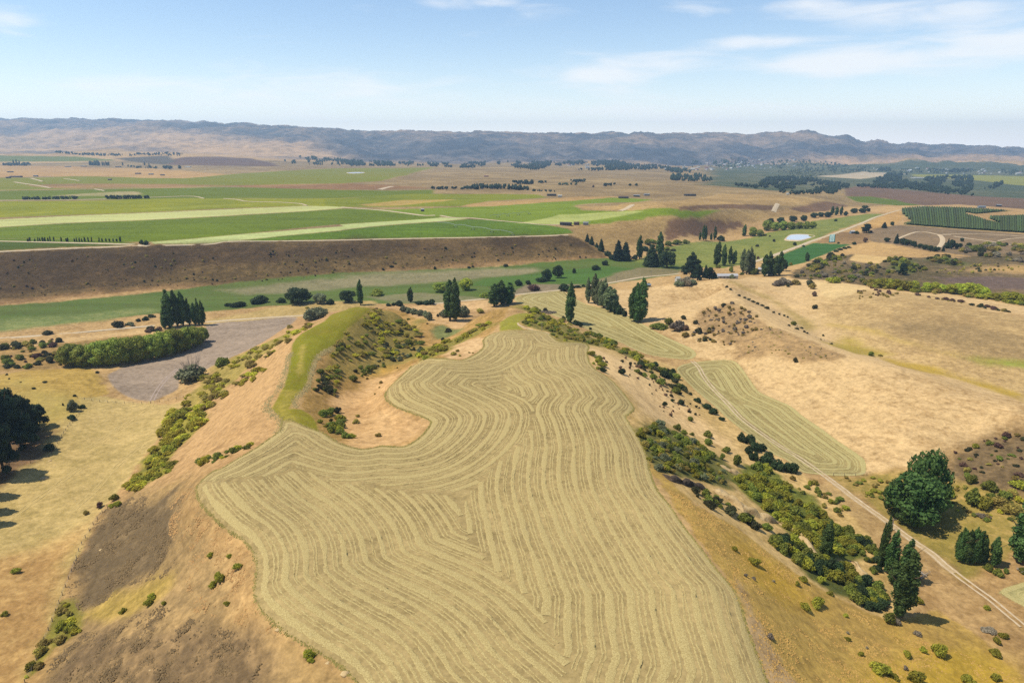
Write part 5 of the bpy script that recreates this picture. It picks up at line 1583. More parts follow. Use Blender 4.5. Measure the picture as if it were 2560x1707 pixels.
tree('conifer_tree', 'conifer', 'conifer', 'C', 1396, 794, 752, 34, 'slim dark conifer on the straw bank below the orchard')
tree('conifer_tree', 'round', 'dark', 'C', 1450, 778, 750, 30, 'small round dark tree by the orchard corner')
bushes('green_bush', 'dark', 'T', [(1870, 280, 50, 70), (1925, 235, 30, 60), (1975, 215, 30, 60), (2030, 200, 30, 60), (2080, 190, 26, 50)], 'dark hedge bush along the edge of the bright green crop', 'hedge of the green crop')
# ---- creek willows on the right
row('willow_tree', 'willow', 'willow', 'C', [(495, 850, 790, 70), (545, 852, 806, 56), (595, 812, 742, 70), (650, 812, 755, 66), (705, 808, 748, 70), (760, 804, 752, 66), (815, 800, 752, 66), (865, 800, 750, 60), (905, 796, 750, 52)], 'round willow', 'the creek belt left of the pond', 'creek willows left of the pond')
row('willow_tree', 'willow', 'dark', 'C', [(620, 762, 728, 50), (690, 758, 722, 60), (770, 748, 712, 60), (845, 748, 706, 46), (915, 724, 690, 50), (960, 718, 686, 46), (1010, 720, 684, 50), (1132, 710, 680, 34), (1190, 692, 660, 50), (1245, 690, 658, 56), (1265, 658, 640, 50), (1288, 682, 658, 34)], 'dark willow', 'the farther creek belt beyond the pond', 'far creek willows')
row('poplar_tree', 'poplar', 'poplar', 'C', [(1040, 704, 645, 24), (1068, 708, 648, 26), (1100, 706, 646, 24)], 'small dark poplar', 'the trio among the far creek willows', 'poplars among far creek willows')
bush('green_bush', 'dark', 'C', 1065, 748, 18, 26, 'small bush alone in the paddock beyond the pond')
# ---- trees below the orchard
row('round_tree', 'round', 'dark', 'V', [(480, 1120, 1060, 90), (690, 1160, 1070, 110), (760, 1170, 1085, 100), (830, 1175, 1110, 90), (930, 1205, 1145, 80), (1000, 1230, 1160, 90), (1070, 1250, 1170, 90), (1140, 1255, 1185, 90), (1185, 1240, 1190, 50), (1290, 1210, 1130, 80), (1360, 1220, 1085, 90), (1430, 1215, 1140, 80), (1480, 1200, 1140, 60), (1500, 1120, 1062, 54), (1590, 1205, 1132, 84)], 'dark round tree', 'the wood below the orchard track', 'trees below the orchard')
tree('conifer_tree', 'conifer', 'conifer', 'V', 605, 1145, 1005, 64, 'dark upright conifer at the left end of the wood below the orchard')
tree('conifer_tree', 'conifer', 'conifer', 'V', 865, 1190, 1110, 44, 'small pointed conifer in the wood below the orchard')
tree('conifer_tree', 'conifer', 'conifer', 'V', 1305, 1210, 1070, 46, 'pointed conifer right of the orchard track bend')
tree('conifer_tree', 'conifer', 'conifer', 'V', 1245, 1250, 1170, 40, 'small conifer at the foot of the orchard track')
tree('round_tree', 'round', 'brown', 'V', 178, 1128, 1060, 64, 'reddish dark tree on the crest above the bright green crop')
tree('conifer_tree', 'pine', 'conifer', 'AA', 795, 440, 298, 140, 'dark conical pine standing alone on the scrubland')
row('willow_tree', 'willow', 'lush', 'AA', [(400, 590, 500, 120), (480, 600, 500, 130), (560, 612, 490, 140), (640, 625, 500, 140), (720, 635, 505, 150), (800, 645, 520, 140), (870, 650, 530, 110), (950, 640, 525, 120)], 'dark-footed green willow', 'the gully belt behind the straw hill', 'green gully willows')
row('willow_tree', 'willow', 'willow_light', 'AA', [(1100, 655, 550, 150), (1200, 660, 545, 170), (1300, 668, 570, 150), (1420, 680, 570, 190), (1540, 690, 560, 200), (1660, 700, 555, 200), (1760, 715, 570, 180), (1840, 730, 610, 140)], 'bright yellow-green willow', 'the gully belt behind the straw hill', 'yellow gully willows')
row('willow_tree', 'willow', 'lush', 'AA', [(1780, 750, 690, 120), (1900, 755, 680, 140), (2000, 770, 680, 150), (2110, 780, 670, 160), (2210, 790, 670, 170), (2290, 800, 690, 130), (2420, 830, 700, 160)], 'green willow', 'the right end of the gully belt', 'right gully willows')
bush('green_bush', 'willow_light', 'G', 1058, 156, 46, 90, 'yellow-green domed bush behind the pale slope, alone')
bushes('green_bush', 'grey', 'G', [(665, 176, 44, 70), (700, 170, 58, 80)], 'grey bush of the pair in the hollow behind the crest', 'grey bush pair in the hollow')
bush('green_bush', 'olive', 'G', 785, 170, 42, 76, 'green bush right of the grey bush pair in the hollow')
bush('green_bush', 'shade', 'G', 735, 182, 26, 28, 'tiny bush below the green bush in the hollow')
bush('green_bush', 'shade', 'G', 888, 172, 42, 56, 'dark bush farther back of two by the pale slope')
bush('green_bush', 'olive', 'G', 905, 196, 44, 48, 'olive bush nearer of two by the pale slope')
bush('brown_bush', 'brown', 'G', 918, 246, 36, 40, 'purplish dead-looking bush below the two bushes by the pale slope')
bush('green_bush', 'shade', 'G', 925, 334, 34, 34, 'lone dark bush at the end of the pale slope fence')
bush('green_bush', 'briar', 'G', 778, 446, 32, 38, 'dark green bush beside the trough, largest of its line')
bush('green_bush', 'briar', 'G', 1305, 655, 34, 48, 'dark green bush on the yellow patch behind the straw crest')
bush('green_bush', 'olive', 'G', 1370, 658, 16, 28, 'small low bush right of the bush on the yellow patch')
bush('green_bush', 'shade', 'G', 788, 700, 42, 28, 'lone dark upright bush on the open straw slope')
bushes('green_bush', 'shade', 'G', [(320, 190, 18, 26), (345, 205, 16, 22), (405, 248, 16, 26), (440, 262, 14, 24), (470, 275, 16, 28), (500, 290, 16, 28), (530, 304, 18, 30), (560, 316, 16, 28), (596, 336, 22, 36), (640, 362, 14, 20), (678, 374, 14, 18), (712, 384, 14, 18), (735, 392, 12, 16)], 'small dark bush in the line along the trough fence', 'bushes along the trough fence')
bushes('green_bush', 'shade', 'G', [(745, 452, 14, 20), (800, 475, 18, 26), (830, 470, 16, 24), (850, 495, 16, 20), (870, 505, 14, 18), (978, 522, 18, 16), (962, 548, 10, 14), (1035, 576, 12, 20)], 'small dark bush scattered along the trough below the fence', 'bushes along the lower trough')
# ---- foot of straw hill
bush('green_bush', 'briar', 'Q', 1675, 545, 60, 116, 'wide dark bush at the foot of the brushy hillside')
bush('green_bush', 'briar', 'Q', 1755, 505, 64, 64, 'green bush between the wide dark bush and the grey one')
bush('grey_bush', 'grey', 'Q', 1830, 555, 96, 110, 'large grey thorn bush at the foot of the brushy hillside')
bush('brown_bush', 'brown', 'Q', 1895, 555, 50, 70, 'dark purplish bush right of the large grey thorn bush')
bushes('green_bush', 'shade', 'Q', [(1875, 460, 34, 42), (1980, 505, 40, 40), (2005, 580, 56, 66), (2095, 560, 34, 44), (2052, 650, 34, 42), (2102, 642, 24, 28), (2213, 352, 28, 50), (2012, 652, 26, 20)], 'dark bush scattered on the brushy hillside above the hay valley', 'dark bushes of the brushy hillside')
bush('green_bush', 'olive', 'Q', 1895, 612, 48, 60, 'pale olive bush below the large grey thorn bush')
# ---- right foreground trees
tree('round_tree', 'round', 'broadleaf', 'P', 640, 900, 500, 510, 'big dark broadleaf tree beside the dirt track')
tree('round_tree', 'round', 'broadleaf', 'P', 725, 800, 285, 370, 'taller broadleaf tree rising behind the big dark one')
tree('round_tree', 'round', 'broadleaf', 'P', 480, 830, 530, 240, 'left lobe tree of the dark broadleaf clump by the track')
tree('round_tree', 'round', 'broadleaf', 'P', 600, 915, 740, 240, 'low front tree of the dark broadleaf clump by the track')
tree('poplar_tree', 'poplar', 'poplar', 'J', 1318, 1172, 800, 118, 'nearest poplar, with a long shadow on the orange slope')
tree('poplar_tree', 'poplar', 'poplar', 'J', 1345, 960, 715, 84, 'poplar directly behind the nearest one with the long shadow')
tree('poplar_tree', 'poplar', 'poplar', 'J', 1270, 980, 840, 70, 'short leafy poplar stem at the left side of the nearest poplar')
tree('poplar_tree', 'poplar', 'poplar', 'J', 1196, 895, 583, 46, 'thinnest tall poplar at the edge of the green brush')
tree('poplar_tree', 'poplar', 'poplar', 'J', 1250, 915, 662, 74, 'poplar between the thinnest poplar and the nearest one')
tree('poplar_tree', 'poplar', 'poplar', 'J', 868, 808, 605, 66, 'small poplar growing out of the middle of the green brush')
row('poplar_tree', 'poplar', 'poplar', 'P', [(1030, 1200, 945, 70), (1050, 1235, 965, 80), (1095, 1248, 960, 80), (1130, 1245, 935, 84), (1175, 1252, 962, 80), (1215, 1250, 975, 80), (1250, 1245, 1090, 56)], 'young poplar', 'the tight clump right of the dirt track', 'young poplars right of the track')
tree('poplar_tree', 'poplar', 'poplar', 'P', 1335, 1262, 1025, 96, 'single young poplar right of the tight poplar clump')
tree('poplar_tree', 'poplar', 'poplar', 'P', 1600, 1250, 655, 240, 'large poplar cut off by the right edge of the picture')
tree('poplar_tree', 'poplar', 'poplar', 'P', 1560, 1165, 830, 130, 'leafy lower stem at the left side of the large right-edge poplar')
bushes('green_bush', 'briar', 'P', [(1290, 1305, 60, 70), (1440, 1330, 50, 40), (1375, 1340, 50, 90), (1590, 1335, 60, 50)], 'low bush at the foot of the young poplars', 'bushes under young poplars')
bush('green_bush', 'willow_light', 'P', 905, 675, 130, 120, 'yellow-green bush touching the right side of the broadleaf clump')
bush('green_bush', 'briar', 'P', 1150, 715, 120, 160, 'large dark green bush under the dark scrub spur')
bush('green_bush', 'lush', 'P', 1250, 760, 110, 140, 'bright yellow-green bush under the dark scrub spur')
bush('green_bush', 'briar', 'P', 1300, 605, 90, 120, 'dark green bush highest under the dark scrub spur')
bush('green_bush', 'briar', 'P', 1420, 680, 70, 120, 'dark green bush right of the bright one under the spur')
bush('green_bush', 'lush', 'P', 1570, 590, 70, 130, 'green bush at the right edge under the dark scrub spur')
bush('green_bush', 'olive', 'P', 1400, 740, 80, 130, 'olive bush low on the flat right of the broadleaf clump')
bush('green_bush', 'briar', 'P', 1150, 545, 80, 90, 'round green bush on the lower face of the dark scrub spur')
bush('green_bush', 'lush', 'P', 1180, 240, 40, 60, 'small yellow bush at the top of the dark scrub spur')
bush('green_bush', 'olive', 'P', 1500, 810, 90, 140, 'olive green bush near the large right-edge poplar')
bush('grey_bush', 'grey', 'P', 1250, 850, 40, 90, 'grey low bush on the flat behind the young poplars')
# ---- left foreground conifers
row('pine_tree', 'pine', 'conifer', 'R', [(-330, 1180, 640, 300), (-200, 1340, 800, 260), (-100, 1150, 420, 320), (-80, 940, 250, 320), (40, 1110, 560, 280), (110, 905, 240, 330), (225, 890, 440, 290), (250, 780, 300, 270), (370, 660, 400, 210), (150, 740, 280, 300)], 'dark pine', 'the plantation on the left edge', 'pines of the left plantation')
row('pine_tree', 'pine', 'conifer', 'R', [(-260, 1480, 1000, 220), (-150, 1500, 1090, 200), (-190, 1620, 1180, 200)], 'dark pine', 'the nearer end of the left plantation', 'pines of the left plantation')
bush('green_bush', 'dark', 'R', 705, 580, 52, 84, 'dark bush at the fence below the pale shrub strip')
bush('green_bush', 'dark', 'R', 812, 472, 44, 62, 'dark bush at the upper end of the fence by the pines')
bush('green_bush', 'dark', 'R', 488, 884, 76, 98, 'round dark bush in the pines shade beside the fence')
bush('green_bush', 'dark', 'R', 1607, 712, 48, 58, 'round dark bush at the pasture edge under the broom')
bush('brown_bush', 'brown', 'R', 978, 1442, 62, 66, 'brown round bush at the pasture edge near the bottom')
bush('green_bush', 'olive', 'R', 846, 1512, 44, 46, 'small olive bush left of and below the brown round bush')
bushes('green_bush', 'lush', 'R', [(1130, 1365, 60, 80), (1160, 1430, 60, 70), (1095, 1440, 40, 60)], 'green bush of the little cluster where the broom ends', 'cluster below the broom')
bush('green_bush', 'greygreen', 'R', 718, 500, 130, 90, 'pale green shrub strip beside the fence near the pines')
build_late = True

# ---- scattered bushes, cluster by cluster
scatter('broom_bush', ['broom', 'olive', 'olive', 'broom'], sheet('K', (330, 460), (560, 360), (800, 250), (1060, 120), (1380, 10), (1250, 90), (1120, 180), (900, 330), (840, 440), (820, 540), (640, 640), (400, 780), (250, 900), (0, 1000), (0, 880), (80, 700)), 150, 9, 28, 'yellow-green broom bush on the left flank of the grassy spur', 'broom on the left flank', 1, (.36, .58), clumpy=26)
scatter('broom_bush', ['broom', 'broom', 'lush'], sheet('R', (1700, 530), (1960, 470), (1960, 640), (1800, 800), (1640, 950), (1700, 1080), (1500, 1180), (1330, 1290), (1200, 1280), (1400, 1080), (1560, 780)), 130, 14, 38, 'bright yellow broom bush in the band above the left pasture', 'broom band above the left pasture', 2, (.4, .65))
scatter('broom_bush', ['broom', 'briar'], sheet('K', (60, 1440), (300, 1340), (560, 1250), (700, 1195), (780, 1215), (620, 1290), (400, 1380), (120, 1460)), 26, 10, 26, 'broom bush in the thin line beside the hay field corner', 'broom line by the hay corner', 3, (.45, .7))
scatter('broom_bush', ['lush', 'broom', 'olive'], sheet('H', (380, 1080), (460, 1170), (480, 1260), (300, 1360), (200, 1560), (130, 1568), (260, 1330), (330, 1180)), 22, 12, 30, 'green-yellow broom bush along the fence at the bottom of the left slope', 'broom along the left fence', 4, (.5, .8))
scatter('briar_bush', ['lush', 'broom'], sheet('H', (850, 1100), (900, 1040), (980, 1080), (740, 1150), (560, 1200)), 7, 10, 24, 'yellow-green bush on the scrubby left foreground slope', 'bushes on the left foreground slope', 5)
bushes('briar_bush', 'lush', 'H', [(1255, 815, 30, 40), (1365, 820, 24, 32), (1420, 885, 36, 46), (1310, 960, 56, 64), (1270, 990, 30, 50), (1845, 1415, 50, 70), (1855, 1440, 30, 40), (1355, 1100, 24, 34), (100, 908, 30, 44), (30, 1165, 30, 40), (980, 1100, 24, 30)], 'small green bush beside the left rim of the hay field', 'bushes along the left hay rim')
scatter('gully_broom', ['broom', 'olive', 'olive', 'broom', 'briar'], sheet('K', (1440, 420), (1620, 120), (1900, 30), (2352, -20), (2352, 350), (2100, 420), (1700, 520), (1560, 640), (1380, 560)), 150, 8, 24, 'yellow-green bush on the gully wall right of the grassy spur', 'bushes on the gully wall', 6, (.36, .58), clumpy=30)
scatter('gully_broom', ['broom', 'olive', 'broom'], sheet('E', (60, 470), (230, 330), (430, 380), (460, 440), (330, 520), (240, 640), (100, 640), (20, 700)), 60, 6, 18, 'yellow-green bush on the brow of the gully wall', 'bushes on the gully brow', 7, (.45, .7), clumpy=40)
scatter('briar_bush', ['briar', 'greygreen', 'shade'], sheet('E', (300, 560), (560, 560), (600, 590), (540, 660), (420, 690), (120, 820), (60, 900), (60, 780), (300, 680)), 50, 7, 22, 'green bush in the bottom of the gully', 'bushes in the gully bottom', 8)
scatter('briar_bush', ['briar', 'lush', 'shade'], sheet('K', (1380, 900), (1560, 870), (1620, 960), (1600, 1100), (1720, 1180), (1480, 1120), (1360, 1020)), 34, 9, 28, 'green bush at the head of the gully near the hay field', 'bushes at the gully head', 9)
scatter('briar_bush', ['briar', 'olive', 'shade'], sheet('K', (1280, 690), (1380, 480), (1520, 620), (1560, 740), (1440, 760), (1380, 700)), 22, 8, 24, 'dark green bush on the wall just right of the grassy spur', 'bushes right of the spur', 10)
bushes('olive_bush', 'olive', 'K', [(1725, 1010, 46, 70), (1745, 950, 30, 40), (1950, 1140, 40, 60), (1970, 620, 30, 40), (1835, 580, 24, 26), (1910, 730, 18, 24), (1955, 665, 16, 22), (2130, 475, 20, 20), (1880, 510, 24, 20)], 'lone olive bush on the pinkish straw patch beside the gully', 'bushes on the straw patch')
bushes('olive_bush', 'olive', 'L', [(615, 358, 30, 50), (650, 330, 24, 32), (665, 368, 16, 30), (745, 342, 12, 18), (775, 345, 12, 14)], 'small bush on the straw patch under the knoll', 'bushes on the straw patch under the knoll')
scatter('gully_broom', ['broom', 'lush', 'olive'], sheet('E', (500, 660), (640, 590), (800, 520), (1020, 420), (1030, 450), (900, 530), (740, 600), (690, 640), (560, 690)), 60, 8, 20, 'yellow-green broom bush on the strip along the knoll flank', 'broom along the knoll flank', 11, (.45, .7))
bushes('briar_bush', 'shade', 'E', [(742, 494, 34, 44), (704, 548, 22, 34), (668, 388, 24, 18), (597, 440, 12, 14)], 'dark bush in the green bottom of the gully mouth', 'bushes at the gully mouth')
scatter('hillside_bush', ['broom', 'olive', 'briar', 'lush'], sheet('Q', (500, 345), (620, 385), (860, 480), (960, 540), (1080, 600), (1000, 660), (840, 650), (740, 570), (600, 545), (500, 490), (590, 430), (520, 380)), 95, 7, 20, 'olive green bush on the brushy nose right of the knoll', 'bushes on the brushy nose', 12, (.45, .7))
scatter('hillside_bush', ['briar', 'lush', 'broom'], sheet('Q', (860, 620), (1080, 580), (1250, 640), (1380, 700), (1520, 780), (1650, 880), (1600, 900), (1480, 810), (1300, 730), (1100, 670)), 80, 8, 22, 'green bush in the belt between terrace and valley hay field', 'bush belt above the valley hay', 13)
scatter('briar_bush', ['lush', 'briar'], sheet('Q', (1090, 720), (1130, 740), (1230, 890), (1190, 905), (1110, 860)), 16, 9, 20, 'green bush right against the terrace rim by the hay field', 'bushes against the terrace rim', 14)
scatter('brown_bush', ['brown', 'shade'], sheet('O', (0, 130), (200, 150), (500, 300), (750, 480), (960, 600), (800, 680), (560, 640), (420, 480), (180, 260), (0, 220)), 70, 4, 12, 'small dark bush dotted over the pale slope below the terrace', 'dark dots on the pale slope', 15, shape='tiny')
scatter('briar_bush', ['briar', 'shade', 'dark'], sheet('O', (270, 280), (360, 180), (470, 220), (600, 250), (700, 360), (780, 460), (640, 460), (520, 380), (400, 330)), 42, 10, 24, 'dark green bush in the belt left of the right hay field', 'dark belt left of the right hay field', 16)
bushes('briar_bush', 'dark', 'O', [(560, 275, 44, 76), (825, 525, 46, 62), (895, 575, 48, 70), (950, 620, 56, 70), (1015, 670, 30, 50), (540, 550, 40, 42), (680, 540, 46, 56), (605, 515, 26, 34), (185, 280, 46, 80), (25, 265, 40, 60)], 'round dark bush spaced out along the foot of the pale slope', 'bushes along the foot of the pale slope')
bushes('briar_bush', 'dark', 'O', [(1185, 850, 70, 84), (1255, 870, 90, 90), (1300, 930, 80, 100), (1360, 930, 70, 80), (1250, 950, 70, 90), (1420, 990, 60, 80), (1300, 1010, 80, 90), (1390, 1040, 80, 90), (1490, 1080, 90, 110), (1570, 1100, 80, 90), (1620, 1112, 90, 100), (1190, 800, 30, 40)], 'dark leafy bush of the thicket touching the right hay field', 'thicket at the right hay field')
bushes('briar_bush', 'briar', 'O', [(905, 810, 60, 70), (910, 880, 60, 80), (655, 755, 60, 70), (705, 790, 40, 60), (760, 680, 44, 50), (1060, 940, 50, 80), (1025, 1000, 60, 50), (1150, 1050, 100, 90), (775, 800, 30, 40)], 'bush standing apart above the brush below the terrace', 'bushes above the lower brush')
scatter('olive_thicket_bush', ['briar', 'olive', 'greygreen', 'lush', 'briar'], sheet('O', (320, 760), (440, 700), (560, 760), (700, 800), (900, 920), (960, 1010), (1100, 1090), (1060, 1200), (900, 1190), (700, 1120), (520, 1110), (420, 1060), (400, 980), (340, 850)), 150, 11, 26, 'leafy bush in the thicket above the clay cliff', 'thicket above the clay cliff', 17, (.55, .85), power=1.0)
scatter('thicket_bush', ['lush', 'lush', 'briar', 'lush'], sheet('J', (480, 260), (580, 320), (640, 430), (760, 480), (850, 560), (900, 640), (1060, 690), (1110, 760), (1040, 800), (860, 800), (760, 740), (640, 650), (540, 560), (360, 400), (300, 330), (420, 330)), 140, 14, 34, 'bright green bush on the brush slope facing the dirt track', 'bright brush facing the track', 18, (.55, .85), power=1.0)
scatter('thicket_bush', ['briar', 'dark', 'briar', 'lush'], sheet('J', (560, 690), (740, 760), (900, 850), (1000, 880), (1060, 960), (1180, 990), (1230, 1110), (1190, 1150), (1060, 1090), (900, 960), (720, 880), (560, 760)), 100, 14, 36, 'dark green bush in the lower brush before the poplars', 'lower brush before the poplars', 19, (.55, .85), power=1.0)
scatter('thicket_bush', ['briar', 'shade', 'briar'], sheet('J', (60, 430), (200, 440), (330, 540), (480, 620), (560, 680), (480, 670), (300, 560), (180, 540)), 30, 12, 30, 'dark bush at the foot of the clay cliff on the orange slope', 'bushes under the clay cliff', 20)
scatter('thicket_bush', ['dark', 'briar'], sheet('J', (1040, 700), (1180, 740), (1220, 880), (1160, 920), (1080, 860)), 24, 14, 34, 'dark bush behind the thin poplars by the track', 'bushes behind the thin poplars', 21)
scatter('olive_bush', ['briar', 'olive', 'lush'], sheet('J', (640, 320), (780, 360), (960, 470), (1010, 560), (980, 620), (860, 520), (720, 430)), 26, 8, 22, 'small bush on the bare ground beside the dirt track', 'bushes beside the dirt track', 22)
scatter('olive_bush', ['olive', 'lush', 'briar'], sheet('P', (0, 500), (300, 480), (420, 540), (380, 700), (240, 680), (60, 580)), 22, 6, 18, 'low green clump on the flat between hay field and broadleaf clump', 'low clumps below the hay field', 23, (.3, .5), shape='tiny')
bushes('briar_bush', 'lush', 'J', [(325, 775, 26, 36), (445, 860, 40, 70), (815, 1105, 44, 90), (745, 1125, 36, 60), (735, 960, 34, 50), (700, 985, 26, 34), (835, 965, 36, 60), (895, 1040, 26, 40), (990, 1170, 18, 36), (1000, 1310, 20, 34), (1190, 1500, 50, 110), (1240, 1510, 30, 60), (1355, 1410, 40, 46), (1400, 1560, 70, 90), (1545, 1400, 76, 80), (1450, 1380, 34, 44), (1715, 1568, 46, 76), (1880, 1400, 40, 66), (1875, 1545, 36, 60), (1425, 1090, 34, 50), (1890, 1330, 40, 40), (1935, 1300, 34, 50), (1080, 1400, 22, 40), (1280, 1540, 30, 50), (1830, 1130, 30, 34)], 'green bush scattered on the orange foreground slope', 'bushes on the orange slope')
bushes('grey_bush', 'grey', 'J', [(1415, 1280, 24, 44), (1345, 1485, 22, 30), (535, 1300, 26, 44), (390, 930, 16, 24), (440, 950, 20, 28), (560, 965, 14, 20), (1290, 1215, 36, 46), (1000, 1272, 14, 18), (1115, 1360, 14, 18), (1850, 1260, 16, 90)], 'grey dead-looking tuft on the orange foreground slope', 'grey tufts on the orange slope')
bush('briar_bush', 'briar', 'J', 1245, 1205, 60, 66, 'green bush at the foot of the nearest poplar')
scatter('grey_bush', ['grey', 'olive', 'olive', 'grey'], sheet('G', (100, 440), (160, 340), (350, 300), (470, 350), (580, 430), (600, 470), (480, 500), (380, 560), (300, 600), (200, 560), (60, 560)), 110, 5, 14, 'small grey-brown bush on the brushy hillside of the straw hill', 'brush on the straw hillside', 24, (.45, .7), shape='tiny')
scatter('grey_bush', ['olive', 'grey', 'olive'], sheet('G', (480, 500), (620, 450), (850, 545), (1050, 635), (1100, 660), (900, 690), (700, 640), (440, 640)), 90, 3, 8, 'low brown brush on the lower part of the straw hillside', 'lower brush on the straw hillside', 44, (.35, .55), shape='tiny')
scatter('scrub_bush', ['olive', 'briar', 'shade', 'grey'], sheet('G', (740, 110), (900, 60), (1100, 20), (1330, 30), (1480, 60), (1400, 150), (1250, 180), (1050, 140), (900, 140)), 120, 6, 18, 'scrub bush on the brown hill behind the pale slope', 'scrub on the brown hill', 25, (.5, .8))
scatter('scrub_bush', ['briar', 'lush', 'shade'], sheet('C', (860, 1080), (900, 1030), (1080, 980), (1180, 985), (1060, 1030), (950, 1080)), 36, 7, 18, 'green scrub bush along the crest beside the bright green crop', 'scrub along the crop crest', 26)
scatter('scrub_bush', ['briar', 'lush', 'shade'], sheet('AA', (560, 280), (700, 215), (900, 245), (980, 330), (1100, 400), (900, 420), (720, 340)), 44, 7, 18, 'green scrub bush beside the lone conical pine', 'scrub by the conical pine', 27)
scatter('scrub_bush', ['briar', 'olive', 'shade'], sheet('AA', (1080, 260), (1240, 200), (1430, 215), (1600, 330), (1450, 335), (1200, 290)), 34, 6, 16, 'green scrub bush in the patch behind the conical pine', 'scrub patch behind the conical pine', 28)
scatter('scrub_bush', ['olive', 'shade', 'olive'], sheet('AA', (1100, 380), (1500, 380), (1700, 300), (2352, 300), (2352, 400), (1800, 420), (1300, 450)), 44, 4, 10, 'small scrub bush dotted over the far right slope', 'scrub dots on the far right slope', 29, shape='tiny')
scatter('thorn_scrub', ['shade', 'olive', 'grey', 'briar'], sheet('AA', (1400, 150), (1700, 90), (2000, 40), (2352, 60), (2352, 290), (2000, 260), (1700, 180)), 80, 6, 20, 'dark scrub bush on the rough ground right of the orchard wood', 'scrub right of the orchard wood', 30)
scatter('gully_bush', ['lush', 'briar', 'olive'], sheet('AA', (360, 600), (800, 660), (1500, 710), (2000, 790), (2352, 850), (2352, 800), (1900, 740), (1200, 670), (500, 590)), 60, 8, 20, 'low green bush at the foot of the gully willow belt', 'bushes under the gully willows', 31)
scatter('gully_bush', ['brown', 'olive', 'shade'], sheet('AA', (930, 690), (1050, 730), (1300, 770), (1600, 830), (1900, 880), (2200, 950), (2100, 900), (1400, 760), (1100, 720)), 34, 5, 16, 'small brownish bush along the crest before the gully willows', 'bushes before the gully willows', 32, (.35, .6))
scatter('scrub_bush', ['olive', 'brown'], sheet('AA', (120, 740), (260, 650), (420, 610), (640, 650), (800, 700), (600, 740), (300, 760)), 40, 4, 10, 'tiny brownish bush on the pale crest corner', 'dots on the pale crest', 33, shape='tiny')
scatter('grey_bush', ['brown', 'olive', 'shade', 'briar'], sheet('P', (930, 480), (900, 320), (1130, 210), (1603, 80), (1603, 560), (1200, 500)), 46, 7, 22, 'low bush on the face of the dark scrub spur', 'bushes on the scrub spur', 34, (.35, .6))
scatter('olive_bush', ['olive', 'broom', 'briar'], sheet('P', (950, 560), (1500, 620), (1603, 700), (1603, 860), (1300, 900), (1000, 800), (950, 680)), 40, 8, 24, 'olive bush on the flat between broadleaf clump and scrub spur', 'bushes below the scrub spur', 35, (.4, .65))
scatter('scrub_bush', ['shade', 'brown', 'olive'], F_((0, 600), (300, 585), (900, 570), (1300, 560), (1380, 592), (900, 620), (600, 648), (300, 662), (0, 690)), 420, 2.2, 8, 'small dark bush dotted over the brown bank', 'bushes on the brown bank', 36, shape='tiny', clumpy=60, power=2.6)
bushes('scrub_bush', 'shade', 'B', [(295, 1082, 18, 22), (648, 1072, 20, 26), (350, 1060, 14, 34), (880, 1068, 16, 24), (908, 1062, 16, 18), (1130, 1055, 18, 38), (1640, 998, 16, 16)], 'dark bush at the very foot of the brown bank', 'bushes at the foot of the bank')
scatter('thorn_scrub', ['shade', 'olive', 'briar', 'brown'], sheet('D', (0, 600), (180, 570), (400, 540), (480, 560), (420, 720), (250, 740), (0, 740)), 60, 8, 26, 'rough scrub bush left of the willow hedge', 'scrub left of the willow hedge', 37, (.5, .75))
scatter('scrub_bush', ['shade', 'brown'], sheet('D', (980, 490), (1090, 465), (1110, 490), (1000, 500)), 8, 12, 24, 'dark scrub bush between willow hedge and poplar group', 'scrub by the poplar group', 38)
bushes('olive_bush', 'shade', 'R', [(68, 148, 20, 26), (92, 188, 16, 22), (332, 285, 22, 40), (440, 222, 22, 40), (735, 356, 24, 34), (618, 446, 30, 16), (955, 130, 26, 44), (205, 220, 10, 20)], 'dark dot bush on the dry mound above the pines', 'dots on the dry mound')

# ---------------------------------------------------------------- far woods, hedges and shelter belts
def far_tree(kind, r):
    """a small tree of unit height, few faces"""
    parts = []
    if kind == 'round':
        for k in range(3):
            parts.append(ball(np.array([r.uniform(-.2, .2), r.uniform(-.2, .2), r.uniform(.35, .7)]), np.array([.32, .32, .32]) * r.uniform(.8, 1.1), 6, 3))
    elif kind == 'cone':
        parts.append(ball(np.array([0, 0, .42]), np.array([.24, .24, .44]), 6, 4))
        parts.append(ball(np.array([r.uniform(-.04, .04), 0, .75]), np.array([.11, .11, .27]), 5, 3))
    else:
        parts.append(ball(np.array([0, 0, .5]), np.array([.12, .12, .5]), 6, 4))
    V, F = join(parts)
    return V * (1 + r.normal(0, .06, V.shape)), F


_ft = {k: [far_tree(k, np.random.default_rng(i)) for i in range(6)] for k in ('round', 'cone', 'slim')}
MF_CON = leaf_mat("far_conifer", (66, 86, 66), (48, 66, 54))
MF_MIX = leaf_mat("far_wood", (92, 108, 74), (62, 82, 60))
MF_PALE = leaf_mat("far_willow", (140, 148, 92), (104, 118, 76))


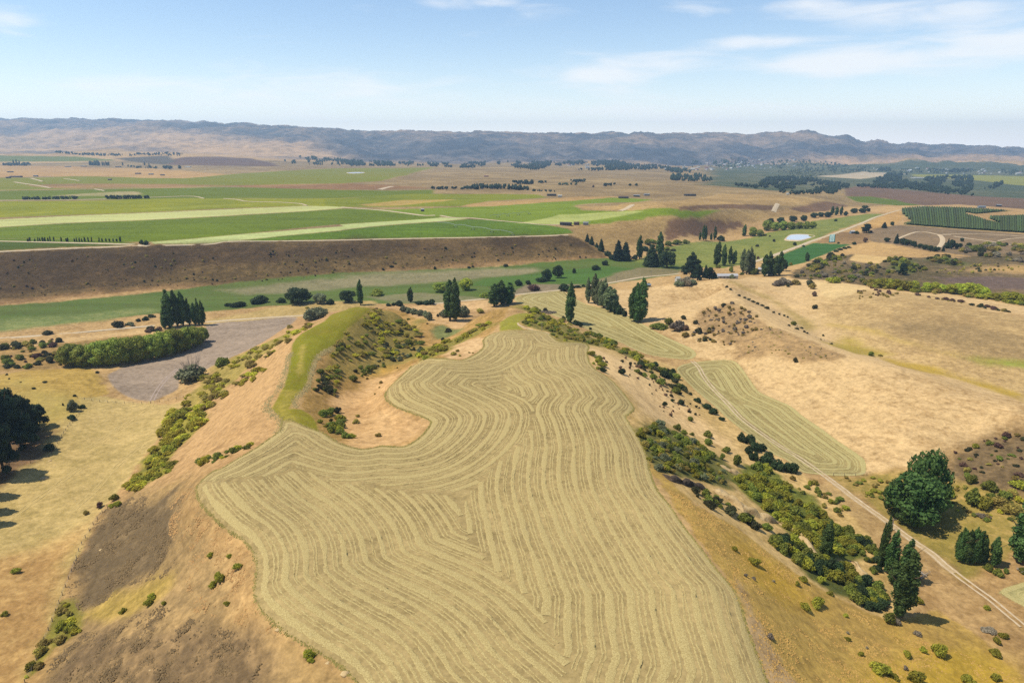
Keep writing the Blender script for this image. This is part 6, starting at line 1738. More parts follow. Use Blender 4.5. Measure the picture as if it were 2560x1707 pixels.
def belt(name, pts, n, hpx, kinds, material, seed, label, area=False, clumpy=0.0, spread=0.0, kind='stuff', group=None):
    """a belt or wood that reads as one mass. pts: sighted line (or outline when area)"""
    r = np.random.default_rng(seed)
    if area:
        lo, hi = pts.min(0), pts.max(0)
        q = lo + r.random((n * 14, 2)) * (hi - lo)
        q = q[inside(q, pts)]
        if clumpy:
            q = q[fbm(q[:, 0], q[:, 1] * 3, clumpy, 3, seed) > -.02]
        q = q[:n]
    else:
        L_ = resample(pts, 1.0)
        q = L_[np.sort(r.integers(0, len(L_), n))] + r.normal(0, 1, (n, 2)) * np.array([.5, spread])
    G = ground(q)
    d = G[:, 1] * CP - (G[:, 2] - CAM_H) * SP
    parts = []
    for (x, y, z), dd in zip(G, d):
        h = hpx * r.uniform(.65, 1.25) * dd / FPX
        V, F = _ft[kinds[int(r.integers(len(kinds)))]][int(r.integers(6))]
        w = h * r.uniform(.85, 1.3)
        a = r.uniform(0, 6.28)
        R = np.array([[math.cos(a), -math.sin(a), 0], [math.sin(a), math.cos(a), 0], [0, 0, 1]])
        parts.append(((V @ R.T) * np.array([w, w, h]) + np.array([x, y, z - h * .05]), F))
    V, F = join(parts)
    link(name, new_mesh(name, V, F, material), kind=kind, label=label, cat='trees')


belt('conifer_forest', sheet('Y', (0, 100), (430, 105), (800, 92), (1250, 100), (1350, 92), (1800, 92), (1880, 120), (2100, 128), (2352, 160), (2352, 185), (2000, 165), (1500, 175), (1340, 160), (1000, 165), (800, 140), (570, 150), (430, 150), (150, 135), (0, 135)), 1300, 6.5, ['cone', 'round'], MF_CON, 1, 'dark plantation belt along the foot of the hills', True, 30)
belt('conifer_forest', sheet('B', (-40, 335), (250, 345), (560, 350), (760, 360), (560, 372), (0, 372)), 360, 7, ['cone', 'round'], MF_CON, 2, 'dark wood left end of the plantation belt', True, 30)
belt('conifer_forest', sheet('A', (1940, 340), (2040, 310), (2200, 320), (2352, 330), (2352, 365), (2000, 362)), 110, 7, ['cone', 'round'], MF_MIX, 3, 'bluish wood beyond the brown mound', True, 25)
belt('conifer_forest', sheet('A', (360, 272), (520, 290), (700, 292), (840, 296), (830, 304), (600, 300), (380, 284)), 90, 6, ['cone', 'round'], MF_CON, 4, 'thin bluish wood under the tan left hills', True)
belt('conifer_forest', sheet('A', (860, 296), (1000, 286), (1150, 284), (1270, 292), (1260, 302), (1000, 300), (870, 304)), 80, 5, ['cone', 'round'], MF_CON, 5, 'bluish wood behind the brown mound', True)
belt('town_trees', sheet('U', (680, 490), (1000, 495), (1060, 425), (1300, 400), (1640, 420), (2080, 490), (2030, 600), (1340, 600), (1230, 555)), 620, 9, ['round', 'cone', 'round'], MF_CON, 6, 'dark wood filling the low ground beyond the creek', True, 26)
belt('town_trees', sheet('U', (0, 375), (300, 378), (470, 420), (470, 445), (150, 440), (0, 430)), 110, 9, ['cone'], MF_CON, 7, 'dark conifer block on the tan flat', True)
belt('town_trees', sheet('U', (-20, 305), (140, 305), (215, 335), (210, 355), (0, 345)), 40, 8, ['cone', 'round'], MF_CON, 8, 'small dark wood above the conifer block', True)
belt('town_trees', sheet('V', (0, 335), (180, 250), (180, 200), (780, 205), (800, 250), (1600, 240), (1800, 330), (2080, 320), (1950, 400), (1800, 400), (1750, 500), (1420, 500), (1000, 430), (600, 400), (0, 372)), 1100, 8, ['round', 'cone', 'round'], MF_CON, 9, 'dark woods of the right basin', True, 36)
belt('town_trees', sheet('V', (330, 160), (400, 120), (530, 125), (520, 165)), 40, 6, ['round'], MF_CON, 10, 'dark grove above the pale flats', True)
belt('town_trees', sheet('V', (1320, 175), (1400, 140), (1600, 150), (1580, 175)), 40, 6, ['round'], MF_CON, 11, 'dark grove far back in the right basin', True)
belt('town_trees', sheet('C', (0, 345), (400, 320), (900, 335), (1400, 390), (2352, 400), (2352, 440), (1600, 415), (1000, 420), (600, 385), (0, 385)), 520, 5, ['round', 'cone'], MF_MIX, 12, 'scattered trees through the far town', True, 30)
belt('town_trees', sheet('C', (600, 410), (900, 400), (1000, 430), (900, 455), (750, 450)), 90, 5, ['round'], MF_PALE, 13, 'pale willows on the river flat', True, 30)
belt('shelter_belt', sheet('Y', (480, 335), (600, 330), (700, 335), (850, 340), (980, 345)), 60, 13, ['cone', 'round', 'cone'], MF_CON, 14, 'dense dark shelter belt in the middle of the plateau', spread=1.0)
belt('shelter_belt', sheet('Y', (370, 338), (460, 338)), 12, 9, ['round'], MF_CON, 15, 'round trees at the left end of the middle shelter belt', spread=.6)
belt('shelter_belt', sheet('Y', (115, 340), (270, 338)), 14, 9, ['round', 'cone'], MF_CON, 16, 'small dark grove left of the middle shelter belt', spread=.8)
belt('shelter_belt', sheet('Y', (290, 338), (335, 338)), 5, 7, ['round'], MF_CON, 17, 'clump between the small grove and the shelter belt', spread=.3)
belt('shelter_belt', sheet('Y', (840, 290), (1025, 292)), 26, 11, ['cone', 'round'], MF_CON, 18, 'dark trees rising behind the shelter belt', spread=.8)
belt('shelter_belt', sheet('Y', (1072, 284), (1140, 284)), 10, 8, ['round'], MF_CON, 19, 'dark clump right of the shelter belt on the tan strip', spread=.4)
belt('shelter_belt', sheet('Y', (1250, 300), (1420, 300)), 20, 6, ['round'], MF_MIX, 20, 'low green hedge on the tan strip', spread=.4)
belt('shelter_belt', sheet('Y', (1360, 274), (1490, 273)), 24, 8, ['round'], MF_CON, 21, 'dark oval wood on the tan strip', spread=.8)
belt('shelter_belt', sheet('Y', (1660, 312), (1755, 306)), 12, 8, ['round', 'slim'], MF_CON, 22, 'clump of trees on the brown plain', spread=.4)
belt('shelter_belt', sheet('Y', (1060, 358), (1240, 365)), 14, 6, ['round'], MF_CON, 23, 'low trees by the sheds in the middle plain', spread=.4)
belt('shelter_belt', sheet('Y', (2270, 250), (2352, 258)), 30, 11, ['cone'], MF_CON, 24, 'dark conifer block at the right of the middle plain', spread=1)
belt('shelter_belt', sheet('X', (50, 160), (350, 162)), 36, 8, ['round'], MF_CON, 25, 'low dark trees around the left far poplars', spread=.4)
belt('shelter_belt', sheet('X', (1050, 158), (1165, 160)), 24, 11, ['slim', 'cone'], MF_CON, 26, 'dark block of conifers on the left far plain', spread=.4)
belt('shelter_belt', sheet('X', (1510, 175), (1610, 190), (1700, 190), (1760, 195), (1850, 198)), 34, 6, ['round', 'slim'], MF_MIX, 27, 'mixed trees of a homestead on the left far plain', spread=.6)
belt('shelter_belt', sheet('X', (1930, 200), (2010, 202)), 16, 8, ['round'], MF_CON, 28, 'square dark clump right of the homestead trees', spread=.3)
belt('field_hedge', sheet('X', (270, 562), (560, 560), (900, 556)), 90, 8, ['slim', 'round'], MF_MIX, 29, 'thin hedge of trees along the left farm road', spread=.3)
belt('field_hedge', sheet('X', (1265, 552), (1500, 551), (1765, 549)), 80, 9, ['slim', 'round'], MF_MIX, 30, 'denser hedge of trees along the left farm road', spread=.3)
for k, (sh, x, y, h) in enumerate([('X', 165, 160, 15), ('X', 200, 160, 16), ('X', 232, 160, 13), ('X', 1208, 163, 11), ('X', 1228, 163, 10), ('X', 1250, 163, 12), ('X', 1268, 163, 10), ('X', 1284, 163, 11), ('X', 1444, 163, 9), ('X', 1703, 162, 10), ('X', 1757, 190, 12), ('X', 2115, 200, 9)]):
    tree('poplar_tree', 'poplar', 'dark', sh, x, y, y - h * 4.7, 16 if x != 2115 else 34, '%s far poplar from the left on the distant left plain' % ORD[k], 'far poplars on the left plain')
sap = [190, 205, 240, 262, 275, 292, 310, 330, 345, 370, 420, 455, 465, 510, 525, 545, 560, 580, 605, 628, 680, 700, 725, 750, 775, 800, 825]
for x in sap:
    bush('sapling', 'dark', 'A', x, 888, 22 + (x * 7) % 16, 12, 'young tree in the planted row above the bank road', 'saplings above the bank road', 'tree', 'tiny')
bush('green_bush', 'dark', 'A', 968, 904, 36, 30, 'left one of two dark trees at the bank road junction')
bush('green_bush', 'dark', 'A', 1000, 906, 32, 40, 'right one of two dark trees at the bank road junction')
bush('green_bush', 'dark', 'Y', 1900, 308, 26, 26, 'left one of two dark round trees on the far brown plain')
bush('green_bush', 'dark', 'Y', 1957, 308, 30, 32, 'right one of two dark round trees on the far brown plain')
bush('green_bush', 'dark', 'Y', 1028, 356, 26, 32, 'dark clump right below the end of the shelter belt')
bush('green_bush', 'brown', 'Y', 1568, 320, 24, 22, 'reddish tree alone on the far brown plain')

PLANTS_FAR = True
build_plants()

# ---- bush with dead branches beside the ploughed field
g = ground(sheet('D', (1318, 812)))[0]
k_ = 1.0 / SHEETS['D'][2] * (g[1] * CP - (g[2] - CAM_H) * SP) / FPX
bw, bh = 190 * k_, 135 * k_
dead = link('thorn_bush', None, None, tuple(g), 'large grey-green bush with bare dead branches beside the ploughed field', 'bush')
c = link('foliage', plant_mesh('bush', 2, 'greygreen'), dead)
c.scale = (bw / .92, bw / .92, bh * .8 / .72)
r = np.random.default_rng(3)
parts = []
for i in range(26):
    a, l = r.uniform(0, 6.28), r.uniform(.6, 1.15)
    e = np.array([math.cos(a) * bw * .42 * l, math.sin(a) * bw * .42 * l, bh * r.uniform(.75, 1.25)])
    mid_ = e * .5 + r.normal(0, .3, 3)
    parts.append(tube([(0, 0, .2), mid_, e], [.14, .09, .03], 4))
    for q in range(2):
        parts.append(tube([mid_, mid_ + (e - mid_) * .5 + r.normal(0, .5, 3), e + r.normal(0, .9, 3)], [.07, .05, .02], 4))
V, F = join(parts)
link('dead_branch', new_mesh('dead_branch', V, F, M_DEAD), dead)

# ---------------------------------------------------------------- cover that nobody could count: tussock, grass, rough verge
def tufts(name, poly_px, n, w, h, material, seed, label, line=None, spread=1.0, clumpy=0.0, cat='grass'):
    r = np.random.default_rng(seed)
    if line is not None:
        P = resample(ground(line)[:, :2], .12 * 4)
        q = P[r.integers(0, len(P), n)] + r.normal(0, spread, (n, 2))
    else:
        poly = ground(poly_px)[:, :2]
        lo, hi = poly.min(0), poly.max(0)
        q = lo + r.random((n * 5, 2)) * (hi - lo)
        q = q[inside(q, poly)]
        if clumpy:
            q = q[fbm(q[:, 0], q[:, 1], clumpy, 3, seed) + r.normal(0, .12, len(q)) > .02]
        q = q[:n]
    n = len(q)
    z = ground_z(q[:, 0], q[:, 1])
    s = r.uniform(.5, 1.3, n)
    # each tuft a low ragged pyramid
    ang = r.uniform(0, 6.28, n)
    base = []
    for k in range(4):
        rad = w * s * r.uniform(.55, 1.25, n) * .62
        base.append(np.stack([q[:, 0] + np.cos(ang + k * 1.571) * rad, q[:, 1] + np.sin(ang + k * 1.571) * rad, z - .06], 1))
    tip = np.stack([q[:, 0] + r.normal(0, w * .22, n), q[:, 1] + r.normal(0, w * .22, n), z + h * s * r.uniform(.7, 1.25, n)], 1)
    V = np.stack(base + [tip], 1).reshape(-1, 3)
    k0 = np.arange(n)[:, None] * 5
    F = np.concatenate([k0 + np.array([[i, (i + 1) % 4, 4]]) for i in range(4)])
    link(name, new_mesh(name, V, F, material), kind='stuff', label=label, cat=cat)


MT_SCRUB = simple_material("heath", (152, 128, 94), (118, 100, 74), .8)
MT_DRY = simple_material("dry_grass", (212, 172, 118), (188, 146, 96), .5)
MT_VERGE = simple_material("verge_grass", (172, 158, 96), (140, 132, 74), .5)
MT_STONE = simple_material("verge_grey", (186, 168, 122), (150, 140, 96), .8)
MT_GOLD = simple_material("golden_grass", (214, 174, 102), (194, 154, 90), .5)
tufts('scrub_cover', sheet('H', (700, 480), (850, 440), (960, 540), (1000, 700), (1110, 800), (1060, 920), (780, 980), (650, 1070), (480, 1150), (400, 1030), (440, 850), (520, 680), (600, 550)), 6000, .5, .24, MT_SCRUB, 51, 'low brown heath covering the left foreground slope', clumpy=5, cat='scrub')
tufts('scrub_cover', sheet('H', (200, 1660), (330, 1400), (500, 1270), (700, 1210), (950, 1100), (1100, 1170), (1300, 1230), (1470, 1280), (1560, 1450), (1500, 1660)), 6000, .45, .24, MT_SCRUB, 52, 'low brown heath in the bottom corner of the left slope', clumpy=4, cat='scrub')
tufts('dry_grass', sheet('H', (1000, 430), (1150, 400), (1210, 580), (1400, 720), (1500, 860), (1510, 1080), (1700, 1290), (1560, 1270), (1400, 1230), (1120, 1130), (1110, 960), (1120, 820), (1010, 690)), 5000, .5, .26, MT_DRY, 53, 'tall dry grass beside the left rim of the hay field', clumpy=5)
tufts('golden_grass', F_((1530, 1120), (1700, 1220), (1900, 1370), (2060, 1440), (2352, 1560), (2352, 1640), (1800, 1650), (1745, 1540), (1700, 1420), (1660, 1320), (1580, 1200)), 6000, .45, .16, MT_GOLD, 54, 'golden dry grass on the right foreground slope', clumpy=8)
hay_line = spline(HAY_MAIN, 3, True)
hay_line = hay_line[hay_line[:, 1] < 1780]
tufts('rough_verge', None, 9000, .38, .28, MT_VERGE, 55, 'rough uncut grass along the rim of the hay field', line=np.vstack([hay_line[:-2]]), spread=.22)
tufts('rough_verge', None, 1400, .45, .35, MT_STONE, 56, 'grey rough verge along the left rim of the grassy spur', line=spline(sheet('K', (960, 1110), (990, 1040), (975, 980), (900, 920), (850, 860), (880, 780), (960, 690), (1000, 600), (1040, 480), (1080, 330)), 4), spread=.9)
tufts('rough_verge', None, 1400, .45, .35, MT_STONE, 57, 'grey rough verge along the right rim of the grassy spur', line=spline(sheet('K', (1130, 860), (1130, 780), (1250, 660), (1275, 560), (1300, 460), (1370, 345), (1500, 270)), 4), spread=.8)

# ---------------------------------------------------------------- buildings
def paint(name, c, rough=.6, var=.06):
    c2 = tuple(max(0, int(v * (1 - var * 2))) for v in c)
    return simple_material(name, c, c2, 2.0, rough=rough, spec=.3)


MB_WHITE = paint("white_wall", (226, 226, 222))
MB_ROOF = paint("pale_roof", (214, 214, 222), .45)
MB_GREYROOF = paint("grey_roof", (168, 170, 176), .45)
MB_DARK = paint("dark_shed", (74, 70, 70))
MB_BROWN = paint("brown_shed", (112, 92, 82))
MB_BLUE = paint("blue_grey", (150, 166, 182))
MB_RED = paint("red_roof", (150, 96, 84))
MB_GLASS = simple_material("window_glass", (40, 46, 56), (56, 62, 72), 1.0, rough=.1, spec=.6)
MB_WOOD = simple_material("post_wood", (142, 124, 104), (110, 96, 80), 3)
MB_STEEL = simple_material("galvanised", (196, 204, 206), (170, 178, 182), 2, rough=.4, spec=.5)
MB_TYRE = simple_material("tyre", (50, 48, 46), (40, 38, 36), 2)


def box(x0, x1, y0, y1, z0, z1):
    V = [(x0, y0, z0), (x1, y0, z0), (x1, y1, z0), (x0, y1, z0), (x0, y0, z1), (x1, y0, z1), (x1, y1, z1), (x0, y1, z1)]
    return np.array(V, float), np.array([(0, 3, 2, 1), (4, 5, 6, 7), (0, 1, 5, 4), (1, 2, 6, 5), (2, 3, 7, 6), (3, 0, 4, 7)])


def gable(l, w, h, rise, eave=.35):
    """roof shell, ridge along x"""
    a, b = l / 2 + eave, w / 2 + eave
    t = .18
    V = [(-a, -b, h - .1), (a, -b, h - .1), (a, 0, h + rise), (-a, 0, h + rise), (-a, b, h - .1), (a, b, h - .1)]
    V += [(x, y, z + t) for x, y, z in V]
    F = [(6, 7, 8, 9), (9, 8, 11, 10), (1, 0, 3, 2), (2, 3, 4, 5), (0, 1, 7, 6), (5, 4, 10, 11), (0, 6, 9, 3), (3, 9, 10, 4), (1, 2, 8, 7), (2, 5, 11, 8)]
    return np.array(V, float), np.array(F)


def walls(l, w, h, rise):
    V, F = box(-l / 2, l / 2, -w / 2, w / 2, -1.5, h)
    G = np.array([(-l / 2, -w / 2, h), (-l / 2, w / 2, h), (-l / 2, 0, h + rise), (l / 2, -w / 2, h), (l / 2, w / 2, h), (l / 2, 0, h + rise)], float)
    GF = np.array([(1, 0, 2, 2), (3, 4, 5, 5)])
    V2, F2 = join([(V, F), (G, np.array([(1, 0, 2), (3, 4, 5)])[:, [0, 1, 2, 2]])])
    return V2, F2


def tri_quads(name, V, F, m):
    me = bpy.data.meshes.new(name)
    me.from_pydata([tuple(map(float, v)) for v in V], [], [tuple(dict.fromkeys(map(int, f))) for f in F])
    me.update()
    me.materials.append(m)
    return me


def building(name, sh, x, y, lpx, l_to_w, h, rise, rot, label, wall, roof, cat='building', windows=0, door=False, group=None, chimney=False):
    g = ground(sheet(sh, (x, y)))[0]
    d = g[1] * CP - (g[2] - CAM_H) * SP
    l = lpx / SHEETS[sh][2] * d / FPX
    w = l * l_to_w
    e = link(name, None, None, tuple(g), label, cat, group)
    e.rotation_euler = (0, 0, rot)
    link('wall', tri_quads('wall', *walls(l, w, h, rise), wall), e)
    rf = link('roof', tri_quads('roof', *gable(l, w, h, rise), roof), e)
    if chimney:
        link('chimney', tri_quads('chimney', *box(l * .15, l * .15 + .8, -.4, .4, h + rise * .3, h + rise + 1.0), MB_RED), rf)
    for k in range(windows):
        cx = -l / 2 + l * (k + .7) / (windows + .4)
        wn = link('window', tri_quads('window', *box(cx - .75, cx + .75, -w / 2 - .05, -w / 2 + .02, 1.0, 2.2), MB_WHITE), e)
        link('pane', tri_quads('pane', *box(cx - .62, cx + .62, -w / 2 - .08, -w / 2 - .02, 1.12, 2.08), MB_GLASS), wn)
    if door:
        link('door', tri_quads('door', *box(l * .12, l * .12 + 1.1, -w / 2 - .07, -w / 2 + .02, -.2, 2.0), MB_BROWN), e)
    return e


building('farm_shed', 'Z', 1862, 800, 300, .32, 3.0, 1.6, .06, 'long low white shed with pale metal roof at the farm', MB_WHITE, MB_ROOF, windows=5, door=True)
building('farm_house', 'T', 1165, 505, 90, .7, 3.6, 2.2, .2, 'white farmhouse between the two dark poplar clumps', MB_WHITE, MB_GREYROOF, 'house', 3, True, chimney=True)
building('farm_house', 'T', 1045, 470, 60, .7, 3.0, 1.8, -.3, 'small white outbuilding left of the white farmhouse', MB_WHITE, MB_ROOF, 'house', 2, True)
building('cottage', 'Z', 1138, 850, 60, .8, 3.2, 1.8, .4, 'white cottage half hidden left of the grey thicket', MB_WHITE, MB_WHITE, 'house', 1, True)
building('hut', 'Q', 1578, 193, 44, .6, 2.2, .8, 0, 'small blue-grey hut on the straw flat below the road', MB_BLUE, MB_BLUE, 'hut', 1, True)
building('hut', 'V', 2, 1005, 60, .6, 3, 1.2, .2, 'pale blue shed at the foot of the broad pine', MB_BLUE, MB_ROOF, 'shed', 1, True)
for k, (sh, x, y, l, m, lab) in enumerate([
        ('W', 2095, 288, 110, MB_DARK, 'long dark shed at the right end of the irrigated field'),
        ('W', 2200, 285, 50, MB_BROWN, 'low brown shed just right of the long dark shed'),
        ('W', 2290, 285, 50, MB_GREYROOF, 'pale shed on the edge of the bank corner'),
        ('W', 692, 152, 30, MB_DARK, 'small black shed at the end of the farm road on the plateau'),
        ('X', 122, 242, 60, MB_DARK, 'dark barn highest on the left tan flat'),
        ('X', 190, 298, 120, MB_BROWN, 'long brown barn on the left tan flat'),
        ('X', 100, 310, 50, MB_DARK, 'short dark barn left of the long brown one'),
        ('X', 422, 290, 50, MB_DARK, 'dark barn alone right of the long brown one'),
        ('X', 1625, 260, 60, MB_BROWN, 'brown barn on the orange strip, leftmost of three'),
        ('X', 1778, 268, 50, MB_DARK, 'dark barn on the orange strip, middle of three'),
        ('X', 1912, 278, 46, MB_BROWN, 'brown barn on the orange strip, right of three'),
        ('X', 1293, 333, 40, MB_BROWN, 'small brown barn on the green left plain'),
        ('X', 800, 178, 60, MB_GREYROOF, 'pale farm building on the far left plain'),
        ('X', 985, 174, 60, MB_DARK, 'dark farm building on the far left plain'),
        ('X', 1393, 180, 60, MB_BROWN, 'brown farm building left of the homestead trees'),
        ('X', 2212, 182, 70, MB_WHITE, 'white long roof on the far left plain'),
        ('Y', 1190, 398, 80, MB_DARK, 'dark shed left of the tan mound on the middle plain'),
        ('Y', 1265, 408, 36, MB_WHITE, 'small white shed beside the tan mound on the middle plain'),
        ('Y', 1840, 420, 90, MB_BROWN, 'brown shed on the plain right of the green field'),
        ('Y', 1960, 406, 56, MB_DARK, 'dark shed right of the brown one on the plain'),
        ('Y', 2050, 396, 50, MB_GREYROOF, 'grey shed farthest right on the plain'),
        ('Y', 600, 225, 40, MB_RED, 'reddish barn on the brown plain behind the shelter belt'),
        ('V', 1770, 658, 90, MB_BLUE, 'blue-grey shed behind the orchard'),
        ('V', 2005, 636, 60, MB_DARK, 'dark shed behind the orchard on the right'),
        ('U', 210, 612, 130, MB_DARK, 'dark long shed above the tan slope'),
        ('V', 950, 252, 260, MB_WHITE, 'long white glasshouse roof in the right basin'),
        ('U', 1360, 600, 30, MB_WHITE, 'white house at the edge of the dark wood')]):
    building('shed', sh, x, y, l, .45, 3.2, 1.2, (k * .37) % .5 - .25, lab, m, MB_GREYROOF if m is MB_DARK and k % 2 else m, 'shed')

# far town: tiny houses
hv, hf = join([(walls(1, .7, .34, .25)[0] * 1.0, walls(1, .7, .34, .25)[1])])
wall_me = tri_quads('wall', *walls(12, 8, 3.4, 2.4), MB_WHITE)
roofs = [tri_quads('roof', *gable(12, 8, 3.4, 2.4), m) for m in (MB_ROOF, MB_WHITE, MB_GREYROOF, MB_RED)]
r = np.random.default_rng(12)
spots = []
for poly, n in ((sheet('U', (0, 260), (300, 240), (700, 200), (1000, 200), (900, 260), (600, 320), (150, 310)), 46), (sheet('U', (600, 215), (1100, 190), (1500, 170), (1450, 290), (1000, 300)), 24), (sheet('V', (0, 120), (900, 110), (1800, 100), (2352, 150), (2352, 210), (1600, 200), (800, 180), (0, 160)), 30), (sheet('Y', (1050, 100), (1250, 105), (2352, 130), (2352, 165), (1500, 150)), 16)):
    lo, hi = poly.min(0), poly.max(0)
    q = lo + r.random((n * 8, 2)) * (hi - lo)
    spots.append(q[inside(q, poly)][:n])
TOWN = ground(np.vstack(spots))
for x, y, z in TOWN:
    e = link('house', None, None, (x, y, z), 'tiny pale house of the far town below the hills', 'house', 'houses of the far town')
    e.rotation_euler = (0, 0, r.uniform(0, 3.1))
    s = r.uniform(1.0, 1.9)
    e.scale = (s, s, s)
    link('wall', wall_me, e)
    link('roof', roofs[int(r.integers(4))], e)

# ---------------------------------------------------------------- orchard rows
def orchard():
    front = resample(sheet('V', (700, 898), (1000, 910), (1400, 938), (1800, 962), (2352, 1000), (2700, 1020)), .5)
    back = resample(sheet('V', (660, 668), (1000, 645), (1400, 655), (1700, 672), (2200, 704), (2700, 760)), .5)
    body = sheet('V', (690, 885), (820, 850), (700, 740), (690, 670), (1000, 645), (1600, 660), (2200, 700), (1700, 740), (1560, 720), (1540, 745), (1720, 790), (1820, 830), (2050, 880), (1870, 800), (1900, 775), (2352, 765), (2900, 790), (2900, 1060), (2352, 1000), (1400, 940))
    m = leaf_mat("orchard_leaf", (112, 126, 66), (80, 98, 50))
    n = 62
    rr = np.random.default_rng(9)
    A = ground(front[np.linspace(0, len(front) - 1, n).astype(int)])[:, :2]
    B = ground(back[np.linspace(0, len(back) - 1, n).astype(int)])[:, :2]
    bw = ground(body)[:, :2]
    for k in range(n):
        L_ = resample(np.array([A[k], B[k]]), 5.0)
        ok = inside(L_, bw)
        runs, cur = [], []
        for p, o in zip(L_, ok):
            if o:
                cur.append(p)
            else:
                if len(cur) > 2:
                    runs.append(np.array(cur))
                cur = []
        if len(cur) > 2:
            runs.append(np.array(cur))
        parts = []
        for R in runs:
            w = 1.7
            nse = lambda: rr.normal(0, .35, len(R))
            T = tangents(R)
            Nn = np.stack([T[:, 1], -T[:, 0]], 1)
            prof = [(-w, .3), (-w * .9, 1.9), (0, 3.1), (w * .9, 1.9), (w, .3)]
            V = np.zeros((len(R), 5, 3))
            for i, (o, h) in enumerate(prof):
                q = R + Nn * (o + nse())[:, None]
                V[:, i, :2] = q
                V[:, i, 2] = height(q[:, 0], q[:, 1]) + h + nse()
            idx = np.arange(len(R) * 5).reshape(len(R), 5)
            F = np.stack([idx[:-1, :-1], idx[:-1, 1:], idx[1:, 1:], idx[1:, :-1]], -1).reshape(-1, 4)
            parts.append((V.reshape(-1, 3), F))
        if parts:
            V, F = join(parts)
            link('orchard_row', new_mesh('orchard_row', V, F, m), None, None, 'row of green fruit trees running up the right-hand orchard', 'orchard', 'rows of the orchard')


orchard()

# ---------------------------------------------------------------- pond
def pond(name, px, label):
    P = spline(ground(spline(px, 5, True))[:, :2], 2, True)
    z = float(np.percentile(height(P[:, 0], P[:, 1]), 70)) + .25
    c = P.mean(0)
    n = len(P)
    m, N, L, add = mat("pond_water")
    bs = add('ShaderNodeBsdfPrincipled', i_Roughness=.12)
    bs.inputs['Base Color'].default_value = (.42, .45, .48, 1)
    bs.inputs['Specular IOR Level'].default_value = .6
    tc = add('ShaderNodeTexCoord')
    nz = add('ShaderNodeTexNoise', i_Scale=.8, i_Detail=3.0)
    L.new(tc.outputs['Object'], nz.inputs['Vector'])
    bp = add('ShaderNodeBump', i_Strength=.12, i_Distance=.1)
    L.new(nz.outputs['Fac'], bp.inputs['Height'])
    L.new(bp.outputs[0], bs.inputs['Normal'])
    out = add('ShaderNodeOutputMaterial')
    L.new(bs.outputs[0], out.inputs['Surface'])
    V = np.vstack([np.c_[P, np.full(n, z)], [[c[0], c[1], z]]])
    F = [(i, (i + 1) % n, n) for i in range(n)]
    o = link(name, new_mesh(name, V, np.array(F), m), kind='structure', label=label)
    # earth rim
    Q = c + (P - c) * 1.07
    R2 = c + (P - c) * 1.16
    V = np.vstack([np.c_[P * .999 + c * .001, np.full(n, z - .1)], np.c_[Q, np.full(n, z + .5)], np.c_[R2, height(R2[:, 0], R2[:, 1]) - .3]])
    F = []
    for i in range(n):
        j = (i + 1) % n
        F += [(i, j, n + j, n + i), (n + i, n + j, 2 * n + j, 2 * n + i)]
    link('pond_rim', new_mesh('pond_rim', V, np.array(F), M_TRACK, True), parent=o)


pond('pond_water', sheet('T', (1345, 92), (1380, 50), (1450, 36), (1540, 33), (1620, 36), (1665, 50), (1600, 76), (1510, 102), (1420, 102)), 'pale farm pond beside the straight road')
pond('pond_water', sheet('B', (50, 418), (80, 415), (130, 414), (165, 416.5), (130, 420), (80, 421)), 'thin far pond on the brown plain')

# ---------------------------------------------------------------- wrapped bales in rows
def bale_mesh(m):
    n = 10
    a = np.linspace(0, 2 * np.pi, n, endpoint=False)
    prof = [(.0, 0), (.62, .0), (.72, .1), (.72, 1.15), (.62, 1.25), (0, 1.25)]
    V = [np.array([rr * math.cos(t), rr * math.sin(t), z]) for rr, z in prof for t in a]
    F = []
    for i in range(len(prof) - 1):
        for k in range(n):
            F.append((i * n + k, i * n + (k + 1) % n, (i + 1) * n + (k + 1) % n, (i + 1) * n + k))
    return new_mesh('bale', V, np.array(F), m, True)


BM = [bale_mesh(paint("wrap_teal", (92, 168, 160))), bale_mesh(paint("wrap_white", (232, 236, 234)))]
for k in range(7):
    a = ground(sheet('T', (1853 + k * 8.6, 124 - k * 0.2)))[0][:2]
    b = ground(sheet('T', (1862 + k * 8.3, 46 - k * 1.0)))[0][:2]
    L_ = resample(np.array([a, b]), 3.0)
    for q in L_:
        o = link('wrapped_bale', BM[k % 2], None, (q[0], q[1], float(height(q[0], q[1]))), ('teal' if k % 2 == 0 else 'white') + ' wrapped bale in the striped rows beside the straight road', 'bale', 'bales in striped rows, ' + ('teal' if k % 2 == 0 else 'white'))
        o.scale = (1.25, 1.25, 1.3)

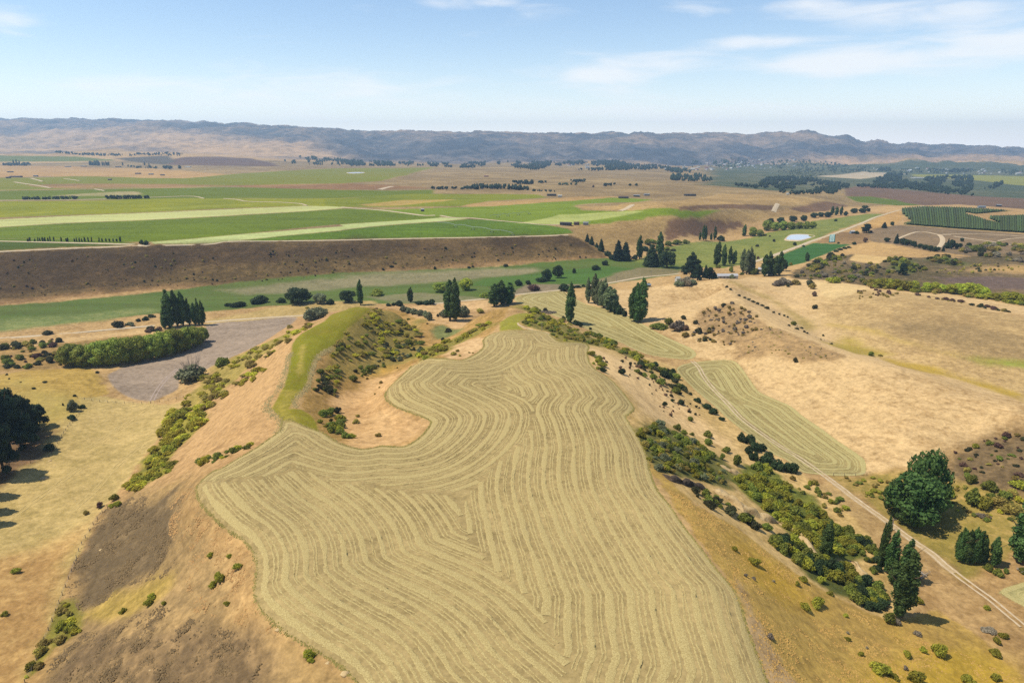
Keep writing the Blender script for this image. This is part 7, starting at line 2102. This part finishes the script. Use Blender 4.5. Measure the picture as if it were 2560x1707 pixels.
# ---------------------------------------------------------------- irrigators
def irrigator(name, sh, ends, towers, label):
    P = ground(sheet(sh, *ends))
    e = link(name, None, None, tuple(P[0]), label, 'irrigator')
    org = P[0]
    T = ground(sheet(sh, *towers))
    path = np.vstack([P[:1], T])
    pts = []
    for a, b in zip(path[:-1], path[1:]):
        for w in np.linspace(0, 1, 7)[:-1]:
            p = a * (1 - w) + b * w
            pts.append(p + np.array([0, 0, 3.4 + 1.1 * math.sin(math.pi * w)]))
    pts.append(path[-1] + np.array([0, 0, 3.4]))
    V, F = tube(np.array(pts) - org, [.22] * len(pts), 6)
    link('pipe', new_mesh('pipe', V, F, MB_STEEL, True), e)
    for t in T:
        q = t - org
        V, F = join([tube([q + np.array([s * 1.8, 0, .6]), q + np.array([0, 0, 3.4])], [.14, .12], 5) for s in (-1, 1)] + [tube([q + np.array([-1.9, 0, .7]), q + np.array([1.9, 0, .7])], [.14, .14], 5)])
        tw = link('tower', new_mesh('tower', V, F, MB_STEEL), e)
        for s in (-1, 1):
            c = q + np.array([s * 1.9, 0, .6])
            V, F = tube([c + np.array([0, -.2, 0]), c + np.array([0, -.15, 0]), c + np.array([0, .15, 0]), c + np.array([0, .2, 0])], [.3, .65, .65, .3], 12)
            link('wheel', new_mesh('wheel', V, F, MB_TYRE), tw)
    return e


irrigator('pivot_irrigator', 'W', [(838, 282)], [(1015, 308), (1185, 332), (1372, 358), (1575, 388)], 'long pivot irrigator with wheeled towers in the field above the bank')
irrigator('linear_irrigator', 'W', [(1350, 218)], [(1430, 211), (1530, 201), (1630, 191), (1740, 180)], 'straight pale irrigator line on the green field beyond the farm road')

# ---------------------------------------------------------------- poles and fences
def power_pole(sh, x, y, top, label):
    g = ground(sheet(sh, (x, y)))[0]
    yy = SHEETS[sh][1] + top / SHEETS[sh][2]
    up = (CY - yy) / FPX
    h = max(g[1] * (up * CP - SP) / (CP + up * SP) - (g[2] - CAM_H), 4)
    e = link('power_pole', None, None, tuple(g), label, 'pole')
    link('post', new_mesh('post', *tube([(0, 0, -.5), (0, 0, h * .5), (0, 0, h)], [.2, .18, .14], 8), M_DEAD, True), e)
    arm = link('crossarm', tri_quads('crossarm', *box(-1.1, 1.1, -.08, .08, h - .75, h - .58), MB_WOOD), e)
    for s in (-.95, -.45, .45, .95):
        link('insulator', new_mesh('insulator', *tube([(s, 0, h - .58), (s, 0, h - .45), (s, 0, h - .34)], [.05, .07, .03], 6), MB_WHITE), arm)


power_pole('L', 1350, 155, 88, 'pale power pole on the terrace tip beside the knoll')
power_pole('J', 1263, 655, 585, 'power pole beside the dirt track left of the broadleaf clump')
power_pole('Z', 243, 845, 765, 'power pole beside the gravel road in the valley')
power_pole('Z', 750, 765, 690, 'power pole on the fallow before the rounded farm tree')


def fence(name, pts, every, label, h=1.25):
    P = resample(ground(spline(pts, 4))[:, :2], every)
    z = height(P[:, 0], P[:, 1])
    org = np.array([P[0, 0], P[0, 1], z[0]])
    e = link(name, None, None, tuple(org), label, 'fence')
    pm = new_mesh('post', *tube([(0, 0, -.4), (0, 0, h), (0, 0, h + .03)], [.1, .09, .02], 6), MB_WOOD)
    for p, zz in zip(P, z):
        link('post', pm, e, (p[0] - org[0], p[1] - org[1], zz - org[2]))
    for lev in (.35, .75, 1.12):
        V, F = tube(np.c_[P, z + lev] - org, [.012] * len(P), 4)
        link('wire', new_mesh('wire', V, F, MB_STEEL), e)


fence('wire_fence', sheet('R', (300, 1010), (480, 945), (560, 820), (640, 700), (730, 580), (820, 475)), 3.5, 'post and wire fence along the foot of the left plantation')
fence('wire_fence', sheet('H', (640, 520), (560, 620), (480, 760), (430, 900), (370, 1050), (300, 1230), (250, 1350), (190, 1500), (150, 1568)), 4.0, 'post and wire fence between left pasture and scrubby slope')
fence('wire_fence', sheet('T', (600, 620), (700, 690), (800, 755), (900, 805), (1000, 850), (1160, 920), 'G', (740, 395), (860, 500), (1040, 575)), 6.0, 'post and wire fence along the trough behind the straw crest')
fence('wire_fence', sheet('R', (760, 372), (900, 400), (1050, 418), (1250, 428), (1450, 425), (1600, 405), (1800, 370)), 4.0, 'post and wire fence below the ploughed field')
fence('wire_fence', sheet('O', (2240, 1135), (2100, 1140), (1960, 1138)), 3.5, 'short post fence at the bottom end of the right hay field')

# ---------------------------------------------------------------- rocks, clay faces, fallen timber
def stone_mesh(seed, m):
    rr = np.random.default_rng(seed)
    V, F = ball(np.array([0, 0, .3]), np.array([1, .8, .6]), 9, 6)
    return new_mesh('stone', V * (1 + rr.normal(0, .12, V.shape)), F, m)


M_CLAY = simple_material("pale_clay", (230, 204, 158), (196, 164, 118), .5, detail=6, bump=.5)
M_CLIFF_SHADE = simple_material("dark_rock", (104, 90, 78), (64, 56, 50), .6, detail=6, bump=.6)  # shade of the cliff face put into a darker base colour
SM = [stone_mesh(i, M_CLAY) for i in range(3)]
for sh, x, y, w, lab in (('H', 603, 773, 26, 'white stone on the brown heath of the left slope'), ('H', 1265, 708, 18, 'small white stone beside the upper left rim of the hay field'), ('R', 425, 1158, 90, 'pale flat stone at the edge of the pines shadow'), ('R', 490, 985, 40, 'pale stone at the lower end of the plantation fence'), ('M', 690, 1190, 44, 'pale stone outcrop on the left hay rim near the bottom'), ('M', 1160, 1500, 70, 'larger pale stone at the bottom of the left hay rim'), ('M', 1040, 1425, 40, 'middle pale stone at the bottom of the left hay rim'), ('H', 895, 1490, 20, 'small pale stone in the bottom heath')):
    g = ground(sheet(sh, (x, y)))[0]
    s = w / SHEETS[sh][2] * (g[1] * CP - (g[2] - CAM_H) * SP) / FPX / 2
    o = link('stone', SM[len(lab) % 3], None, tuple(g - np.array([0, 0, s * .25])), lab, 'stone')
    o.scale = (s, s, s * .6)


def outcrop(name, pts, h, depth, m, label, seed):
    P = resample(ground(spline(pts, 4))[:, :2], .7)
    T = tangents(P)
    Nn = np.stack([-T[:, 1], T[:, 0]], 1)
    if Nn[:, 1].mean() < 0:
        Nn = -Nn            # away from the viewer
    n = len(P)
    rows = [(-.15, -.6), (.0, .1), (.10, .45), (.16, .8), (.30, 1.0), (.65, .9), (1.0, -.1)]
    V = np.zeros((n, len(rows), 3))
    fade = np.minimum(1, np.minimum(np.arange(n), np.arange(n)[::-1]) / (n * .15 + 1))
    for i, (o, t) in enumerate(rows):
        q = P + Nn * (o * depth)
        q = q + np.stack([fbm(q[:, 0] + i * 9, q[:, 1], 2.2, 3, seed), fbm(q[:, 0], q[:, 1] + i * 7, 2.2, 3, seed + 5)], 1) * .9
        V[:, i, :2] = q
        V[:, i, 2] = height(q[:, 0], q[:, 1]) + t * h * fade * (1 + fbm(q[:, 0], q[:, 1], 3.0, 3, seed + 9) * 1.1) - .1
    idx = np.arange(n * len(rows)).reshape(n, -1)
    F = np.stack([idx[:-1, :-1], idx[:-1, 1:], idx[1:, 1:], idx[1:, :-1]], -1).reshape(-1, 4)
    link(name, new_mesh(name, V.reshape(-1, 3), F, m), None, None, label, 'rock')


outcrop('cliff_face', sheet('N', (1420, 95), (1480, 150), (1580, 180), (1680, 205), (1780, 240)), 1.9, 3.2, M_CLIFF_SHADE, 'shaded cliff face below the thicket beside the hay field', 1)
outcrop('clay_bank', sheet('N', (1760, 205), (1850, 260), (1930, 310), (1990, 370)), 2.2, 4.0, M_CLAY, 'pale clay bank running right from the shaded cliff face', 2)
outcrop('clay_bank', sheet('N', (1960, 350), (2080, 400), (2180, 440), (2260, 450)), 1.8, 3.6, M_CLAY, 'pale clay slip in the middle of the brush slope', 3)
outcrop('clay_bank', sheet('J', (560, 600), (640, 650), (700, 690), (790, 790)), 1.2, 2.6, M_CLAY, 'thin pale clay edge between upper and lower brush', 4)
outcrop('clay_bank', sheet('J', (1000, 830), (1040, 880), (1090, 930), (1160, 960)), 1.2, 2.4, M_CLAY, 'pale clay edge beside the poplars at the track', 5)
outcrop('clay_bank', sheet('J', (230, 270), (300, 310), (380, 340)), 1.0, 3.0, M_CLAY, 'small pale clay patch inside the upper thicket', 6)


def log(sh, a, b, rad, label, seed):
    rr = np.random.default_rng(seed)
    A, B = ground(sheet(sh, a, b))
    A, B = A + np.array([0, 0, rad]), B + np.array([0, 0, rad + .3])
    mid_ = (A + B) / 2 + np.array([0, 0, .25])
    parts = [tube(np.array([A, mid_, B]) - A, [rad, rad * .8, rad * .4], 7)]
    for k in range(5):
        p = A + (B - A) * rr.uniform(.3, .95) - A
        parts.append(tube([p, p + rr.normal(0, .8, 3) + np.array([0, 0, .5]), p + rr.normal(0, 1.2, 3) + np.array([0, 0, 1.2])], [rad * .35, rad * .2, .03], 5))
    V, F = join(parts)
    link('fallen_log', new_mesh('fallen_log', V, F, M_DEAD, True), None, tuple(A), label, 'log')


log('P', (650, 1310), (755, 1375), .35, 'longest grey fallen trunk right of the nearest poplars', 1)
log('P', (640, 1370), (670, 1385), .3, 'short grey fallen trunk closest to the nearest poplars', 2)
log('P', (700, 1385), (770, 1340), .22, 'branchy grey fallen limb at the right end of the timber', 3)
log('P', (1540, 1300), (1640, 1350), .3, 'grey fallen branch at the right edge under the large poplar', 4)

# ---------------------------------------------------------------- air
def haze_box():
    x0, x1, y0, y1, z0, z1 = -15500, 15500, -300, 13200, -420, float(GZ.max()) + 15
    V = [(x0, y0, z0), (x1, y0, z0), (x1, y1, z0), (x0, y1, z0), (x0, y0, z1), (x1, y0, z1), (x1, y1, z1), (x0, y1, z1)]
    F = [(0, 3, 2, 1), (4, 5, 6, 7), (0, 1, 5, 4), (1, 2, 6, 5), (2, 3, 7, 6), (3, 0, 4, 7)]
    m, N, L, add = mat("haze")
    v = add('ShaderNodeVolumePrincipled')
    v.inputs['Color'].default_value = (.54, .77, 1.0, 1)
    v.inputs['Density'].default_value = HAZE
    v.inputs['Anisotropy'].default_value = 0.2
    out = add('ShaderNodeOutputMaterial')
    L.new(v.outputs[0], out.inputs['Volume'])
    link('haze', new_mesh('haze', V, F, m), kind='stuff')


HAZE = 7.6e-5
haze_box()
